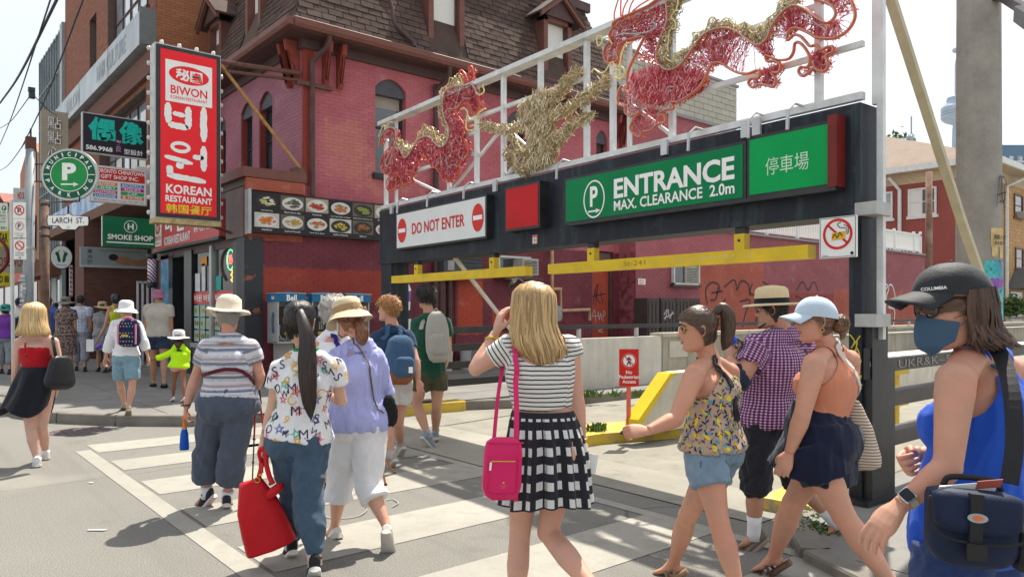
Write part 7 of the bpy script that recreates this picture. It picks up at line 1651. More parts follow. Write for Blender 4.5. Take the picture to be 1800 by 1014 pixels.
  if band:
   B=[];BF=[]
   for j,z in enumerate((.006,.006+bandh)):
    for i in range(n):a=2*math.pi*i/n;r=crown*(1.06 if j==0 else 1.012);B.append([r*math.sin(a),r*math.cos(a)*ov-.008,z+z0])
   BF=[[i,(i+1)%n,n+(i+1)%n,n+i]for i in range(n)];mkobj('hat_band',np.array(B)@Rt*s.hk@s.HFm+s.headC,BF,band,o,smooth=True)
  return o
 def cap(s,mat,bill=.075,z0=.03,h=.112,r=.097,tilt=0,back=False):
  V=[];Fc=[];n=36;m=9
  for j in range(m):
   t=j/(m-1)*math.pi/2
   for i in range(n):a=2*math.pi*i/n;V.append([r*.94*math.cos(t)**.8*math.sin(a),-.008+r*1.2*math.cos(t)**.8*math.cos(a),z0+h*math.sin(t)-.012*(math.cos(a)<0)*math.cos(t)*abs(math.cos(a))])
   if j:Fc+=[[(j-1)*n+i,(j-1)*n+(i+1)%n,j*n+(i+1)%n,j*n+i]for i in range(n)]
  b0=len(V)
  V2=[];F2=[];q=15
  for j in range(6):
   t=j/5
   for i in range(q):a=(i/(q-1)-.5)*2.3;rr=r*1.2+bill*t*math.cos(a*.55)**.6;V2.append([math.sin(a)*(r*.94+bill*.18*t)*(1-.12*t),-.008+(r*1.19*math.cos(a))+bill*t*math.cos(a*.6),z0+.004-.022*t+.012*math.cos(a)-.010*(a/1.15)**2-.012*t*(a)**2])
   if j:F2+=[[(j-1)*q+i,(j-1)*q+i+1,j*q+i+1,j*q+i]for i in range(q-1)]
  V2=np.array(V2);V3=V2-[0,0,.004];F3=[[i+len(V2)for i in reversed(f)]for f in F2]+[[5*q+i,5*q+i+1,5*q+i+1+len(V2),5*q+i+len(V2)]for i in range(q-1)]
  t_=math.radians(tilt);Rt=np.array([[1,0,0],[0,math.cos(t_),math.sin(t_)],[0,-math.sin(t_),math.cos(t_)]])
  cp=mkobj('cap',np.array(V)@Rt*s.hk@s.HFm+s.headC,Fc,mat,s.root,smooth=True);mkobj('bill',np.concatenate([V2,V3])@Rt*s.hk@s.HFm+s.headC,F2+F3,mat,cp,smooth=True);mkobj('button',*ball(np.array([0,-.008,z0+h])@Rt@s.HFm*s.hk+s.headC,.007,8),mat,cp);return cp
 def glasses(s,fm,lm,big=1.0,name='glasses'):
  mb=MB();P=lambda x,y,z:tuple(s.hp(x,y,z))
  lens=MB()
  for sg in(-1,1):
   c=(sg*.033,.087,.010);L=[P(c[0]+.025*big*math.cos(t),c[1]-.010*abs(math.cos(t))*(1 if sg*math.cos(t)>0 else .2),c[2]+.018*big*math.sin(t)-.002)for t in np.linspace(0,6.28,17)[:-1]];mb.tube(L,.0028,5,True);lens.add(L,[list(range(16))])
   mb.tube([P(sg*.058,.080,.016),P(sg*.074,.03,.014),P(sg*.078,-.008,.008),P(sg*.075,-.022,-.008)],.0024,5)
  mb.tube([P(-.010,.092,.012),P(0,.096,.014),P(.010,.092,.012)],.0025,5);g_=mb.build(name,fm,s.root,smooth=True);lens.build('lens',lm,g_)
 def face(s,brow=(.05,.03,.02),lip=(.50,.16,.14),eyes=True):
  bm_=M('brow_%d'%int(brow[0]*999),brow,.8);P=lambda x,y,z:tuple(s.hp(x,y,z))
  for sg in(-1,1):
   MB().tube([P(sg*x,y,z)for x,y,z in((.014,.090,.030),(.032,.0885,.035),(.05,.080,.029))],[.003,.0035,.001],6).build('eyebrow',bm_,s.root)
   if eyes:
    e_=mkobj('eye',*ball(s.hp(sg*.031,.066,.011),.0118,12),M('eye_white',(.75,.72,.7),.2),s.root,smooth=True);mkobj('iris',*ball(s.hp(sg*.031,.0742,.011),.0052,8),M('iris_dark',(.03,.02,.015),.1),e_,smooth=True)
    MB().tube([P(sg*x,y,z)for x,y,z in((.020,.073,.015),(.031,.0815,.020),(.043,.071,.014))],.0022,5).build('eyelid',s.skin,s.root,smooth=True)
  MB().tube([P(x,y,z)for x,y,z in((-.023,.076,-.062),(-.01,.0875,-.058),(0,.089,-.0595),(.01,.0875,-.058),(.023,.076,-.062))],[.001,.0035,.0035,.0035,.001],6).tube([P(x,y,z)for x,y,z in((-.021,.076,-.063),(0,.088,-.067),(.021,.076,-.063))],[.001,.0045,.001],6).build('lips',M('lip_%d'%int(lip[0]*99),lip,.4),s.root,smooth=True)
 def shoe(s,a,style,mat,sole,toe=None,sz=1.1):
  J=s.J;an=J['a'+a];t_=J['t'+a];f=nrm(t_-an);u=np.array([0,0,1.]);l=nrm(np.cross(f,u));u=np.cross(l,f);k=s.k*sz
  o=an-f*.055*k-u*.075*k;Lx=.262*k
  def pt(x,z):return o+f*x*Lx+u*z*k
  sh=s.thing_shoe(a)
  xs=[0,.04,.2,.4,.6,.8,.93,1.0];w_=[.022,.030,.034,.036,.043,.046,.036,.012]
  So=loft([pt(x,.012+(.012 if x>.95 else 0))for x in xs],[l]*8,[(q*k*1.06,.015*k)for q in w_],16,3)
  if style=='sandal':
   mkobj('sole',*So,sole,s.root)
   for x in(.42,.62)if a else(.5,):
    Q=[pt(x,0)+l*math.cos(t)*.047*k+u*(.012+math.sin(t)*(.062 if x<.5 else .045))*k for t in np.linspace(0,math.pi,9)];MB().tube([tuple(q)for q in Q],.009*k,6).build('strap',mat,s.root,smooth=True)
   return
  hts=[.064,.080,.086,.066,.045,.036,.030,.018]if style!='flat' else[.045,.052,.05,.036,.032,.03,.026,.015]
  Up=loft([pt(x,.02+h/2)for x,h in zip(xs,hts)],[l]*8,[(q*k,h/2*k*1.05)for q,h in zip(w_,hts)],16,2.4)
  V,Fc,N=vox([Up,limb([an,an+u*.02],[(0,.042*k),(1,.04*k)],l)]if style=='sneaker' else[Up],.006,3)
  so_=mkobj('shoe',V,Fc,mat,s.root,smooth=True);mkobj('sole',*So,sole,so_)
  if style=='sneaker':
   mb=MB()
   for x in(.42,.5,.58):Q=[pt(x,0)+l*math.cos(t)*.022*k+u*(np.interp(x,xs,hts)+.023+.004*math.sin(t))*k for t in np.linspace(0,math.pi,5)];mb.tube([tuple(q)for q in Q],.0028*k,5)
   mb.build('lace',M('lace_white',(.7,.7,.68)),so_,kind='stuff')
 def thing_shoe(s,a):return a
 def sock(s,a,mat,h=.12):
  J=s.J;an=J['a'+a];kn=J['k'+a];d_=nrm(kn-an);V,Fc=loft([an-d_*.03,an+d_*.02,an+d_*h*.6,an+d_*h],[s.lh]*4,[(.046*s.legk,.046*s.legk),(.042*s.legk,.043*s.legk),(.043*s.legk,.045*s.legk),(.047*s.legk,.049*s.legk)],18);mkobj('sock',V,Fc,mat,s.root,smooth=True)
 def skirt(s,mat,z0,z1,r0,r1,pleats=14,amp=.02,sway=(0,0),name='skirt',tab=None,hem=.01,ph=0,rows=26):
  """open hanging cloth from waist z0 to hem z1; r0, r1 = (side, front) radii"""
  seg=pleats*8 if pleats>5 else 96;V=[];Fc=[];UV=[]
  for j in range(rows):
   t=j/(rows-1);z=z0+(z1-z0)*t;tt=(z-s.hip[2])/s.S[2];c=s.spine(tt)if tt>0 else s.hip+(z-s.hip[2])*np.array([0,0,1.]);c=c.copy();c[2]=z
   e_=t**.65 if tab is None else np.interp(t,[q[0]for q in tab],[q[1]for q in tab]);ra,rb=r0[0]+(r1[0]-r0[0])*e_,r0[1]+(r1[1]-r0[1])*e_
   for i in range(seg):
    a=2*math.pi*i/seg;w_=amp*min(1,t*2.2)*(math.sin(pleats*a+ph+.8*math.sin(2*a))+.35*math.sin(pleats*.5*a+2));zz_=hem*t*math.sin(3*a+1+ph)
    p=c+s.lh*math.sin(a)*(ra+w_)-s.fwd*math.cos(a)*(rb+w_)+(A3(cr_)*sway[0]+A3(cf)*sway[1])*t*t+np.array([0,0,zz_]);V.append(p);UV.append([a/(2*math.pi),t])
   if j:Fc+=[[(j-1)*seg+i,(j-1)*seg+(i+1)%seg,j*seg+(i+1)%seg,j*seg+i]for i in range(seg)]
  V=np.array(V);o=mkobj(name,V,Fc,mat,s.root,smooth=True,uv=UV);s.last=bvh(V,Fc);s.lastV=(V,np.array(Fc),None);return o
def nrm_rows(V):return V/(np.linalg.norm(V,axis=1)[:,None]+1e-9)
def hairmat(name,col,tip=None,rough=.42):
 if name in _mc:return _mc[name]
 b=NB(name);o=b.obj();r_=b.n('NewGeometry').outputs['Random Per Island'];mp=b.n('Mapping',Vector=o);mp.inputs['Scale'].default_value=(1,1,.07)
 st=b.noise(mp.outputs[0],190,3,.6);c=b.mix(b.rng(b.math('ADD',b.math('MULTIPLY',r_,.5),b.math('MULTIPLY',st,.6)),.15,.95),c3(col,.38),c3(col,1.55))
 if tip:c=b.mix(b.math('MULTIPLY',r_,.6),c,c3(tip))
 b.bump(st,.35,.004);b.p.inputs['Anisotropic'].default_value=.5;_mc[name]=b.fin(c,rough,0,.5);return _mc[name]
def uvmat(name,fn,rough=.85,bump=.25):
 b=NB(name);uv=b.n('UVMap').outputs[0];s_=b.sep(uv);o=b.obj();c=fn(b,s_[0],s_[1],o);c=b.mix(b.math('MULTIPLY',b.noise(o,420,2),.25),c,b.mix(.5,c,(.1,.1,.1)))
 b.bump(b.math('ADD',b.noise(o,500,2),b.math('MULTIPLY',b.noise(o,26,4),2.2)),bump,.006);b.p.inputs['Sheen Weight'].default_value=.1;_mc[name]=b.fin(c,rough,0,.2);return b.m
def rbox(c,R,X,Y,Z,p=4,seg=28,prof=None,rows=10,er=.6):
 """soft bag body: centre c, axes frame R rows (x lateral, y depth, z up), half sizes X Y Z"""
 V=[];Fc=[];R=np.array(R)
 for j in range(rows+1):
  t=-1+2*j/rows;tt=(1-abs(t)**6)**(1/6)if abs(t)<1 else 0;sx=np.interp(t,[q[0]for q in prof],[q[1]for q in prof])if prof else 1
  sy=np.interp(t,[q[0]for q in prof],[q[2]for q in prof])if prof else 1
  for i in range(seg):a=2*math.pi*i/seg;ca,sa=math.cos(a),math.sin(a);V.append([np.sign(ca)*abs(ca)**(2/p)*X*sx*max(tt,max(er,.75)if 0<j<rows else er),np.sign(sa)*abs(sa)**(2/p)*Y*sy*max(tt,max(er,.75)if 0<j<rows else er),t*Z])
  if j:Fc+=[[(j-1)*seg+i,(j-1)*seg+(i+1)%seg,j*seg+(i+1)%seg,j*seg+i]for i in range(seg)]
 Fc+=[list(range(seg-1,-1,-1)),list(range(rows*seg,(rows+1)*seg))]
 return np.array(V)@R+A3(c),Fc
# ================================================================ PEOPLE
FAIR=(.60,.36,.27);FAIR2=(.58,.335,.245);TANS=(.50,.285,.19);OLIVE=(.46,.26,.17);BROWNS=(.27,.135,.08)
denim=lambda n,c:fabric(n,c,.16,300,.5)
BLACKF=fabric('black_cloth',(.012,.013,.018),.2);NAVYF=fabric('navy_cloth',(.008,.012,.035),.15);WHITEF=fabric('white_cloth',(.77,.77,.80),.03)
def chk(b,u,v,su,sv,du=.5,dv=.5):
 return b.math('MULTIPLY',b.math('LESS_THAN',b.math('FRACT',b.math('MULTIPLY',u,su)),du),b.math('LESS_THAN',b.math('FRACT',b.math('MULTIPLY',v,sv)),dv))
def box_uvw(P):return None
def shorts(s,mat,tL,e=.018,flare=.03,name='shorts',top=.36,seed=3,wr=.006,e0=.010,**k):
 ee=[(0,e),(tL,e+flare)]
 return s.cloth(name,s.torso([(-.2,e),(.1,e*.8),(top,e0)],-.2,top)+s.legpart('L',ee,tL)+s.legpart('R',ee,tL),mat,wr,20,.8,seed,**k)
star=[(math.cos(math.pi/2+i*math.pi/5)*(1 if i%2==0 else .42)*.5,math.sin(math.pi/2+i*math.pi/5)*(1 if i%2==0 else .42)*.5)for i in range(10)]
def outline2d(P,w_):
 n=len(P);V=[];Fc=[]
 for i in range(n):x,y=P[i];V+=[(x,y),(x*(1-w_),y*(1-w_))]
 for i in range(n):j=(i+1)%n;Fc.append([2*i,2*j,2*j+1,2*i+1])
 return V,Fc
def glyph(ch,w_):
 V,Fc=textmesh(ch,-.012);V=(V-(V.min(0)+V.max(0))/2)/(V.max(0)-V.min(0)).max()*w_;return[tuple(v)for v in V],Fc
p=Person('blonde woman in black and white striped top and checked skirt carrying a bright pink bag',3.6,dict(head=(936,541),neck=(948,592),sL=(893,611),sR=(1000,612),eL=(836,648,.02),wL=(872,583,.10),eR=(1014,702,0),wR=(1023,782,.06),hL=(926,785),hR=(992,785),kL=(914,935,.05),aL=(905,1085,0),kR=(963,935,.02),aR=(1060,1055,-.32),tL=(903,1112,.2),tR=(1072,1120,-.22)),'f',1.02,1.06,FAIR,12,0,-4,.009,dict(L=dict(f=(884,540,.10),p=(.8,.1,.3),c=.55,t=.5),R=dict(f=(1032,822,.06),p=(-.7,0,.5),c=.45,t=.8)),near=True,bust=.0)
def f_str(b,u,v,o):
 f=b.math('LESS_THAN',b.math('FRACT',b.math('ADD',b.math('MULTIPLY',v,47.0),b.math('MULTIPLY',b.noise(o,5,2),.5))),.30);return b.mix(f,(.72,.70,.66),(.02,.022,.035))
STRM=uvmat('striped_jersey',f_str);nk=p.J['neck'];cbk=nk-p.fs*.06+A3((0,0,-.02))
p.cloth('striped_top',p.torso([(.38,.014),(.7,.012),(1.1,.006)],.40,1.0)+p.traps(.006)+p.sleeve('L',.012,.52)+p.sleeve('R',.014,.42),STRM,.004,24,.4,4,cut=lambda C:np.linalg.norm((C-cbk)*[1,1,.95],axis=1)<.125)
top_l=p.last
def f_chk(b,u,v,o):
 f=chk(b,u,v,26,5.6,.55,.50);f=b.math('MULTIPLY',f,b.math('GREATER_THAN',v,.06));return b.mix(f,(.014,.014,.022),(.66,.65,.64))
p.skirt(uvmat('checked_skirt',f_chk),1.095,.65,(.150,.118),(.222,.19),13,.018,(0,0),'checked_skirt',hem=.012)
skb=p.last
PNK=M('pink_leather',(.62,.012,.12),.32,.04,5,.12,260)
HBL=hairmat('blonde_hair',(.44,.27,.115),(.64,.46,.22))
p.haircap(HBL,.014,back=-.09,front=.06,side=-.06,seed=2)
p.locks(HBL,[(0,-.01,.122,.012,.012),(0,-.012,.112,.055,.07),(0,-.012,.07,.090,.112),(.003,-.012,.0,.096,.118),(.008,-.01,-.07,.094,.118),(.02,-.012,-.13,.108,.122),(.045,-.03,-.19,.12,.115),(.066,-.04,-.25,.092,.09),(.07,-.045,-.30,.045,.06)],1100,.0055,.010,3,.22,1.9,'hair')
p.strap('bag_strap',[(906,880,-.28),(907,800,-.26),(908,720,-.2),(906,660,-.15),(905,612,-.09),A3(W(906,600,3.6)),(905,612,.1)],.024,PNK,.010,True,.005,top_l,snapr=.045)
p.strap('bag_strap',[(868,775,-.12),(875,700,-.05),(884,640,.02)],.018,PNK,snap=False)
sg=mkobj('sunglasses',*join([tube([W(x,y,3.6+z)for x,y,z in L],.0045,6)for L in([(899,492,-.02),(912,490,.02),(905,500,.05),(894,506,.04),(899,492,-.02)],[(912,490,.0),(921,497,-.05),(924,508,-.08)])]),BLK,p.root)
mkobj('lens',[tuple(W(x,y,3.6+z))for x,y,z in((900,493,-.02),(911,491,.02),(905,499,.045),(896,504,.04))],[[0,1,2,3]],GL,sg)
wv=p.J['wL'];ax=nrm(p.J['wL']-p.J['eL']);MB().tube([tuple(wv-ax*.045+(A3(cr_)*math.cos(t)+np.cross(ax,A3(cr_))*math.sin(t))*.030)for t in np.linspace(0,6.28,15)[:-1]],.008,6,True).build('gold_watch',M('gold',(.65,.42,.10),.25,.05,5,metal=.8),p.root)
wv=p.J['wR'];ax=nrm(p.J['wR']-p.J['eR'])
for q in(.04,.0):MB().tube([tuple(wv-ax*q+(A3(cr_)*math.cos(t)+np.cross(ax,A3(cr_))*math.sin(t))*.029)for t in np.linspace(0,6.28,15)[:-1]],.004,6,True).build('bangle',M('gold',(.65,.42,.1)),p.root)
bg_=thing('shoulder_bag','bright pink leather crossbody bag with a gold front zip hanging at her left hip','handbag',W(883,880,3.28));bc=A3(W(883,823,3.30));Rb=frame(14,0,-3)
V,Fc=rbox(bc,Rb,.088,.030,.138,5,36,[(-1,.86,.9),(-.6,1,1),(.5,.97,1),(1,.93,.75)],14);bgo=mkobj('bag_body',V,Fc,PNK,bg_,smooth=True)
fb=Fr(bc-Rb[1]*.031,Rb[0],Rb[2]);fb.rect(-.062,.036,.05,.041,.003,M('gold',(.65,.42,.1)),bg_,'zip');MB().tube([fb.P(-.062,.034,.006),fb.P(-.064,.0,.008)],.005,6).build('zip_pull',WHT,bg_)
MB().tube([fb.P(a,c_,.002)for a,c_ in cr([(-.068,.055),(-.068,-.085),(-.05,-.108),(.045,-.108),(.062,-.085),(.062,.055)],4)],.0022,5).build('piping',PNK,bg_,smooth=True);MB().tube([fb.P(-.085,.12,.0),fb.P(.085,.12,.0)],.0035,5).build('rim',PNK,bg_)
fb.text('♠',-.0,-.055,.01,.01,.004,M('gold',(.65,.42,.1)),bg_);fb.text('kate spade',0,-.068,.03,.006,.004,M('gold',(.65,.42,.1)),bg_);fb.text('NEW YORK',0,-.078,.022,.004,.004,M('gold',(.65,.42,.1)),bg_)
pp=A3(W(1036,812,3.62));pa_=MB()
for i in range(3):fq=Fr(pp+A3((0,.004*i,0)),cr_+cf*(.3*i),(0,0,1));pa_.prism([fq.P(a,c_)for a,c_ in((-.02-.01*i,-.06),(.03,-.055+.01*i),(.045,.035),(-.01,.045))],fq.n*.0015)
tag(pa_.build('folded_paper',WHT),'folded white papers held low in the striped woman\'s right hand','paper')
p=Person('woman in blue tank top, black cap, sunglasses and blue face mask with a camera bag',2.3,dict(head=(1672,545),neck=(1716,618,.04),sL=(1680,668,-.12),sR=(1775,655,.20),eL=(1666,822,-.18),wL=(1582,888,-.17),eR=(1660,800,.24),wR=(1612,798,.20),hL=(1680,955,-.08),hR=(1748,955,.12),kL=(1650,1200,-.1),aL=(1640,1430,-.05),kR=(1730,1200,.12),aR=(1780,1430,.15)),'f',1.03,1.12,(.55,.31,.22),92,-6,0,.008,dict(L=dict(f=(1535,938,-.18),p=(.6,-.7,.5),c=.42,t=.45),R=dict(f=(1590,815,.16),p=(.3,.3,-.8),c=1.1,t=.9)),near=True,bust=.035,belly=.03,hs=.0034,armk=1.07,headk=1.02)
BLT=fabric('blue_tank',(.015,.085,.52),.06,700,.3)
p.tank(BLT,[(-.2,.034),(.2,.030),(.5,.016),(.8,.009),(1.1,.006)],-.06,.104,.105,wr=.007,vs=.008,front=.0,drop=.02)
both=bvh(*join([(p.lastV[0],[list(q)for q in p.lastV[1]]),(p.BV,[list(q)for q in p.BF])]))
TEA=fabric('teal_strap',(.02,.13,.17));c_=p.sh-p.ls*.06;p.strap('bra_strap',[c_+[0,0,.03],c_-p.fs*.07,c_-p.fs*.10-[0,0,.14]],.012,TEA,.008,tree=both)
p.cloth('jeans',p.torso([(-.2,.018),(.2,.012)],-.2,.22)+p.legpart('L',.02,1.9)+p.legpart('R',.02,1.9),denim('indigo_denim',(.022,.045,.14)),.006,20,.8,2)
HD=hairmat('dark_brown_hair',(.045,.024,.016),(.13,.06,.035))
p.haircap(HD,.014,back=-.09,front=.0,under=True,side=-.02,seed=5)
p.locks(HD,[(0,-.03,.06,.085,.08),(0,-.03,.0,.086,.085),(0,-.03,-.06,.080,.085),(0,-.045,-.10,.078,.10),(0,-.075,-.135,.07,.11)],620,.006,.012,4,.3,1.9)
BCP=fabric('black_cap',(.022,.024,.028),.2,300,.3,.6);cp=p.cap(BCP,.088,.047,.098,.098,3)
fcap=Fr(p.hp(-.066,.056,.078),-A3(p.HFm[1])*.72-A3(p.HFm[0])*.0+A3(cr_)*.2,p.HFm[2]);fcap=Fr(p.hp(-.070,.088,.074),-p.HFm[1]-.9*p.HFm[0],p.HFm[2]);fcap.text('COLUMBIA',.0,0,.07,.010,.010,WHL,cp,.02)
p.face((.05,.03,.02),(.5,.16,.14),eyes=False);p.glasses(M('tort_frame',(.03,.015,.01),.2),glass('lens_dark',(.02,.025,.03),.05),1.12)
def mask(s,mat,out=.012,z0=-.125,z1=.002,name='face_mask',peak=.02,amax=1.35):
 V=[];Fc=[];m,q=17,12
 for j in range(q):
  z=z0+(z1-z0)*j/(q-1)
  for i in range(m):
   a=(i/(m-1)-.5)*2*amax;az=abs(a)/amax;ztop=z1-.022*az**1.5+.010*math.exp(-(a/.25)**2);zbot=z0+.045*az**1.2;zz_=zbot+(ztop-zbot)*j/(q-1)
   yf,yb,w_=np.interp(zz_,HZt,HF),np.interp(zz_,HZt,HB),np.interp(zz_,HZt,HW);yf=max(yf,.078 if zz_>-.11 else .06);w_=max(w_,.05)
   V.append([math.sin(a)*(w_+.006),(yf+yb)/2+math.cos(a)*((yf-yb)/2+.006+.004)+(peak+out)*math.exp(-(a/.42)**2)*math.sin(math.pi*min(1,(j+.6)/(q-.2)))**.6,zz_])
  if j:Fc+=[[(j-1)*m+i,(j-1)*m+i+1,j*m+i+1,j*m+i]for i in range(m-1)]
 o=mkobj(name,np.array(V)@s.HFm*s.hk+s.headC,Fc,mat,s.root,smooth=True)
 for sg in(-1,1):
  for z_ in(-.02,-.055):MB().tube([tuple(s.hp(sg*.064,.035,z_)),tuple(s.hp(sg*.078,-.005,z_*.4))],.0015,4).build('ear_loop',mat,o)
 return o
mask(p,fabric('mask_blue',(.055,.105,.175),.05,400,.2),.014,-.135,-.012)
BST=M('black_webbing',(.015,.015,.018),.6,.2,8,.3,300)
p.strap('bag_strap',[(1700,618,.12),(1728,600,.02),(1758,622,-.08),(1778,690,-.19),(1783,780,-.25),(1774,850,-.29)],.044,BST,snap=False,tree=both)
CAMB=M('camera_bag_blue',(.005,.013,.042),.6,.1,8,.3,200)
cb_=thing('camera_bag','navy and black padded camera bag slung at her side with papers under the flap','camera bag',W(1705,990,2.0));Rb=frame(-14,-4,-3);bc=A3(W(1706,930,1.98))
V,Fc=rbox(bc,Rb,.108,.055,.096,4,40,[(-1,.82,.8),(-.5,1,1.02),(.5,1,1),(1,.96,.85)],14);mkobj('bag_body',V,Fc,CAMB,cb_,smooth=True)
V,Fc=rbox(bc+Rb[2]*.05-Rb[1]*.010,Rb,.113,.065,.060,5,36,[(-1,.72,1),(-.4,.95,1.02),(1,.98,.9)],10);mkobj('flap',V,Fc,CAMB,cb_,smooth=True)
fb=Fr(bc-Rb[1]*.08,Rb[0],Rb[2]);MB().tube([fb.P(a,c_,-.003)for a,c_ in cr([(-.122,.09),(-.118,.03),(-.085,-.012),(0,-.022),(.085,-.012),(.118,.03),(.122,.09)],4)],.004,6).build('piping',BST,cb_,smooth=True)
for a in(-.028,):bar(fb,a,-.06,a+.03,.105,-.02,.004).build('front_strap',BST,cb_)
bar(fb,-.036,-.062,.010,-.02,.0,.012).build('buckle',M('buckle_black',(.02,.02,.022),.25),cb_);fb.ell(-.012,.045,.024,.012,.006,M('badge_grey',(.35,.35,.36),.3),cb_,'badge');fb.ell(-.012,.045,.012,.006,.008,M('badge_orange',(.7,.15,.03),.3),cb_,'badge')
MB().tube(cr([bc+Rb[0]*-.07+Rb[2]*.11,bc+Rb[0]*-.05+Rb[2]*.135,bc+Rb[0]*.05+Rb[2]*.135,bc+Rb[0]*.07+Rb[2]*.11],4),.008,6).build('handle',BST,cb_,smooth=True)
V,Fc=rbox(bc+Rb[0]*.122-Rb[2]*.03,Rb,.022,.045,.06,5,20,None,6);mkobj('side_pocket',V,Fc,BST,cb_,smooth=True)
fq=Fr(bc+Rb[2]*.11-Rb[1]*.02,Rb[0]+.2*Rb[2],Rb[2]-.6*Rb[1]);bar(fq,-.09,-.01,.05,.022,0,.003).build('leaflet',WHT,cb_);bar(fq,.0,.004,.06,.03,.003,.005).build('leaflet',M('leaflet_red',(.4,.1,.08)),cb_)
wv=p.J['wL'];ax=nrm(wv-p.J['eL']);c0=wv-ax*.03;sdv=nrm(np.cross(ax,[0,0,1.]));upv=np.cross(sdv,ax)
wt=thing('smart_watch','square dark-faced smart watch with a pale band on her left wrist','watch',c0)
V=[];Fc=[];
for t in np.linspace(0,6.28,25)[:-1]:
 r=sdv*math.cos(t)*.029+upv*math.sin(t)*.026
 for w2 in(-.011,.011):V+=[c0+ax*w2+r,c0+ax*w2+r*1.12]
for i in range(24):j=(i+1)%24;Fc+=[[4*i+1,4*j+1,4*j+3,4*i+3],[4*i,4*i+1,4*j+1,4*j],[4*i+2,4*j+2,4*j+3,4*i+3]]
mkobj('band',V,Fc,M('watch_band',(.42,.38,.30),.5),wt,smooth=True)
dv=nrm(upv*.75+nrm(-A3(cf))*.8);dv=nrm(dv-ax*dv.dot(ax));fw=Fr(c0+dv*.028,ax,np.cross(dv,ax));V,Fc=rbox(c0+dv*.031,np.array([A3(fw.x),A3(fw.u),dv]),.019,.021,.0055,6,24,None,4);mkobj('case',V,Fc,M('watch_case',(.62,.62,.62),.2,.03,5,metal=.7),wt,smooth=True)
V,Fc=rbox(c0+dv*.0365,np.array([A3(fw.x),A3(fw.u),dv]),.0155,.0175,.001,6,24,None,2);mkobj('screen',V,Fc,M('watch_glass',(.01,.012,.018),.06),wt)
p=Person('brunette ponytail woman with tan sunglasses in yellow and navy floral top and denim shorts',3.95,dict(head=(1226,580),neck=(1247,630,.03),sL=(1222,658,-.12),sR=(1282,655,.13),eL=(1188,736,-.24),wL=(1138,757,-.30),eR=(1285,735,.18),wR=(1262,790,.22),hL=(1238,786,-.06),hR=(1268,786,.07),kL=(1264,918,-.20),aL=(1300,1045,-.34),kR=(1208,908,.16),aR=(1184,990,.44),tL=(1285,1085,-.20),tR=(1148,1008,.50)),'f',.98,1.02,(.56,.31,.21),84,-3,0,.009,dict(L=dict(f=(1112,757,-.31),p=(.2,-.6,.75),c=1.15,t=1.0),R=dict(c=.6)),near=True,bust=.02,armk=1.15,legk=1.05)
b=NB('floral_base');FLO=fabric('floral_base_cloth',(.46,.33,.25),.06)
p.tank(FLO,[(-.2,.05),(.1,.036),(.5,.020),(.85,.008),(1.1,.006)],-.02,.108,.125,'floral_top',.006,9,.0,.009,.045);fl=p.last
leaf=[(0,-.5),(.16,-.2),(.18,.1),(0,.5),(-.18,.1),(-.14,-.2)];sprig=([(0,-.5),(.03,-.5),(.03,.4),(.0,.4),(.02,-.1),(.25,.1),(.22,.2),(.02,.05),(-.02,-.2),(-.28,.0),(-.25,.12),(-.02,-.05),(.02,.2),(.2,.4),(.12,.45),(0,.3)],[[0,1,2,3],[4,5,6,7],[8,9,10,11],[12,13,14,15]])
rnd=[(math.cos(t)*.22,math.sin(t)*.22)for t in np.linspace(0,6.28,9)[:-1]]
YL=M('print_yellow',(.68,.52,.02),.8);NV=M('print_navy',(.02,.03,.09),.8);TQ2=M('print_teal',(.10,.30,.36),.8)
p.decals('leaf_print',[(leaf,[list(range(6))])],230,.066,[YL],1,rot=(-.3,1.2),sp=.8);p.decals('sprig_print',[sprig],420,.085,[NV],2,off=.0024,rot=(-1.5,1.5),sp=.55);p.decals('flower_print',[(rnd,[list(range(8))])],90,.05,[TQ2],3,off=.003)
both=bvh(*join([(p.lastV[0],[list(q)for q in p.lastV[1]]),(p.BV,[list(q)for q in p.BF])]))
p.strap('black_strap',[(1236,640,.06),(1250,630,-.01),(1268,646,-.08),(1281,674,-.10),(1291,708,-.08),(1296,740,-.04)],.034,BLACKF,.009,tree=bvh(*join([(p.lastV[0],[list(q)for q in p.lastV[1]]),(p.BV,[list(q)for q in p.BF])])),snapr=.16)
dn=shorts(p,denim('light_denim',(.20,.29,.38)),.62,.012,.022,'denim_shorts',.2,6)
SEAM=denim('denim_seam',(.07,.13,.22));shp_=p.last
for L in([(1268,806,-.14),(1272,832,-.14),(1284,846,-.12),(1294,836,-.08)],[(1236,812,-.12),(1238,850,-.12)]):p.strap('seam',L,.005,SEAM,.002,tree=shp_,th=.001,snapr=.3)
HBR=hairmat('brunette_hair',(.036,.018,.012),(.15,.08,.045));p.haircap(HBR,.010,back=-.085,front=.052,side=-.005,seed=7,strands=900,sl=.07,lay=(0,-.09,.08))
up=p.HFm[2];bk=-p.HFm[1];q0=p.headC+up*.075+bk*.085
p.tail(HBR,[q0,q0+bk*.045+up*.035,q0+bk*.075+up*.0,q0+bk*.075-up*.08,q0+bk*.060-up*.15,q0+bk*.04-up*.19],[.014,.026,.034,.034,.026,.006],520,.0028)
MB().lathe([(.018,-.008),(.022,0),(.018,.008)],tuple(q0+bk*.01+up*.005),14,ax=tuple(bk*.7+up*.6)).build('hair_tie',BLK,p.root)
p.face((.06,.03,.02),(.50,.17,.14),eyes=False);p.glasses(M('tan_frame',(.60,.38,.16),.25),glass('lens_brown',(.08,.045,.03),.05),1.08)
for a in 'LR':p.shoe(a,'sandal',M('tan_strap',(.25,.14,.08),.5),M('cork_sole',(.30,.2,.12),.7))
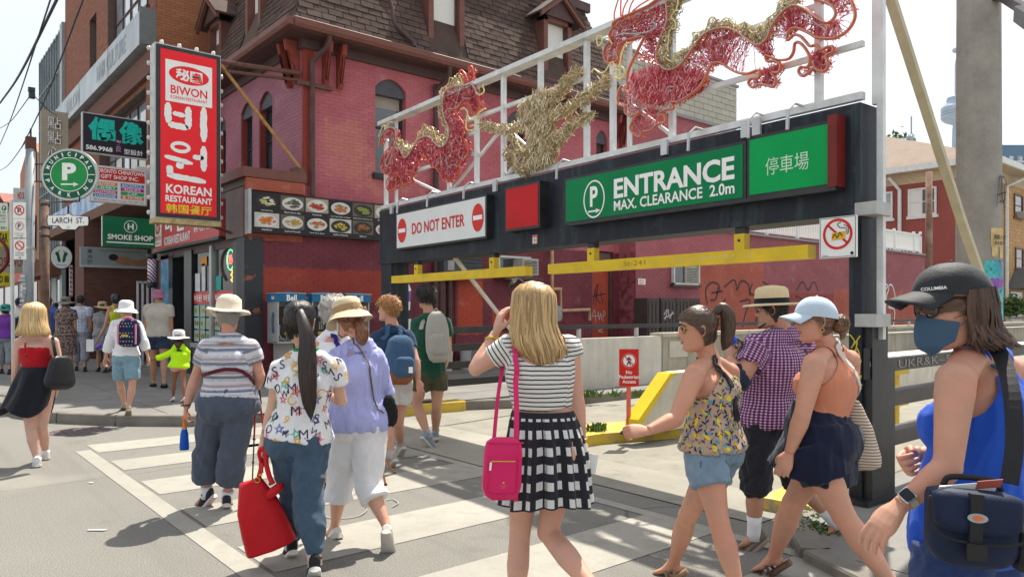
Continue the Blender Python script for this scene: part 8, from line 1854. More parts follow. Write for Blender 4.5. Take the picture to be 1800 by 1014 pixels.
p=Person('stocky man in purple checked shirt and straw fedora holding a plastic bottle',4.95,dict(head=(1355,545),neck=(1378,584,.02),sL=(1330,612,-.12),sR=(1410,602,.14),eL=(1302,672,-.22),wL=(1284,628,-.12),eR=(1395,672,.3),wR=(1345,610,.34),hL=(1336,738,-.08),hR=(1378,738,.08),kL=(1328,850,-.08),aL=(1325,940,-.06),kR=(1400,842,.08),aR=(1468,918,.10),tL=(1298,962,-.06),tR=(1455,948,.10)),'m',1.02,1.28,(.50,.29,.20),68,-4,0,.011,dict(L=dict(f=(1283,600,-.08),p=(.7,.2,.5),c=.9,t=.8),R=dict(f=(1325,608,.34),p=(-.3,.2,-.7),c=.7)),near=True,belly=.09,armk=1.12)
def f_ging(b,u,v,o):
 g1=b.math('LESS_THAN',b.math('FRACT',b.math('MULTIPLY',u,56)),.42);g2=b.math('LESS_THAN',b.math('FRACT',b.math('MULTIPLY',v,56)),.42)
 c=b.mix(b.math('MULTIPLY',g1,g2),b.mix(b.math('MAXIMUM',g1,g2),(.05,.018,.09),(.24,.07,.20)),(.68,.55,.66));return c
p.cloth('checked_shirt',p.torso([(-.2,.05),(.2,.03),(.8,.020),(1.1,.008)],-.12,1.04)+p.traps(.026)+p.sleeve('L',[(0,.024),(1,.038)],.80)+p.sleeve('R',[(0,.03),(1,.04)],.8),uvmat('gingham',f_ging),.008,15,.45,12,vs=.010)
p.cloth('undersleeve',p.sleeve('L',.012,1.75,.7),fabric('navy_sleeve',(.02,.028,.055),.1),.004,40,1,3,vs=.008);p.cloth('undersleeve',p.sleeve('R',.012,1.8,.7),fabric('navy_sleeve',(.02,.028,.055),.1),.004,40,1,3,vs=.008)
shorts(p,fabric('charcoal_cloth',(.02,.023,.032),.12),1.32,.022,.03,'long_shorts',.2,5,.009)
HK=hairmat('black_hair',(.012,.010,.010),(.035,.028,.025));p.haircap(HK,.010,back=-.085,front=.05,side=-.02,seed=9,under=True,strands=420,zmax=.04,lay=(0,-.1,-.3))
mb=[]
for i,L in enumerate(([(-.06,.02,-.07),(-.055,.05,-.095),(-.03,.075,-.112),(0,.085,-.115),(.03,.075,-.112),(.055,.05,-.095),(.06,.02,-.07)],)):mb.append(tube([p.hp(*q)for q in L],[.002,.006,.007,.007,.007,.006,.002],8))
V,Fc=join([(A3([list(v)for v in a]),b_)for a,b_ in mb]);mkobj('beard',V,Fc,HK,p.root,smooth=True)
rg=np.random.default_rng(4);SV=[];SF=[]
for i in range(420):
 t=rg.uniform(-1.35,1.35);z=-.115+.045*abs(t)*rg.random()+.02*rg.random();w_=np.interp(z,HZt,HW)+.002;yf=np.interp(z,HZt,HF)+.002;yb=np.interp(z,HZt,HB);q=np.array([math.sin(t)*w_,(yf+yb)/2+math.cos(t)*(yf-yb)/2,z]);e_=q+np.array([math.sin(t)*.006,math.cos(t)*.006,-.010]);j=len(SV);SV+=[q-[.0012,0,0],q+[.0012,0,0],e_];SF.append([j,j+1,j+2])
mkobj('beard_hairs',np.array(SV)@p.HFm*p.hk+p.headC,SF,HK,p.root,kind='stuff')
STRW=fabric('straw',(.66,.53,.32),.06,260,.5);p.hat(STRW,.098,.170,.120,.040,.012,.028,BLACKF,2,1.14,.034,.004,.92,.018,'fedora')
p.face((.02,.015,.012),(.40,.16,.12));p.glasses(M('thin_frame',(.10,.07,.05),.3),clearglass('lens_clear'),1.05)
for a in 'LR':p.sock(a,WHITEF,.13);p.shoe(a,'flat',M('taupe_canvas',(.17,.135,.10),.8,.1,20),M('sole_taupe',(.30,.25,.19),.7))
wb=thing('water_bottle','clear plastic water bottle with a blue label held up in the left hand','bottle',W(1290,600,4.78));a0=A3(W(1275,588,4.80));a1=A3(W(1312,617,4.84));axb=nrm(a1-a0)
MB().lathe([(.0,0),(.014,0),(.014,.02)],tuple(a0-axb*.0),14,ax=tuple(axb)).build('cap',M('bottle_cap_white',(.7,.7,.7),.4),wb,smooth=True)
MB().lathe([(.013,.02),(.03,.05),(.032,.07),(.030,.075),(.032,.08),(.032,.185),(.028,.195),(0,.195)],tuple(a0),18,ax=tuple(axb)).build('bottle_body',clearglass('pet_plastic',(.8,.86,.9)),wb,smooth=True)
MB().lathe([(.0325,.03),(.0328,.075)],tuple(a0),18,ax=tuple(axb)).build('label',M('label_blue',(.02,.08,.5),.3),wb,smooth=True)
p=Person('woman in light blue cap, sunglasses, peach tank top and navy skort with a woven bag',4.05,dict(head=(1432,564),neck=(1458,612,.03),sL=(1432,640,-.13),sR=(1492,634,.15),eL=(1410,730,-.18),wL=(1388,795,-.14),eR=(1490,715,.34),wR=(1462,765,.46),hL=(1424,772,-.08),hR=(1458,772,.09),kL=(1482,905,-.16),aL=(1570,1030,-.30),kR=(1394,884,.14),aR=(1360,978,.36),tL=(1540,1062,-.22),tR=(1322,1003,.42)),'f',1.04,1.14,(.58,.33,.23),86,-2,0,.009,dict(L=dict(f=(1374,830,-.14),p=(.5,0,.8),c=.6,t=.5),R=dict(c=.6)),near=True,bust=.035,belly=.04,bum=.04,armk=1.2,legk=1.15)
PCH=fabric('peach_jersey',(.62,.235,.14),.05,600,.3)
p.tank(PCH,[(0,.012),(.5,.010),(.85,.008),(1.1,.006)],.30,.100,.095,wr=.004,seed=14,vs=.0085,front=.02);both=bvh(*join([(p.lastV[0],[list(q)for q in p.lastV[1]]),(p.BV,[list(q)for q in p.BF])]))
zh=float(W(1430,830,4.05)[2]);c0_=p.spine(.38);c1_=p.hip.copy();c2_=p.hip+A3((0,0,zh-p.hip[2]))+p.fwd*.045
p.cloth('navy_skort',p.torso([(-.2,.03),(.4,.014)],-.2,.40)+[loft([c1_+A3((0,0,.03)),(c1_+c2_)/2,c2_],[p.lh]*3,[(.205,.165),(.235,.20),(.25,.225)],28,2.2)]+p.legpart('L',[(0,.03),(1,.05)],.52)+p.legpart('R',[(0,.03),(1,.05)],.46),NAVYF,.007,16,.4,77,vs=.009)
0 and p.skirt(NAVYF,float(p.spine(.36)[2]),float(W(1430,830,4.05)[2]),(.150,.138),(.195,.195),5,.006,(.02,0),'navy_skort',hem=.006,tab=[(0,0),(.3,.75),(.6,1),(1,.98)])
HA=hairmat('auburn_hair',(.11,.050,.026),(.32,.18,.09));p.haircap(HA,.010,under=True,back=-.085,front=.02,side=-.015,seed=11,strands=500,sl=.07,zmax=.035,lay=(0,-.14,-.02))
LBC=fabric('light_blue_cap',(.50,.60,.70),.04,500,.25);p.cap(LBC,.082,.024,.110,.097,4)
up,bk=p.HFm[2],-p.HFm[1];bc_=p.headC+bk*.135-up*.02;rg=np.random.default_rng(3);SV=[];SF=[]
mkobj('hair_bun',*ball(bc_,.036),HA,p.root,smooth=True)
for i in range(240):
 a_,b_2=nrm(rg.normal(size=3)),nrm(rg.normal(size=3));b_2=nrm(b_2-a_*a_.dot(b_2));r=rg.uniform(.034,.048);th=np.linspace(0,rg.uniform(1.5,3),8);P_=[bc_+(a_*math.cos(t)+b_2*math.sin(t))*r*(1+.12*math.sin(3*t))for t in th];j=len(SV)
 for q,x in enumerate(P_):n_=nrm(x-bc_);sd=np.cross(a_,b_2)*.0028;SV+=[x-sd,x+n_*.002,x+sd]
 for q in range(7):SF+=[[j+3*q,j+3*q+1,j+3*q+4,j+3*q+3],[j+3*q+1,j+3*q+2,j+3*q+5,j+3*q+4]]
mkobj('bun_strands',SV,SF,HA,p.root,smooth=True,kind='stuff');p.tail(HA,[bc_-up*.02,bc_-up*.06+bk*.012,bc_-up*.09+bk*.0],[.02,.016,.004],60,.003,name='loose_lock')
p.face((.08,.04,.02),(.52,.16,.14),eyes=False);p.glasses(M('pink_brown_frame',(.30,.13,.09),.25),glass('lens_brown',(.08,.045,.03)),1.0)
MB().tube([tuple(p.hp(-.079,-.012+.010*math.cos(t),-.048+.011*math.sin(t)))for t in np.linspace(0,6.28,12)[:-1]],.0025,5,True).build('earring',M('gold',(.65,.42,.1)),p.root)
p.shoe('L','sandal',M('brown_leather',(.09,.045,.035),.5),M('sole_brown',(.14,.085,.055),.7));p.shoe('R','sandal',M('brown_leather',(.09,.045,.035),.5),M('sole_brown',(.14,.085,.055),.7))
def f_weave(b,u,v,o):
 s_=b.sep(o);f=b.math('LESS_THAN',b.math('FRACT',b.math('MULTIPLY',s_[2],60)),.4);return b.mix(f,(.60,.52,.42),(.22,.14,.10))
b=NB('woven_stripe');WVM=b.fin(f_weave(b,0,0,b.obj()),.85);WHR=M('rope_white',(.62,.60,.56),.8,.1,30,.6,200)
wbag=thing('woven_tote','soft striped woven tote hanging behind the peach tank top woman','bag',W(1500,820,4.1));Rb=frame(70,0,4);bc=A3(W(1505,765,4.12))
V,Fc=rbox(bc,Rb,.055,.11,.19,2.6,28,[(-1,1.0,1.25),(-.6,1.2,1.15),(.2,.9,.75),(.8,.45,.35),(1,.3,.2)],14);V=V+(wn(V,24,3,.3)*.008)[:,None]*nrm_rows(V-bc);mkobj('bag_body',V,Fc,WVM,wbag,smooth=True)
p.strap('bag_strap',[A3(W(1502,705,4.12)),(1500,670,-.05),(1488,632,-.08),(1466,612,-.02),(1456,606,.08)],.026,WHR,.012,True,.006,both,wbag)
p=Person('girl with a very long black ponytail in a white tee printed with stars and letters',4.55,dict(head=(527,568),neck=(538,618),sL=(492,648),sR=(588,646),eL=(479,716,.0),wL=(462,775,-.03),eR=(600,705,.05),wR=(572,690,.22),hL=(504,768),hR=(546,768),kL=(518,864,.10),aL=(512,955,.20),kR=(542,878,-.08),aR=(553,985,-.16),tL=(502,972,.42),tR=(552,1006,.03)),'f',.97,1.04,(.60,.39,.28),8,-4,0,.009,dict(L=dict(f=(457,800,-.04),p=(.7,0,.5),c=1.2,t=.9),R=dict(c=.7)),near=True,headk=1.08)
p.cloth('printed_tee',p.torso([(-.2,.04),(.3,.035),(.8,.020),(1.1,.016)],-.02,1.04)+p.traps(.008)+p.sleeve('L',[(0,.014),(1,.045)],.62)+p.sleeve('R',[(0,.014),(1,.04)],.58),WHITEF,.006,17,.4,21,vs=.0085)
tee=p.last
so_,sf_=outline2d(star,.22);S5=([(a*.95,b_*.95)for a,b_ in so_],sf_);s2,sf2=outline2d([(a*.62,b_*.62)for a,b_ in star],.3);SS=(S5[0]+s2,S5[1]+[[i+len(S5[0])for i in f]for f in sf2])
def holl(ch):
 V,Fc=textmesh(ch,.0);V=(V-(V.min(0)+V.max(0))/2)/(V.max(0)-V.min(0)).max()*.95;return[tuple(v)for v in V],Fc
RDp,GRp,BLp,YLp,BKp=M('print_red',(.70,.05,.07),.8),M('print_green',(.02,.38,.22),.8),M('print_blue',(.05,.08,.42),.8),M('print_ochre',(.72,.42,.04),.8),M('print_black',(.04,.04,.08),.8)
p.decals('star_print',[(SS[0],SS[1],0),(SS[0],SS[1],1),(SS[0],SS[1],2),(SS[0],SS[1],0),(SS[0],SS[1],3)],62,.078,[RDp,GRp,BLp,YLp],5,rot=(-.5,.5))
p.decals('letter_print',[holl('W')+(4,),holl('M')+(4,),holl('O')+(4,),holl('W')+(4,),holl('S')+(4,),holl('9')+(3,),holl('C')+(3,)],84,.062,[RDp,GRp,BLp,YLp,BKp],17,off=.0024,rot=(-.9,.9))
nb=p.J['neck'];MB().tube([tuple(nb-A3((0,0,.005))+p.ls*math.cos(t)*.070+p.fs*math.sin(t)*.068+A3((0,0,.020)))for t in np.linspace(0,6.28,25)[:-1]],.011,6,True).build('green_collar',fabric('green_rib',(.0,.26,.08)),p.root,smooth=True)
p.cloth('jeans',p.torso([(-.2,.028),(.35,.014)],-.2,.3)+p.legpart('L',[(0,.02),(.8,.034),(1.3,.036),(2,.014)],1.92)+p.legpart('R',[(0,.02),(.8,.034),(1.3,.036),(2,.014)],1.92),denim('mid_denim',(.055,.095,.15)),.011,15,.8,7,vs=.009)
mkobj('back_pocket',[tuple(q)for q in[A3(W(x,y,4.44))for x,y in((497,780),(521,779),(520,806),(508,810),(498,805))]],[[0,1,2,3,4]],denim('mid_denim_dark',(.032,.075,.15)),p.root)
p.haircap(HK,.012,back=-.095,front=.05,side=-.01,seed=13,strands=900,sl=.07,lay=(0,-.10,.07));up,bk,ff=p.HFm[2],-p.HFm[1],p.HFm[1];q0=p.headC+up*.062+bk*.085+p.HFm[0]*.02
p.tail(hairmat('long_black_hair',(.016,.010,.009),(.06,.035,.026),.42),[q0,q0+bk*.035-up*.01,A3(W(539,590,4.38)),A3(W(540,630,4.37)),A3(W(541,670,4.36)),A3(W(544,708,4.36)),A3(W(547,738,4.37))],[.012,.022,.038,.048,.046,.036,.006],700,.0032,5)
for q in((-.012,.07),(.016,.072)):mkobj('hair_bead',*ball(p.headC+up*q[1]+bk*.112+p.HFm[0]*q[0],.007,8),M('bead_pearl',(.7,.65,.6),.15),p.root)
MB().tube([tuple(p.hp(-.082,-.01,-.01)),tuple(p.hp(-.085,-.01,-.02)),tuple(p.hp(-.07,.03,-.07))],.003,5).build('earphone',WHT,p.root);
for a in 'LR':p.sock(a,fabric('pink_sock',(.70,.48,.50))if a=='R' else WHITEF,.06);p.shoe(a,'sneaker',M('black_canvas',(.02,.02,.024),.8,.2,30,.3,200),M('white_sole',(.66,.66,.63),.5))
REDB=M('red_nylon',(.50,.006,.012),.6,.08,4,.35,14,bd=.012)
rb_=thing('red_tote','large bright red nylon bag hanging from the ponytail girl\'s left hand','bag',W(455,965,4.5));Rb=frame(25,0,17);bc=A3(W(458,904,4.50))
V,Fc=rbox(bc,Rb,.150,.085,.215,3.2,48,[(-1,1.0,1.0),(-.9,1.0,1),(.2,.80,.8),(.7,.58,.6),(1,.42,.4)],40,.985);V=V+(wn(V,16,5,.25)*.008+np.interp(V@Rb[2]-bc@Rb[2],[-.1,.2],[0,1])*.010*wn(V,60,8,.1))[:,None]*nrm_rows(V-bc);mkobj('bag_body',V,Fc,REDB,rb_,smooth=True)
V,Fc=rbox(A3(W(483,862,4.46)),frame(35,0,32),.060,.035,.022,2.6,24,None,6);V=V+(wn(V,30,2)*.006)[:,None]*nrm_rows(V-V.mean(0));mkobj('bag_mouth_fold',V,Fc,REDB,rb_,smooth=True)
MB().tube(cr([W(455,838,4.5),W(460,815,4.5),W(456,795,4.49),W(462,788,4.48),W(468,796,4.47),W(468,815,4.46),W(474,838,4.44),W(480,850,4.43)],5),.015,8).build('handle',REDB,rb_,smooth=True);fq=Fr(W(459,822,4.46),cr_);bar(fq,-.012,-.03,.014,.03,0,.01).build('leather_tab',M('red_leather',(.5,.03,.02),.4),rb_);fq.rect(-.01,-.045,.012,-.033,.012,M('gold',(.65,.42,.1)),rb_,'buckle');MB().tube([fq.P(-.02+.016*math.cos(t),-.07+.016*math.sin(t),.01)for t in np.linspace(0,6.28,14)[:-1]],.003,5,True).build('ring',M('gold',(.65,.42,.1)),rb_)
p=Person('woman in lavender blouse, white capri trousers, straw bucket hat with bow and white mask',5.05,dict(head=(612,560),neck=(636,600),sL=(596,628),sR=(656,630),eL=(584,690,.10),wL=(590,720,.22),eR=(672,690,.12),wR=(640,720,.26),hL=(606,740),hR=(648,740),kL=(598,850,.06),aL=(588,928,.10),kR=(648,852,-.06),aR=(682,930,-.22),tL=(567,944,.26),tR=(686,962,-.12)),'f',.98,1.06,(.60,.37,.27),50,-6,0,.010,dict(L=dict(c=.5),R=dict(c=.5)),near=True,armk=1.1)
b=NB('lavender_stripe');uv=b.sep(b.n('UVMap').outputs[0]);o=b.obj();f=b.math('LESS_THAN',b.math('FRACT',b.math('MULTIPLY',uv[0],210)),.5);c=b.mix(f,(.30,.33,.66),(.46,.48,.78));b.bump(b.math('ADD',b.noise(o,300,2),b.math('MULTIPLY',b.noise(o,22,5),3)),.35,.008);LAV=b.fin(c,.85)
p.cloth('blouse',p.torso([(-.2,.055),(.3,.05),(.8,.028),(1.1,.020)],-.12,1.05)+p.traps(.012)+p.sleeve('L',[(0,.02),(1,.04)],1.2)+p.sleeve('R',[(0,.02),(1,.04)],1.2),LAV,.012,24,.12,31,vs=.0095);bl_=p.last
nb=p.J['neck'];V,Fc=loft([nb-A3((0,0,.03)),nb+A3((0,0,.012))-p.fs*.01],[p.ls]*2,[(.10,.085),(.068,.066)],22);mkobj('collar',V,Fc[:-2],LAV,p.root,smooth=True,uv=np.c_[V[:,0]*.3,V[:,2]])
p.cloth('capri_trousers',p.torso([(-.2,.035),(.35,.02)],-.2,.2)+p.legpart('L',[(0,.03),(1.5,.045)],1.42)+p.legpart('R',[(0,.03),(1.5,.045)],1.42),WHITEF,.008,15,.6,8,vs=.0095)
HR=hairmat('red_brown_hair',(.13,.045,.022),(.30,.13,.06));p.haircap(HR,.010,under=True,back=-.09,front=.03,side=-.02,seed=15,strands=160);up,bk=p.HFm[2],-p.HFm[1];q0=p.headC-up*.035+bk*.075
p.tail(HR,[q0,q0+bk*.04-up*.01,q0+bk*.06-up*.06,q0+bk*.06-up*.12,q0+bk*.075-up*.155],[.015,.028,.04,.036,.012],240,.005,6)
HTN=fabric('hat_cream',(.66,.55,.36),.05,350,.3);bd=fabric('hat_tan',(.38,.25,.12));ht=p.hat(HTN,.096,.155,.108,.030,.055,.0,bd,-12,1.1,.045,.010,.86,.0,'sun_hat')
for sg in(-1,1):mkobj('hat_bow',*ball(p.hp(.05,-.12,.03)+A3((0,0,.022*sg)),(.012,.012,.022),10),bd,ht,smooth=True)
mask(p,fabric('mask_white',(.78,.78,.78),.02),.022,-.13,.0);p.face((.1,.05,.03),(.5,.2,.15),eyes=False)
MB().tube([tuple(nb+A3((0,0,.022))+p.ls*math.cos(t)*.062+p.fs*math.sin(t)*.060+A3((0,0,.016*-math.cos(t))))for t in np.linspace(0,6.28,40)[:-1]],.0055,5,True).build('bead_necklace',M('bead_pearl',(.7,.65,.6)),p.root)
CHN=M('chain_gold',(.16,.11,.06),.35,.2,90,metal=.6);p.strap('chain_strap',[(621,595,-.05),(640,625,-.1),(655,665,-.14),(668,710,-.14),(676,725,-.1)],.009,CHN,.008,True,.005,bl_)
for a in 'LR':p.shoe(a,'flat',M('white_canvas',(.66,.64,.60),.8,.05,20,.2,200),M('sole_white',(.5,.48,.44),.6))
fb_=thing('fuzzy_bag','small black fleecy bag on a chain at the lavender blouse woman\'s right side','handbag',W(683,745,5.0));V,Fc=rbox(A3(W(683,722,5.02)),frame(20),.058,.035,.105,2.6,24,[(-1,.9,1),(0,1.1,1),(1,.5,.6)],12);V=V+(wn(V,90,5)*.006)[:,None]*nrm_rows(V-V.mean(0));mkobj('bag_body',V,Fc,M('black_fleece',(.015,.015,.016),1,.3,60,1,90),fb_,smooth=True)
p=Person('older woman in grey, white and mauve striped tee with cream sun hat and slate trousers',5.87,dict(head=(402,556),neck=(402,588),sL=(365,612),sR=(440,612),eL=(342,668,.02),wL=(327,718,-.02),eR=(457,660,.04),wR=(448,693,.18),hL=(378,712),hR=(422,712),kL=(363,800,.05),aL=(363,868,.1),kR=(408,800,-.02),aR=(399,876,.06),tL=(346,889,.14),tR=(402,890,.28)),'f',.96,1.34,(.56,.31,.23),0,-5,0,.011,dict(L=dict(f=(326,742,-.02),p=(.7,0,.4),c=.9,t=.8),R=dict(f=(449,706,.2),p=(-.6,0,.4),c=1.0)),near=True,belly=.05,armk=1.22)
def f_old(b,u,v,o):
 w_=b.math('ADD',v,b.math('MULTIPLY',b.noise(o,6,2),.012));fr1=b.math('FRACT',b.math('MULTIPLY',w_,9.5));fr2=b.math('FRACT',b.math('MULTIPLY',w_,27));br=b.math('GREATER_THAN',b.noise(o,30,3),.42)
 c=b.mix(b.math('LESS_THAN',fr1,.22),(.62,.62,.66),(.17,.19,.25));c=b.mix(b.math('MULTIPLY',b.math('GREATER_THAN',fr1,.35),b.math('LESS_THAN',fr1,.55)),c,(.40,.31,.33));c=b.mix(b.math('MULTIPLY',b.math('LESS_THAN',fr2,.2),br),c,(.36,.40,.48));return c
p.cloth('striped_tee',p.torso([(-.2,.035),(.3,.03),(.8,.016),(1.1,.018)],.12,1.04)+p.traps(.008)+p.sleeve('L',[(0,.014),(1,.028)],.72)+p.sleeve('R',[(0,.014),(1,.028)],.72),uvmat('multi_stripe',f_old),.006,17,.3,41,vs=.0095);te=p.last
p.strap('waist_belt',[(355,661,-.0),(380,652,-.17),(405,650,-.19),(432,655,-.15),(455,672,.02)],.028,fabric('maroon_cloth',(.10,.012,.025)),.004,True,.004,te)
p.cloth('trousers',p.torso([(-.2,.03),(.35,.016)],-.2,.34)+p.legpart('L',[(0,.025),(1,.05),(1.8,.055)],1.68)+p.legpart('R',[(0,.025),(1,.05),(1.8,.055)],1.72),fabric('slate_cloth',(.075,.092,.13),.1),.011,13,.5,44,vs=.0105)
p.haircap(hairmat('grey_hair',(.30,.28,.26),(.5,.48,.45)),.012,under=True,back=-.085,front=.03,side=-.02,seed=16)
HCR=fabric('hat_ivory',(.72,.63,.50),.04,300,.35);ht=p.hat(HCR,.098,.168,.135,.028,.008,.050,None,-4,1.06,.02,.012,.80,.0,'sun_hat',.006)
MB().tube([tuple(p.hp(-.105,-.075,.037)),tuple(p.hp(-.085,-.09,.034))],.006,6).build('blue_tag',M('tag_blue',(.06,.12,.5)),ht)
for a in 'LR':p.sock(a,WHITEF,.07);p.shoe(a,'sneaker',M('navy_mesh',(.025,.028,.04),.7,.2,30,.3,200),M('pale_pink_sole',(.60,.50,.48),.5))
wv=p.J['wL'];MB().tube([tuple(wv+A3((0,0,.03))+A3(cr_)*math.cos(t)*.032+A3(cf)*math.sin(t)*.032)for t in np.linspace(0,6.28,15)[:-1]],.006,6,True).build('watch_strap',BLK,p.root);mkobj('watch_face',*ball(wv+A3((0,0,.03))-A3(cr_)*.03-A3(cf)*.012,(.008,.012,.015),10),M('gold',(.65,.42,.1)),p.root)
db=thing('drink_bottle','cobalt blue metal bottle with an orange neck held in the older woman\'s left hand','bottle',W(324,790,5.84));c0=W(324,790,5.84)
MB().lathe([(0,0),(.034,0),(.036,.02),(.030,.12),(.020,.16),(.018,.165)],tuple(c0),18).build('body',M('cobalt_enamel',(.0,.07,.42),.3),db,smooth=True);MB().lathe([(.0185,.165),(.0185,.18),(.012,.182),(.012,.23),(.016,.235),(.016,.27),(0,.27)],tuple(c0),14).build('neck',M('orange_plastic',(.72,.20,.02),.35),db,smooth=True);MB().lathe([(.0195,.163),(.0195,.17)],tuple(c0),14).build('ring',STL,db)
for i,(a,c_)in enumerate((((450,690,6.0),(443,860,5.98)),((455,690,6.0),(475,850,6.15)))):
 t=thing('trekking_pole',['near-vertical red and black trekking pole','slanting red and black trekking pole'][i]+' used by the older woman','walking pole',W(*c_),'trekking poles of the older woman');P0,P1=W(*a),W(*c_);m_=P0+(P1-P0)*.48
 MB().tube([P0,m_],.008,8).build('upper_shaft',M('pole_red',(.5,.02,.04),.3),t);MB().tube([m_,P1],.006,8).build('lower_shaft',BLK,t);MB().tube([P0+(P0-P1)*.03,P0+(P1-P0)*.12],.014,8).build('grip',BLK,t);mkobj('lock',*ball(m_,.013,8),BLK,t);mkobj('lock',*ball(P0+(P1-P0)*.72,.011,8),BLK,t);mkobj('tip',*ball(P1,.014,8),BLK,t)
p=Person('grey curly-haired woman in white sleeveless top half hidden behind the straw bucket hat',6.5,dict(head=(588,550),neck=(590,578),sL=(562,602),sR=(612,602),eL=(556,645),wL=(575,680,.15),eR=(620,645),wR=(650,690,.1),hL=(575,720),hR=(605,720),kL=(575,785),aL=(577,848),kR=(605,785),aR=(606,848),tL=(577,858,.2),tR=(606,858,.2)),'f',.95,1.15,FAIR,0,0,0,.014)
p.cloth('white_top',p.torso([(0,.03),(1.1,.01)],-.1,1.0)+p.traps(.008),WHITEF,.005,vs=.012);p.strap('blue_strap',[(580,590,-.1),(592,600,-.14),(600,630,-.16)],.04,fabric('royal_strap',(.02,.02,.2)),.006);p.cloth('patterned_trousers',p.torso(.02,-.2,.3)+p.legpart('L',.03,1.7)+p.legpart('R',.03,1.7),fabric('red_print_cloth',(.45,.12,.16),.5),.005,vs=.014)
p.haircap(hairmat('silver_hair',(.42,.40,.37),(.65,.62,.58)),.028,nz=.012,f=70,back=-.08,front=.05,side=-.03,seed=17,strands=900,sm=1.2,sl=.03)
for a in 'LR':p.shoe(a,'flat',BLACKF,BLK)
for i,(a,c_)in enumerate((((664,779,6.9),(693,833,7.13)),((664,788,6.6),(678,853,6.66)),((606,800,6.5),(613,866,6.4)))):
 P0,P1=W(*a),W(*c_);P0=P0+(P0-P1)*.6;t=thing('walking_stick',['thin tan walking stick tip leaning right','tan walking stick between the lavender woman and the boys','dark-tipped stick behind the white trousers'][i],'walking stick',P1,'wooden walking sticks');MB().tube([P0,P1],.010,8).build('shaft',M('stick_wood',(.42,.17,.05),.4),t);mkobj('rubber_tip',*ball(P1+Vector((0,0,.01)),.016,8),BLK,t)
def backpack(s,name,label,c,R,X,Y,Z,mat,bottom=None,prof=None,px=None,group=None,wr=.006):
 t=thing(name,label,'backpack',tuple(A3(c)-[0,0,Z]),group);V,Fc=rbox(c,R,X,Y,Z,3.2,32,prof or[(-1,.85,.85),(-.5,1,1),(.3,.95,.9),(.8,.78,.65),(1,.6,.4)],16);V=V+(wn(V,14,6,.5)*wr)[:,None]*nrm_rows(V-A3(c));n=32
 if bottom:k=4;mkobj('bag_body',V,[f for f in Fc if min(f)>=k*n],mat,t,smooth=True);mkobj('bag_bottom',V,[f for f in Fc if min(f)<k*n],bottom,t,smooth=True)
 else:mkobj('bag_body',V,Fc,mat,t,smooth=True)
 V,Fc=rbox(A3(c)-R[1]*Y*.75-R[2]*Z*.28,R,X*.72,Y*.5,Z*.42,3.2,26,None,8);mkobj('front_pocket',V,Fc,mat,t,smooth=True)
 MB().tube(cr([A3(c)+R[2]*Z*.98-R[0]*.03+R[1]*.02,A3(c)+R[2]*(Z+.03),A3(c)+R[2]*Z*.98+R[0]*.03+R[1]*.02],4),.006,6).build('grab_handle',mat,t);fz=Fr(A3(c)-R[1]*Y*1.28-R[2]*Z*.0,R[0],R[2]);MB().tube([fz.P(-X*.55,.0,-.01),fz.P(X*.55,.0,-.01)],.003,5).build('zip',BLK,t)
 return t
p=Person('young man with wavy ginger hair in navy tee and white shorts looking left',7.6,dict(head=(681,544),neck=(690,574,.02),sL=(664,594,-.06),sR=(716,592,.08),eL=(672,640,.08),wL=(668,668,.2),eR=(731,635,-.05),wR=(735,668,-.08),hL=(681,668,-.05),hR=(706,668,.07),kL=(680,748,-.05),aL=(688,803,-.15),kR=(700,745,.1),aR=(704,782,.35),tL=(676,818,-.05),tR=(696,796,.45)),'m',1.02,1.0,(.58,.34,.25),72,0,0,.011,dict(R=dict(f=(742,698,-.08),p=(-.5,-.1,.7),c=.18,t=.1,s=.3),L=dict(c=.5)),near=True)
p.cloth('navy_tee',p.torso([(-.2,.03),(1.1,.008)],-.05,1.05)+p.traps(.008)+p.sleeve('L',[(0,.012),(1,.025)],.7)+p.sleeve('R',[(0,.012),(1,.025)],.62),fabric('navy_jersey',(.018,.045,.10),.1),.006,18,.4,51,vs=.011);te=p.last
shorts(p,fabric('off_white_cloth',(.62,.62,.60),.04),.78,.02,.03,'white_shorts',.3,52)
HG=hairmat('ginger_hair',(.36,.15,.045),(.62,.34,.12));p.haircap(HG,.015,nz=.008,f=45,back=-.06,front=.05,side=.0,seed=18,strands=1100,sm=.55,sl=.045);p.face((.25,.12,.05),(.55,.2,.16))
for a in 'LR':p.sock(a,fabric('grey_sock',(.42,.42,.42)),.06);p.shoe(a,'sneaker',M('beige_suede',(.42,.38,.32),.8),M('sole_white',(.5,.48,.44)))
R=frame(40,0,-3);BBL=fabric('blue_pack',(.045,.10,.19),.1,200,.3);bp_=backpack(p,'backpack','blue backpack with a brown leather base on the ginger-haired young man',A3(W(703,632,7.40)),R,.165,.085,.245,BBL,M('brown_suede',(.24,.09,.04),.8))
for q in([(672,600,-.12),(682,583,-.08),(688,578,.0)],[(716,600,-.15),(712,583,-.12),(705,578,0)]):p.strap('pack_strap',q,.05,BBL,.010,True,.006,te,bp_)
Fr(A3(W(722,650,7.25)),cr_).rect(-.02,-.03,.02,.03,0,WHT,bp_,'label_patch')
p=Person('young man with tousled black hair in dark green tee and olive shorts',8.6,dict(head=(748,524),neck=(755,552,.0),sL=(733,570,-.02),sR=(783,569,.05),eL=(735,610,-.02),wL=(734,648,.05),eR=(788,612,.08),wR=(782,645,.15),hL=(741,655,-.03),hR=(769,655,.05),kL=(733,712,.0),aL=(753,766,-.12),kR=(768,712,.05),aR=(765,762,.25),tL=(763,778,-.06),tR=(762,772,.5)),'m',1.06,.98,(.52,.32,.22),28,-2,0,.013,dict(L=dict(c=.4),R=dict(c=.4)))
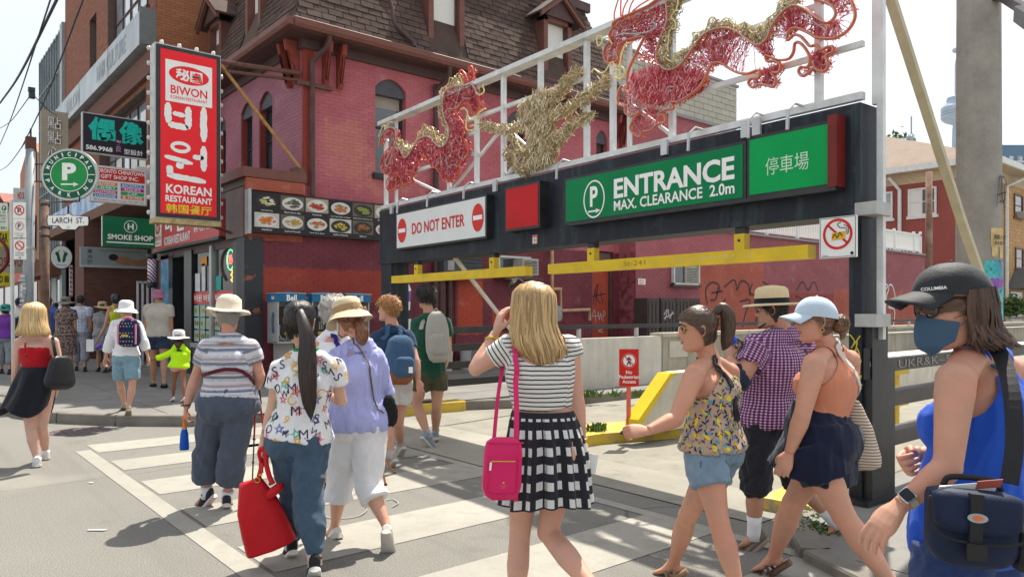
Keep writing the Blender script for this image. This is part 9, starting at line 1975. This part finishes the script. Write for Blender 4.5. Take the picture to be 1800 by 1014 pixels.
p.cloth('green_tee',p.torso([(-.2,.03),(1.1,.008)],-.1,1.05)+p.traps(.008)+p.sleeve('L',[(0,.012),(1,.03)],.8)+p.sleeve('R',[(0,.012),(1,.03)],.7),fabric('green_jersey',(.012,.075,.045),.1),.006,18,.4,61,vs=.012);te=p.last
shorts(p,fabric('olive_cloth',(.075,.068,.038),.1),.78,.022,.03,'olive_shorts',.3,62);p.haircap(HK,.024,nz=.012,f=60,back=-.06,front=.055,side=.0,seed=19,strands=800,sm=1.0,sl=.045);p.face((.02,.015,.01),(.45,.18,.14),eyes=False);p.glasses(BLK,glass('lens_dark',(.02,.025,.03)),1.0)
for a in 'LR':p.sock(a,fabric('grey_sock',(.42,.42,.42)),.06);p.shoe(a,'sneaker',M('grey_blue_mesh',(.22,.28,.34),.7,.2,30),M('sole_white',(.5,.48,.44)))
R=frame(12,0,3);GPK=fabric('grey_pack',(.40,.38,.34),.06,200,.3);bp_=backpack(p,'backpack','light grey backpack with red zip pulls on the green tee man',A3(W(769,592,8.38)),R,.135,.085,.29,GPK)
for q in([(742,580,-.12),(744,566,-.06),(750,560,.0)],[(785,585,-.12),(780,568,-.08),(772,562,0)]):p.strap('pack_strap',q,.05,GPK,.010,True,.006,te,bp_)
p.strap('pack_strap',[(742,635,-.12),(735,620,-.05),(728,600,.0)],.025,GPK,.01,True,.005,te,bp_)
p=Person('blonde woman in red camisole and windblown black skirt crossing at the left',7.5,dict(head=(62,553),neck=(63,584),sL=(34,602),sR=(94,601),eL=(27,652,.0),wL=(26,694,.03),eR=(106,648,.02),wR=(100,684,.12),hL=(50,672),hR=(80,672),kL=(54,752,.0),aL=(65,808,-.02),kR=(74,750,.1),aR=(80,795,.35),tL=(64,819,.18),tR=(80,803,.55)),'f',1.0,1.0,(.62,.41,.33),0,-3,0,.010,dict(L=dict(f=(28,710,.05),c=.4),R=dict(c=.5)),near=True)
REDC=fabric('red_jersey',(.42,.006,.014),.08);p.cloth('camisole',p.torso(.009,.30,.86),REDC,.004,20,.5,71);both=bvh(*join([(p.lastV[0],[list(q)for q in p.lastV[1]]),(p.BV,[list(q)for q in p.BF])]))
for x in(42,89):p.strap('camisole_strap',[(x,600,-.09),(x+1,608,-.11),(x+(3 if x<60 else 0),618,-.12),(x+(5 if x<60 else 0),628,-.12)],.012,REDC,.005,tree=both)
z0=float(p.spine(.40)[2]);p.skirt(fabric('black_crepe',(.012,.014,.022),.2),z0,float(W(60,722,7.5)[2]),(.145,.12),(.235,.20),5,.020,(-.12,0),'black_skirt',hem=.05,ph=2,tab=[(0,0),(.15,.30),(.35,.55),(1,1)])
HGL=hairmat('golden_hair',(.56,.36,.15),(.74,.56,.30));p.haircap(HGL,.013,back=-.09,front=.06,side=-.06,seed=20)
p.locks(HGL,[(0,-.01,.122,.012,.012),(0,-.012,.110,.058,.07),(0,-.014,.06,.090,.112),(0,-.014,0,.098,.115),(.0,-.014,-.07,.108,.118),(0,-.018,-.13,.125,.12),(0,-.02,-.185,.145,.115),(0,-.02,-.225,.150,.10)],750,.007,.006,23,.12,1.9)
for a in 'LR':p.shoe(a,'sneaker',M('white_leather',(.72,.72,.72),.5),M('sole_white',(.5,.48,.44)))
bk_=thing('black_tote','black leather tote hanging from the right shoulder of the red camisole woman','bag',W(106,685,7.45));R=frame(70,0,-4);V,Fc=rbox(A3(W(106,655,7.42)),R,.17,.055,.17,3.5,30,[(-1,.85,1.1),(-.5,.95,1),(.5,.72,.7),(1,.6,.4)],12);mkobj('bag_body',V,Fc,M('black_leather',(.014,.015,.018),.35,.2,8,.2,60),bk_,smooth=True)
p.strap('shoulder_strap',[A3(W(99,632,7.4)),A3(W(95,610,7.38)),(93,596,-.05),(94,596,.05)],.028,M('black_leather',(.014,.015,.018)),.008,True,.005,both,bk_,snapr=.04)
def walker(label,d,x,topy,feet,dress,yaw=0,sex='f',heavy=1.,skin=FAIR2,wid=1.,stride=6,arms=None,vs=.016,k=None,hd=0,gz=.13,headk=1.):
 """place a walking figure from its head top and foot pixels; returns Person"""
 pm_=F/d;H=(feet-topy)/pm_;k=k or H/1.68;fy=feet;Y=lambda h:fy-h*H*pm_;sw=.165*wid*k*pm_*(1.15 if sex=='m' else 1);a_=math.radians(yaw);cw=max(.15,abs(math.cos(a_)));sdz=math.sin(a_)*.165*k
 J=dict(head=(x,Y(.925)),neck=(x+.5*math.sin(a_),Y(.845)),sL=(x-sw*cw,Y(.805),-sdz),sR=(x+sw*cw,Y(.805),sdz),hL=(x-.085*k*pm_*cw,Y(.52),-sdz*.5),hR=(x+.085*k*pm_*cw,Y(.52),sdz*.5),kL=(x-.08*k*pm_*cw-stride*.3,Y(.28),.05),kR=(x+.08*k*pm_*cw+stride*.3,Y(.28),-.05),aL=(x-.075*k*pm_*cw-stride*.5,Y(.055),.12),aR=(x+.075*k*pm_*cw+stride*.5,Y(.05),-.12))
 J['tL']=(J['aL'][0]-math.sin(a_)*.15*pm_,Y(.015),.12+.17*math.cos(a_));J['tR']=(J['aR'][0]-math.sin(a_)*.15*pm_,Y(.012),-.12+.17*math.cos(a_))
 for a,sg in(('L',-1),('R',1)):s_=J['s'+a];J['e'+a]=(s_[0]+sg*.03*pm_,Y(.63),s_[2]+.02);J['w'+a]=(s_[0]+sg*.02*pm_,Y(.475),s_[2]+.08)
 for n,v in(arms or{}).items():J[n]=v
 return Person(label,d,J,sex,k,heavy,skin,yaw+hd,0,0,vs,dict(L=dict(c=.5),R=dict(c=.5)),gz=gz,hs=.006,headk=headk)
dpt=lambda fy,z=.13:(CH-z)*F/(fy-HZ)
p=walker('woman in white sun hat and white shirt wearing a child\'s pink and navy backpack',10.2,222,532,728,None,vs=.012,arms=dict(wL=(186,628,.05),eL=(192,602,0),eR=(252,600,0),wR=(260,626,.02),aL=(218,708,.5),tL=(217,714,.7),aR=(226,716,-.1),tR=(225,727,.05)))
p.cloth('white_shirt',p.torso([(-.2,.03),(1.1,.01)],.02,1.04)+p.traps(.01)+p.sleeve('L',[(0,.014),(1,.03),(2,.035)],1.8)+p.sleeve('R',[(0,.014),(1,.03),(2,.035)],1.8),WHITEF,.006,18,.5,2,vs=.011);te=p.last;shorts(p,denim('pale_denim',(.20,.33,.42)),.85,.02,.02,'denim_shorts',.3,3)
p.haircap(HBL,.012,back=-.1,under=True,seed=22);p.hat(WHITEF,.095,.150,.115,.03,.050,.0,None,-4,1.06,.02,.008,.85,0,'sun_hat')
R=frame(0);DOT=fabric('navy_dots',(.012,.018,.07));bp_=backpack(p,'backpack','small navy and pink spotted child\'s backpack on the white hatted woman',A3(W(227,585,9.98)),R,.155,.06,.19,DOT);PKF=fabric('pink_trim',(.68,.26,.36))
for x,y in[(a,c_)for a in(-.07,-.03,.01,.05,.09)for c_ in(-.16,-.11,-.05,.0,.09,.13)]:Fr(A3(W(227,585,9.98))-R[1]*.105,R[0],R[2]).ell(x+.01*math.sin(y*90),y,.008,.008,.0,M(['dot_pink','dot_yellow','dot_teal'][int(abs(x*100+y*70))%3],[(.7,.25,.35),(.7,.55,.1),(.1,.5,.45)][int(abs(x*100+y*70))%3]),bp_,'dot',n=8)
Fr(A3(W(227,585,9.98))-R[1]*.108,R[0],R[2]).text('Infinite',0,-.03,.09,.035,.004,M('letter_yellow',(.8,.6,.05)),bp_,.03)
for sg in(-1,1):MB().tube([tuple(A3(W(227,585,9.98))+R[0]*sg*.12-R[1]*.06+R[2]*z)for z in(-.15,0,.12)],.012,6).build('piping',PKF,bp_)
MB().tube(cr([A3(W(227,585,9.98))+R[0]*x-R[1]*.03+R[2]*z for x,z in((-.06,.16),(-.05,.2),(0,.215),(.05,.2),(.06,.16))],4),.014,6).build('top_handle',PKF,bp_)
for a in 'LR':p.shoe(a,'flat' if a=='R' else 'flat',M('tan_flipflop',(.42,.33,.25),.7),M('sole_taupe',(.3,.25,.19)))
p=walker('small child in neon yellow hooded jacket and white sun hat holding hands',11.6,314,587,704,None,22,vs=.010,k=.66,skin=BROWNS,stride=9,headk=1.08,arms=dict(eL=(285,627,-.05),wL=(268,631,-.1),sL=(302,619,-.05),sR=(329,619,.05)))
NEON=fabric('neon_jersey',(.52,.90,.01),.05);p.cloth('neon_jacket',p.torso([(-.2,.05),(1.1,.012)],-.1,1.04)+p.traps(.012)+p.sleeve('L',[(0,.012),(1,.02),(2,.02)],1.9)+p.sleeve('R',[(0,.012),(1,.02),(2,.02)],1.9),NEON,.006,22,.5,5,vs=.009);mkobj('hood',*ball(p.J['neck']-p.fs*.07-A3((0,0,.03)),(.08,.05,.05)),NEON,p.root,smooth=True)
shorts(p,fabric('pink_shorts_cloth',(.66,.32,.32)),.35,.016,.01);p.haircap(HD,.012,seed=25,under=True,strands=150);up,bk=p.HFm[2],-p.HFm[1];p.tail(HD,[p.headC+bk*.07-up*.03,p.headC+bk*.11-up*.09,p.headC+bk*.11-up*.17],[.03,.045,.01],140,.006);p.hat(WHITEF,.088,.155,.10,.035,.03,.02,None,-4,1.06,.02,.01)
for a in 'LR':p.shoe(a,'flat',M('white_leather',(.72,.72,.72)),M('sole_white',(.5,.48,.44)),sz=1.1)
p=walker('man in light grey tee, navy shorts and mauve bucket hat standing on the pavement',13.9,279,508,680,None,0,'m',1.08,OLIVE,.95,4,vs=.014)
p.cloth('grey_tee',p.torso([(-.2,.04),(1.1,.01)],-.02,1.04)+p.traps(.01)+p.sleeve('L',[(0,.014),(1,.035)],.72)+p.sleeve('R',[(0,.014),(1,.035)],.72),fabric('oat_jersey',(.46,.42,.37),.05),.007,15,.5,3,vs=.013);shorts(p,fabric('navy_shorts_cloth',(.02,.035,.075)),.5,.02,.03)
p.haircap(HD,.010,seed=27,under=True);p.hat(fabric('mauve_cloth',(.36,.13,.22)),.093,.130,.105,.02,.05,0,None,0,1.06,.02,.004,.93,0,'bucket_hat')
for a in 'LR':p.shoe(a,'sandal',BLACKF,BLK)
p=walker('woman in yellow-green tank top and patterned skirt with a blue hair tie',16.2,203,517,650,None,40,'f',1.05,TANS,1,4,arms=dict(eL=(184,576,-.2),wL=(170,600,-.25)))
p.cloth('tank_top',p.torso(.010,.3,.86),fabric('lime_jersey',(.55,.62,.03)),.003,vs=.014);p.skirt(fabric('teal_print_cloth',(.16,.26,.32),.6),float(p.spine(.32)[2]),float(p.spine(-.65)[2]),(.15,.13),(.20,.18),8,.012);p.haircap(HK,.018,seed=28);mkobj('hair_bun',*ball(p.headC-p.HFm[1]*.12+p.HFm[2]*.02,.05),HK,p.root,smooth=True);mkobj('hair_tie',*ball(p.headC-p.HFm[1]*.13+p.HFm[2]*-.015,(.04,.02,.02)),M('royal_blue',(.03,.06,.5)),p.root,smooth=True)
for sg in(-1,1):c_=p.sh+p.ls*sg*.07;p.strap('tank_strap',[c_+p.fs*.09-[0,0,.12],c_+[0,0,.045],c_-p.fs*.09-[0,0,.12]],.04,fabric('lime_jersey',(.55,.62,.03)),.006,tree=p.bv)
for a in 'LR':p.shoe(a,'flat',BLACKF,BLK)
t=thing('purple_bottle','purple drink bottle and papers held low by the yellow tank top woman','bottle',W(168,606,15.9));MB().lathe([(0,0),(.05,0),(.05,.17),(.03,.2),(0,.2)],tuple(W(168,612,15.9)),12,ax=tuple(cr_*.8+Vector((0,0,.5)))).build('body',M('purple_plastic',(.16,.09,.42),.3),t);Fr(W(158,607,15.85),cr_).rect(-.08,-.13,.08,.13,0,WHT,t,'paper')
spec=[('person in straw hat and grey floral top half hidden by the yellow tank woman',17.3,180,531,652,20,'f',1.1,FAIR2,(.30,.31,.33),(.25,.3,.35),'skirt',('straw',(.5,.38,.22)),None),('man in pale blue plaid shirt, dark cap and grey trousers walking away',17.6,142,519,652,0,'m',1.0,TANS,None,(.30,.30,.36),'trousers',None,('dark',(.02,.025,.04))),('woman in black patterned dress and wide grey sun hat walking away',16.3,116,522,661,0,'f',1.15,OLIVE,None,None,'dress',('grey',(.20,.19,.16)),None),('man in royal blue shirt with a dark shoulder strap beyond the brown pole',19.5,85,522,640,0,'m',1.1,TANS,(.06,.12,.42),(.1,.1,.12),'trousers',None,('grey_cap',(.15,.18,.25))),('person in white tee with dark backpack by the shops at the left edge',19.0,34,524,640,10,'m',1.0,TANS,(.62,.62,.62),(.04,.04,.06),'trousers',None,('dark',(.02,.025,.04))),('person in purple top and teal hat sitting by the shops at the left edge',16.8,10,536,655,0,'f',1.3,TANS,(.17,.04,.32),(.25,.27,.3),'trousers',('teal',(.03,.30,.26)),None),('dark-haired man in a black shirt farther down the left pavement',24,66,530,622,0,'m',1.0,TANS,(.03,.03,.035),(.08,.09,.12),'trousers',None,None),('person in a pale shirt walking beyond the dark dress woman',25,98,532,620,0,'f',1.0,FAIR2,(.5,.45,.42),(.1,.1,.14),'trousers',None,None)]
for lab,d,x,ty,fy,yaw,sex,hv,sk,tc_,bc2,kind_,ht,cpc in spec:
 p=walker(lab,d,x,ty,fy,None,yaw,sex,hv,sk,1,3)
 if 'plaid' in lab:
  def f_pl(b,u,v,o):c=b.mix(b.math('LESS_THAN',b.math('FRACT',b.math('MULTIPLY',u,17)),.35),(.38,.48,.66),(.62,.66,.74));return b.mix(b.math('LESS_THAN',b.math('FRACT',b.math('MULTIPLY',v,13)),.2),c,(.50,.36,.40))
  tm=uvmat('pale_plaid',f_pl)
 elif kind_=='dress':
  def f_dr(b,u,v,o):n_=b.noise(o,45,3,.7);bd_=b.math('LESS_THAN',b.math('FRACT',b.math('MULTIPLY',v,11)),.25);c=b.mix(b.math('GREATER_THAN',n_,.54),(.02,.018,.02),(.42,.34,.27));return b.mix(b.math('MULTIPLY',bd_,b.math('GREATER_THAN',n_,.45)),c,(.40,.2,.2))
  tm=uvmat('dark_patterned',f_dr)
 else:tm=fabric('cloth_%d'%int(x),tc_,.25 if 'floral' in lab else .06)
 p.cloth('dress' if kind_=='dress' else 'shirt',p.torso([(-.2,.035),(1.1,.012)],-.05,1.04)+p.traps(.01)+p.sleeve('L',[(0,.014),(1,.03)],.8)+p.sleeve('R',[(0,.014),(1,.03)],.8),tm,.006,16,.5,int(x),vs=.015)
 if kind_=='dress':p.skirt(tm,float(p.spine(.1)[2]),float(p.spine(-.85)[2]),(.19,.16),(.24,.20),6,.012,name='dress_skirt')
 elif kind_=='skirt':p.skirt(fabric('skirt_grey_blue',bc2,.4),float(p.spine(.3)[2]),float(p.spine(-.75)[2]),(.16,.14),(.22,.2),8,.012)
 else:p.cloth('trousers',p.torso(.02,-.2,.3)+p.legpart('L',[(0,.02),(2,.035)],1.85)+p.legpart('R',[(0,.02),(2,.035)],1.85),fabric('trousers_%d'%int(x),bc2,.1),.006,14,.6,3,vs=.015)
 p.haircap(HD,.014,seed=int(x),strands=60)
 if ht:p.hat(fabric('hat_'+ht[0],ht[1],.08),.095,.185 if ht[0]!='teal' else .15,.105,.03,.04,.02,None,0,1.05,.02,.015,.9,0,'sun_hat')
 if cpc:p.cap(fabric('cap_'+cpc[0],cpc[1]),.06)
 for a in 'LR':p.shoe(a,'flat',BLACKF,BLK)
 if 'white tee' in lab:backpack(p,'backpack','dark backpack on the white tee person at the left edge',A3(W(37,572,18.75)),frame(0),.16,.09,.24,BLACKF)
bpy.data.scenes.remove(VS)
b=NB('haze_air');t_=b.t;t_.nodes.remove(b.p);v_=b.n('VolumePrincipled',Color=(.86,.92,1.0),Density=.00012);v_.inputs['Anisotropy'].default_value=.3;t_.links.new(v_.outputs[0],t_.nodes['Material Output'].inputs['Volume'])
hz=MB().box(-300,1500,-250,1600,-1,620).build('haze',b.m);hz['kind']='stuff'
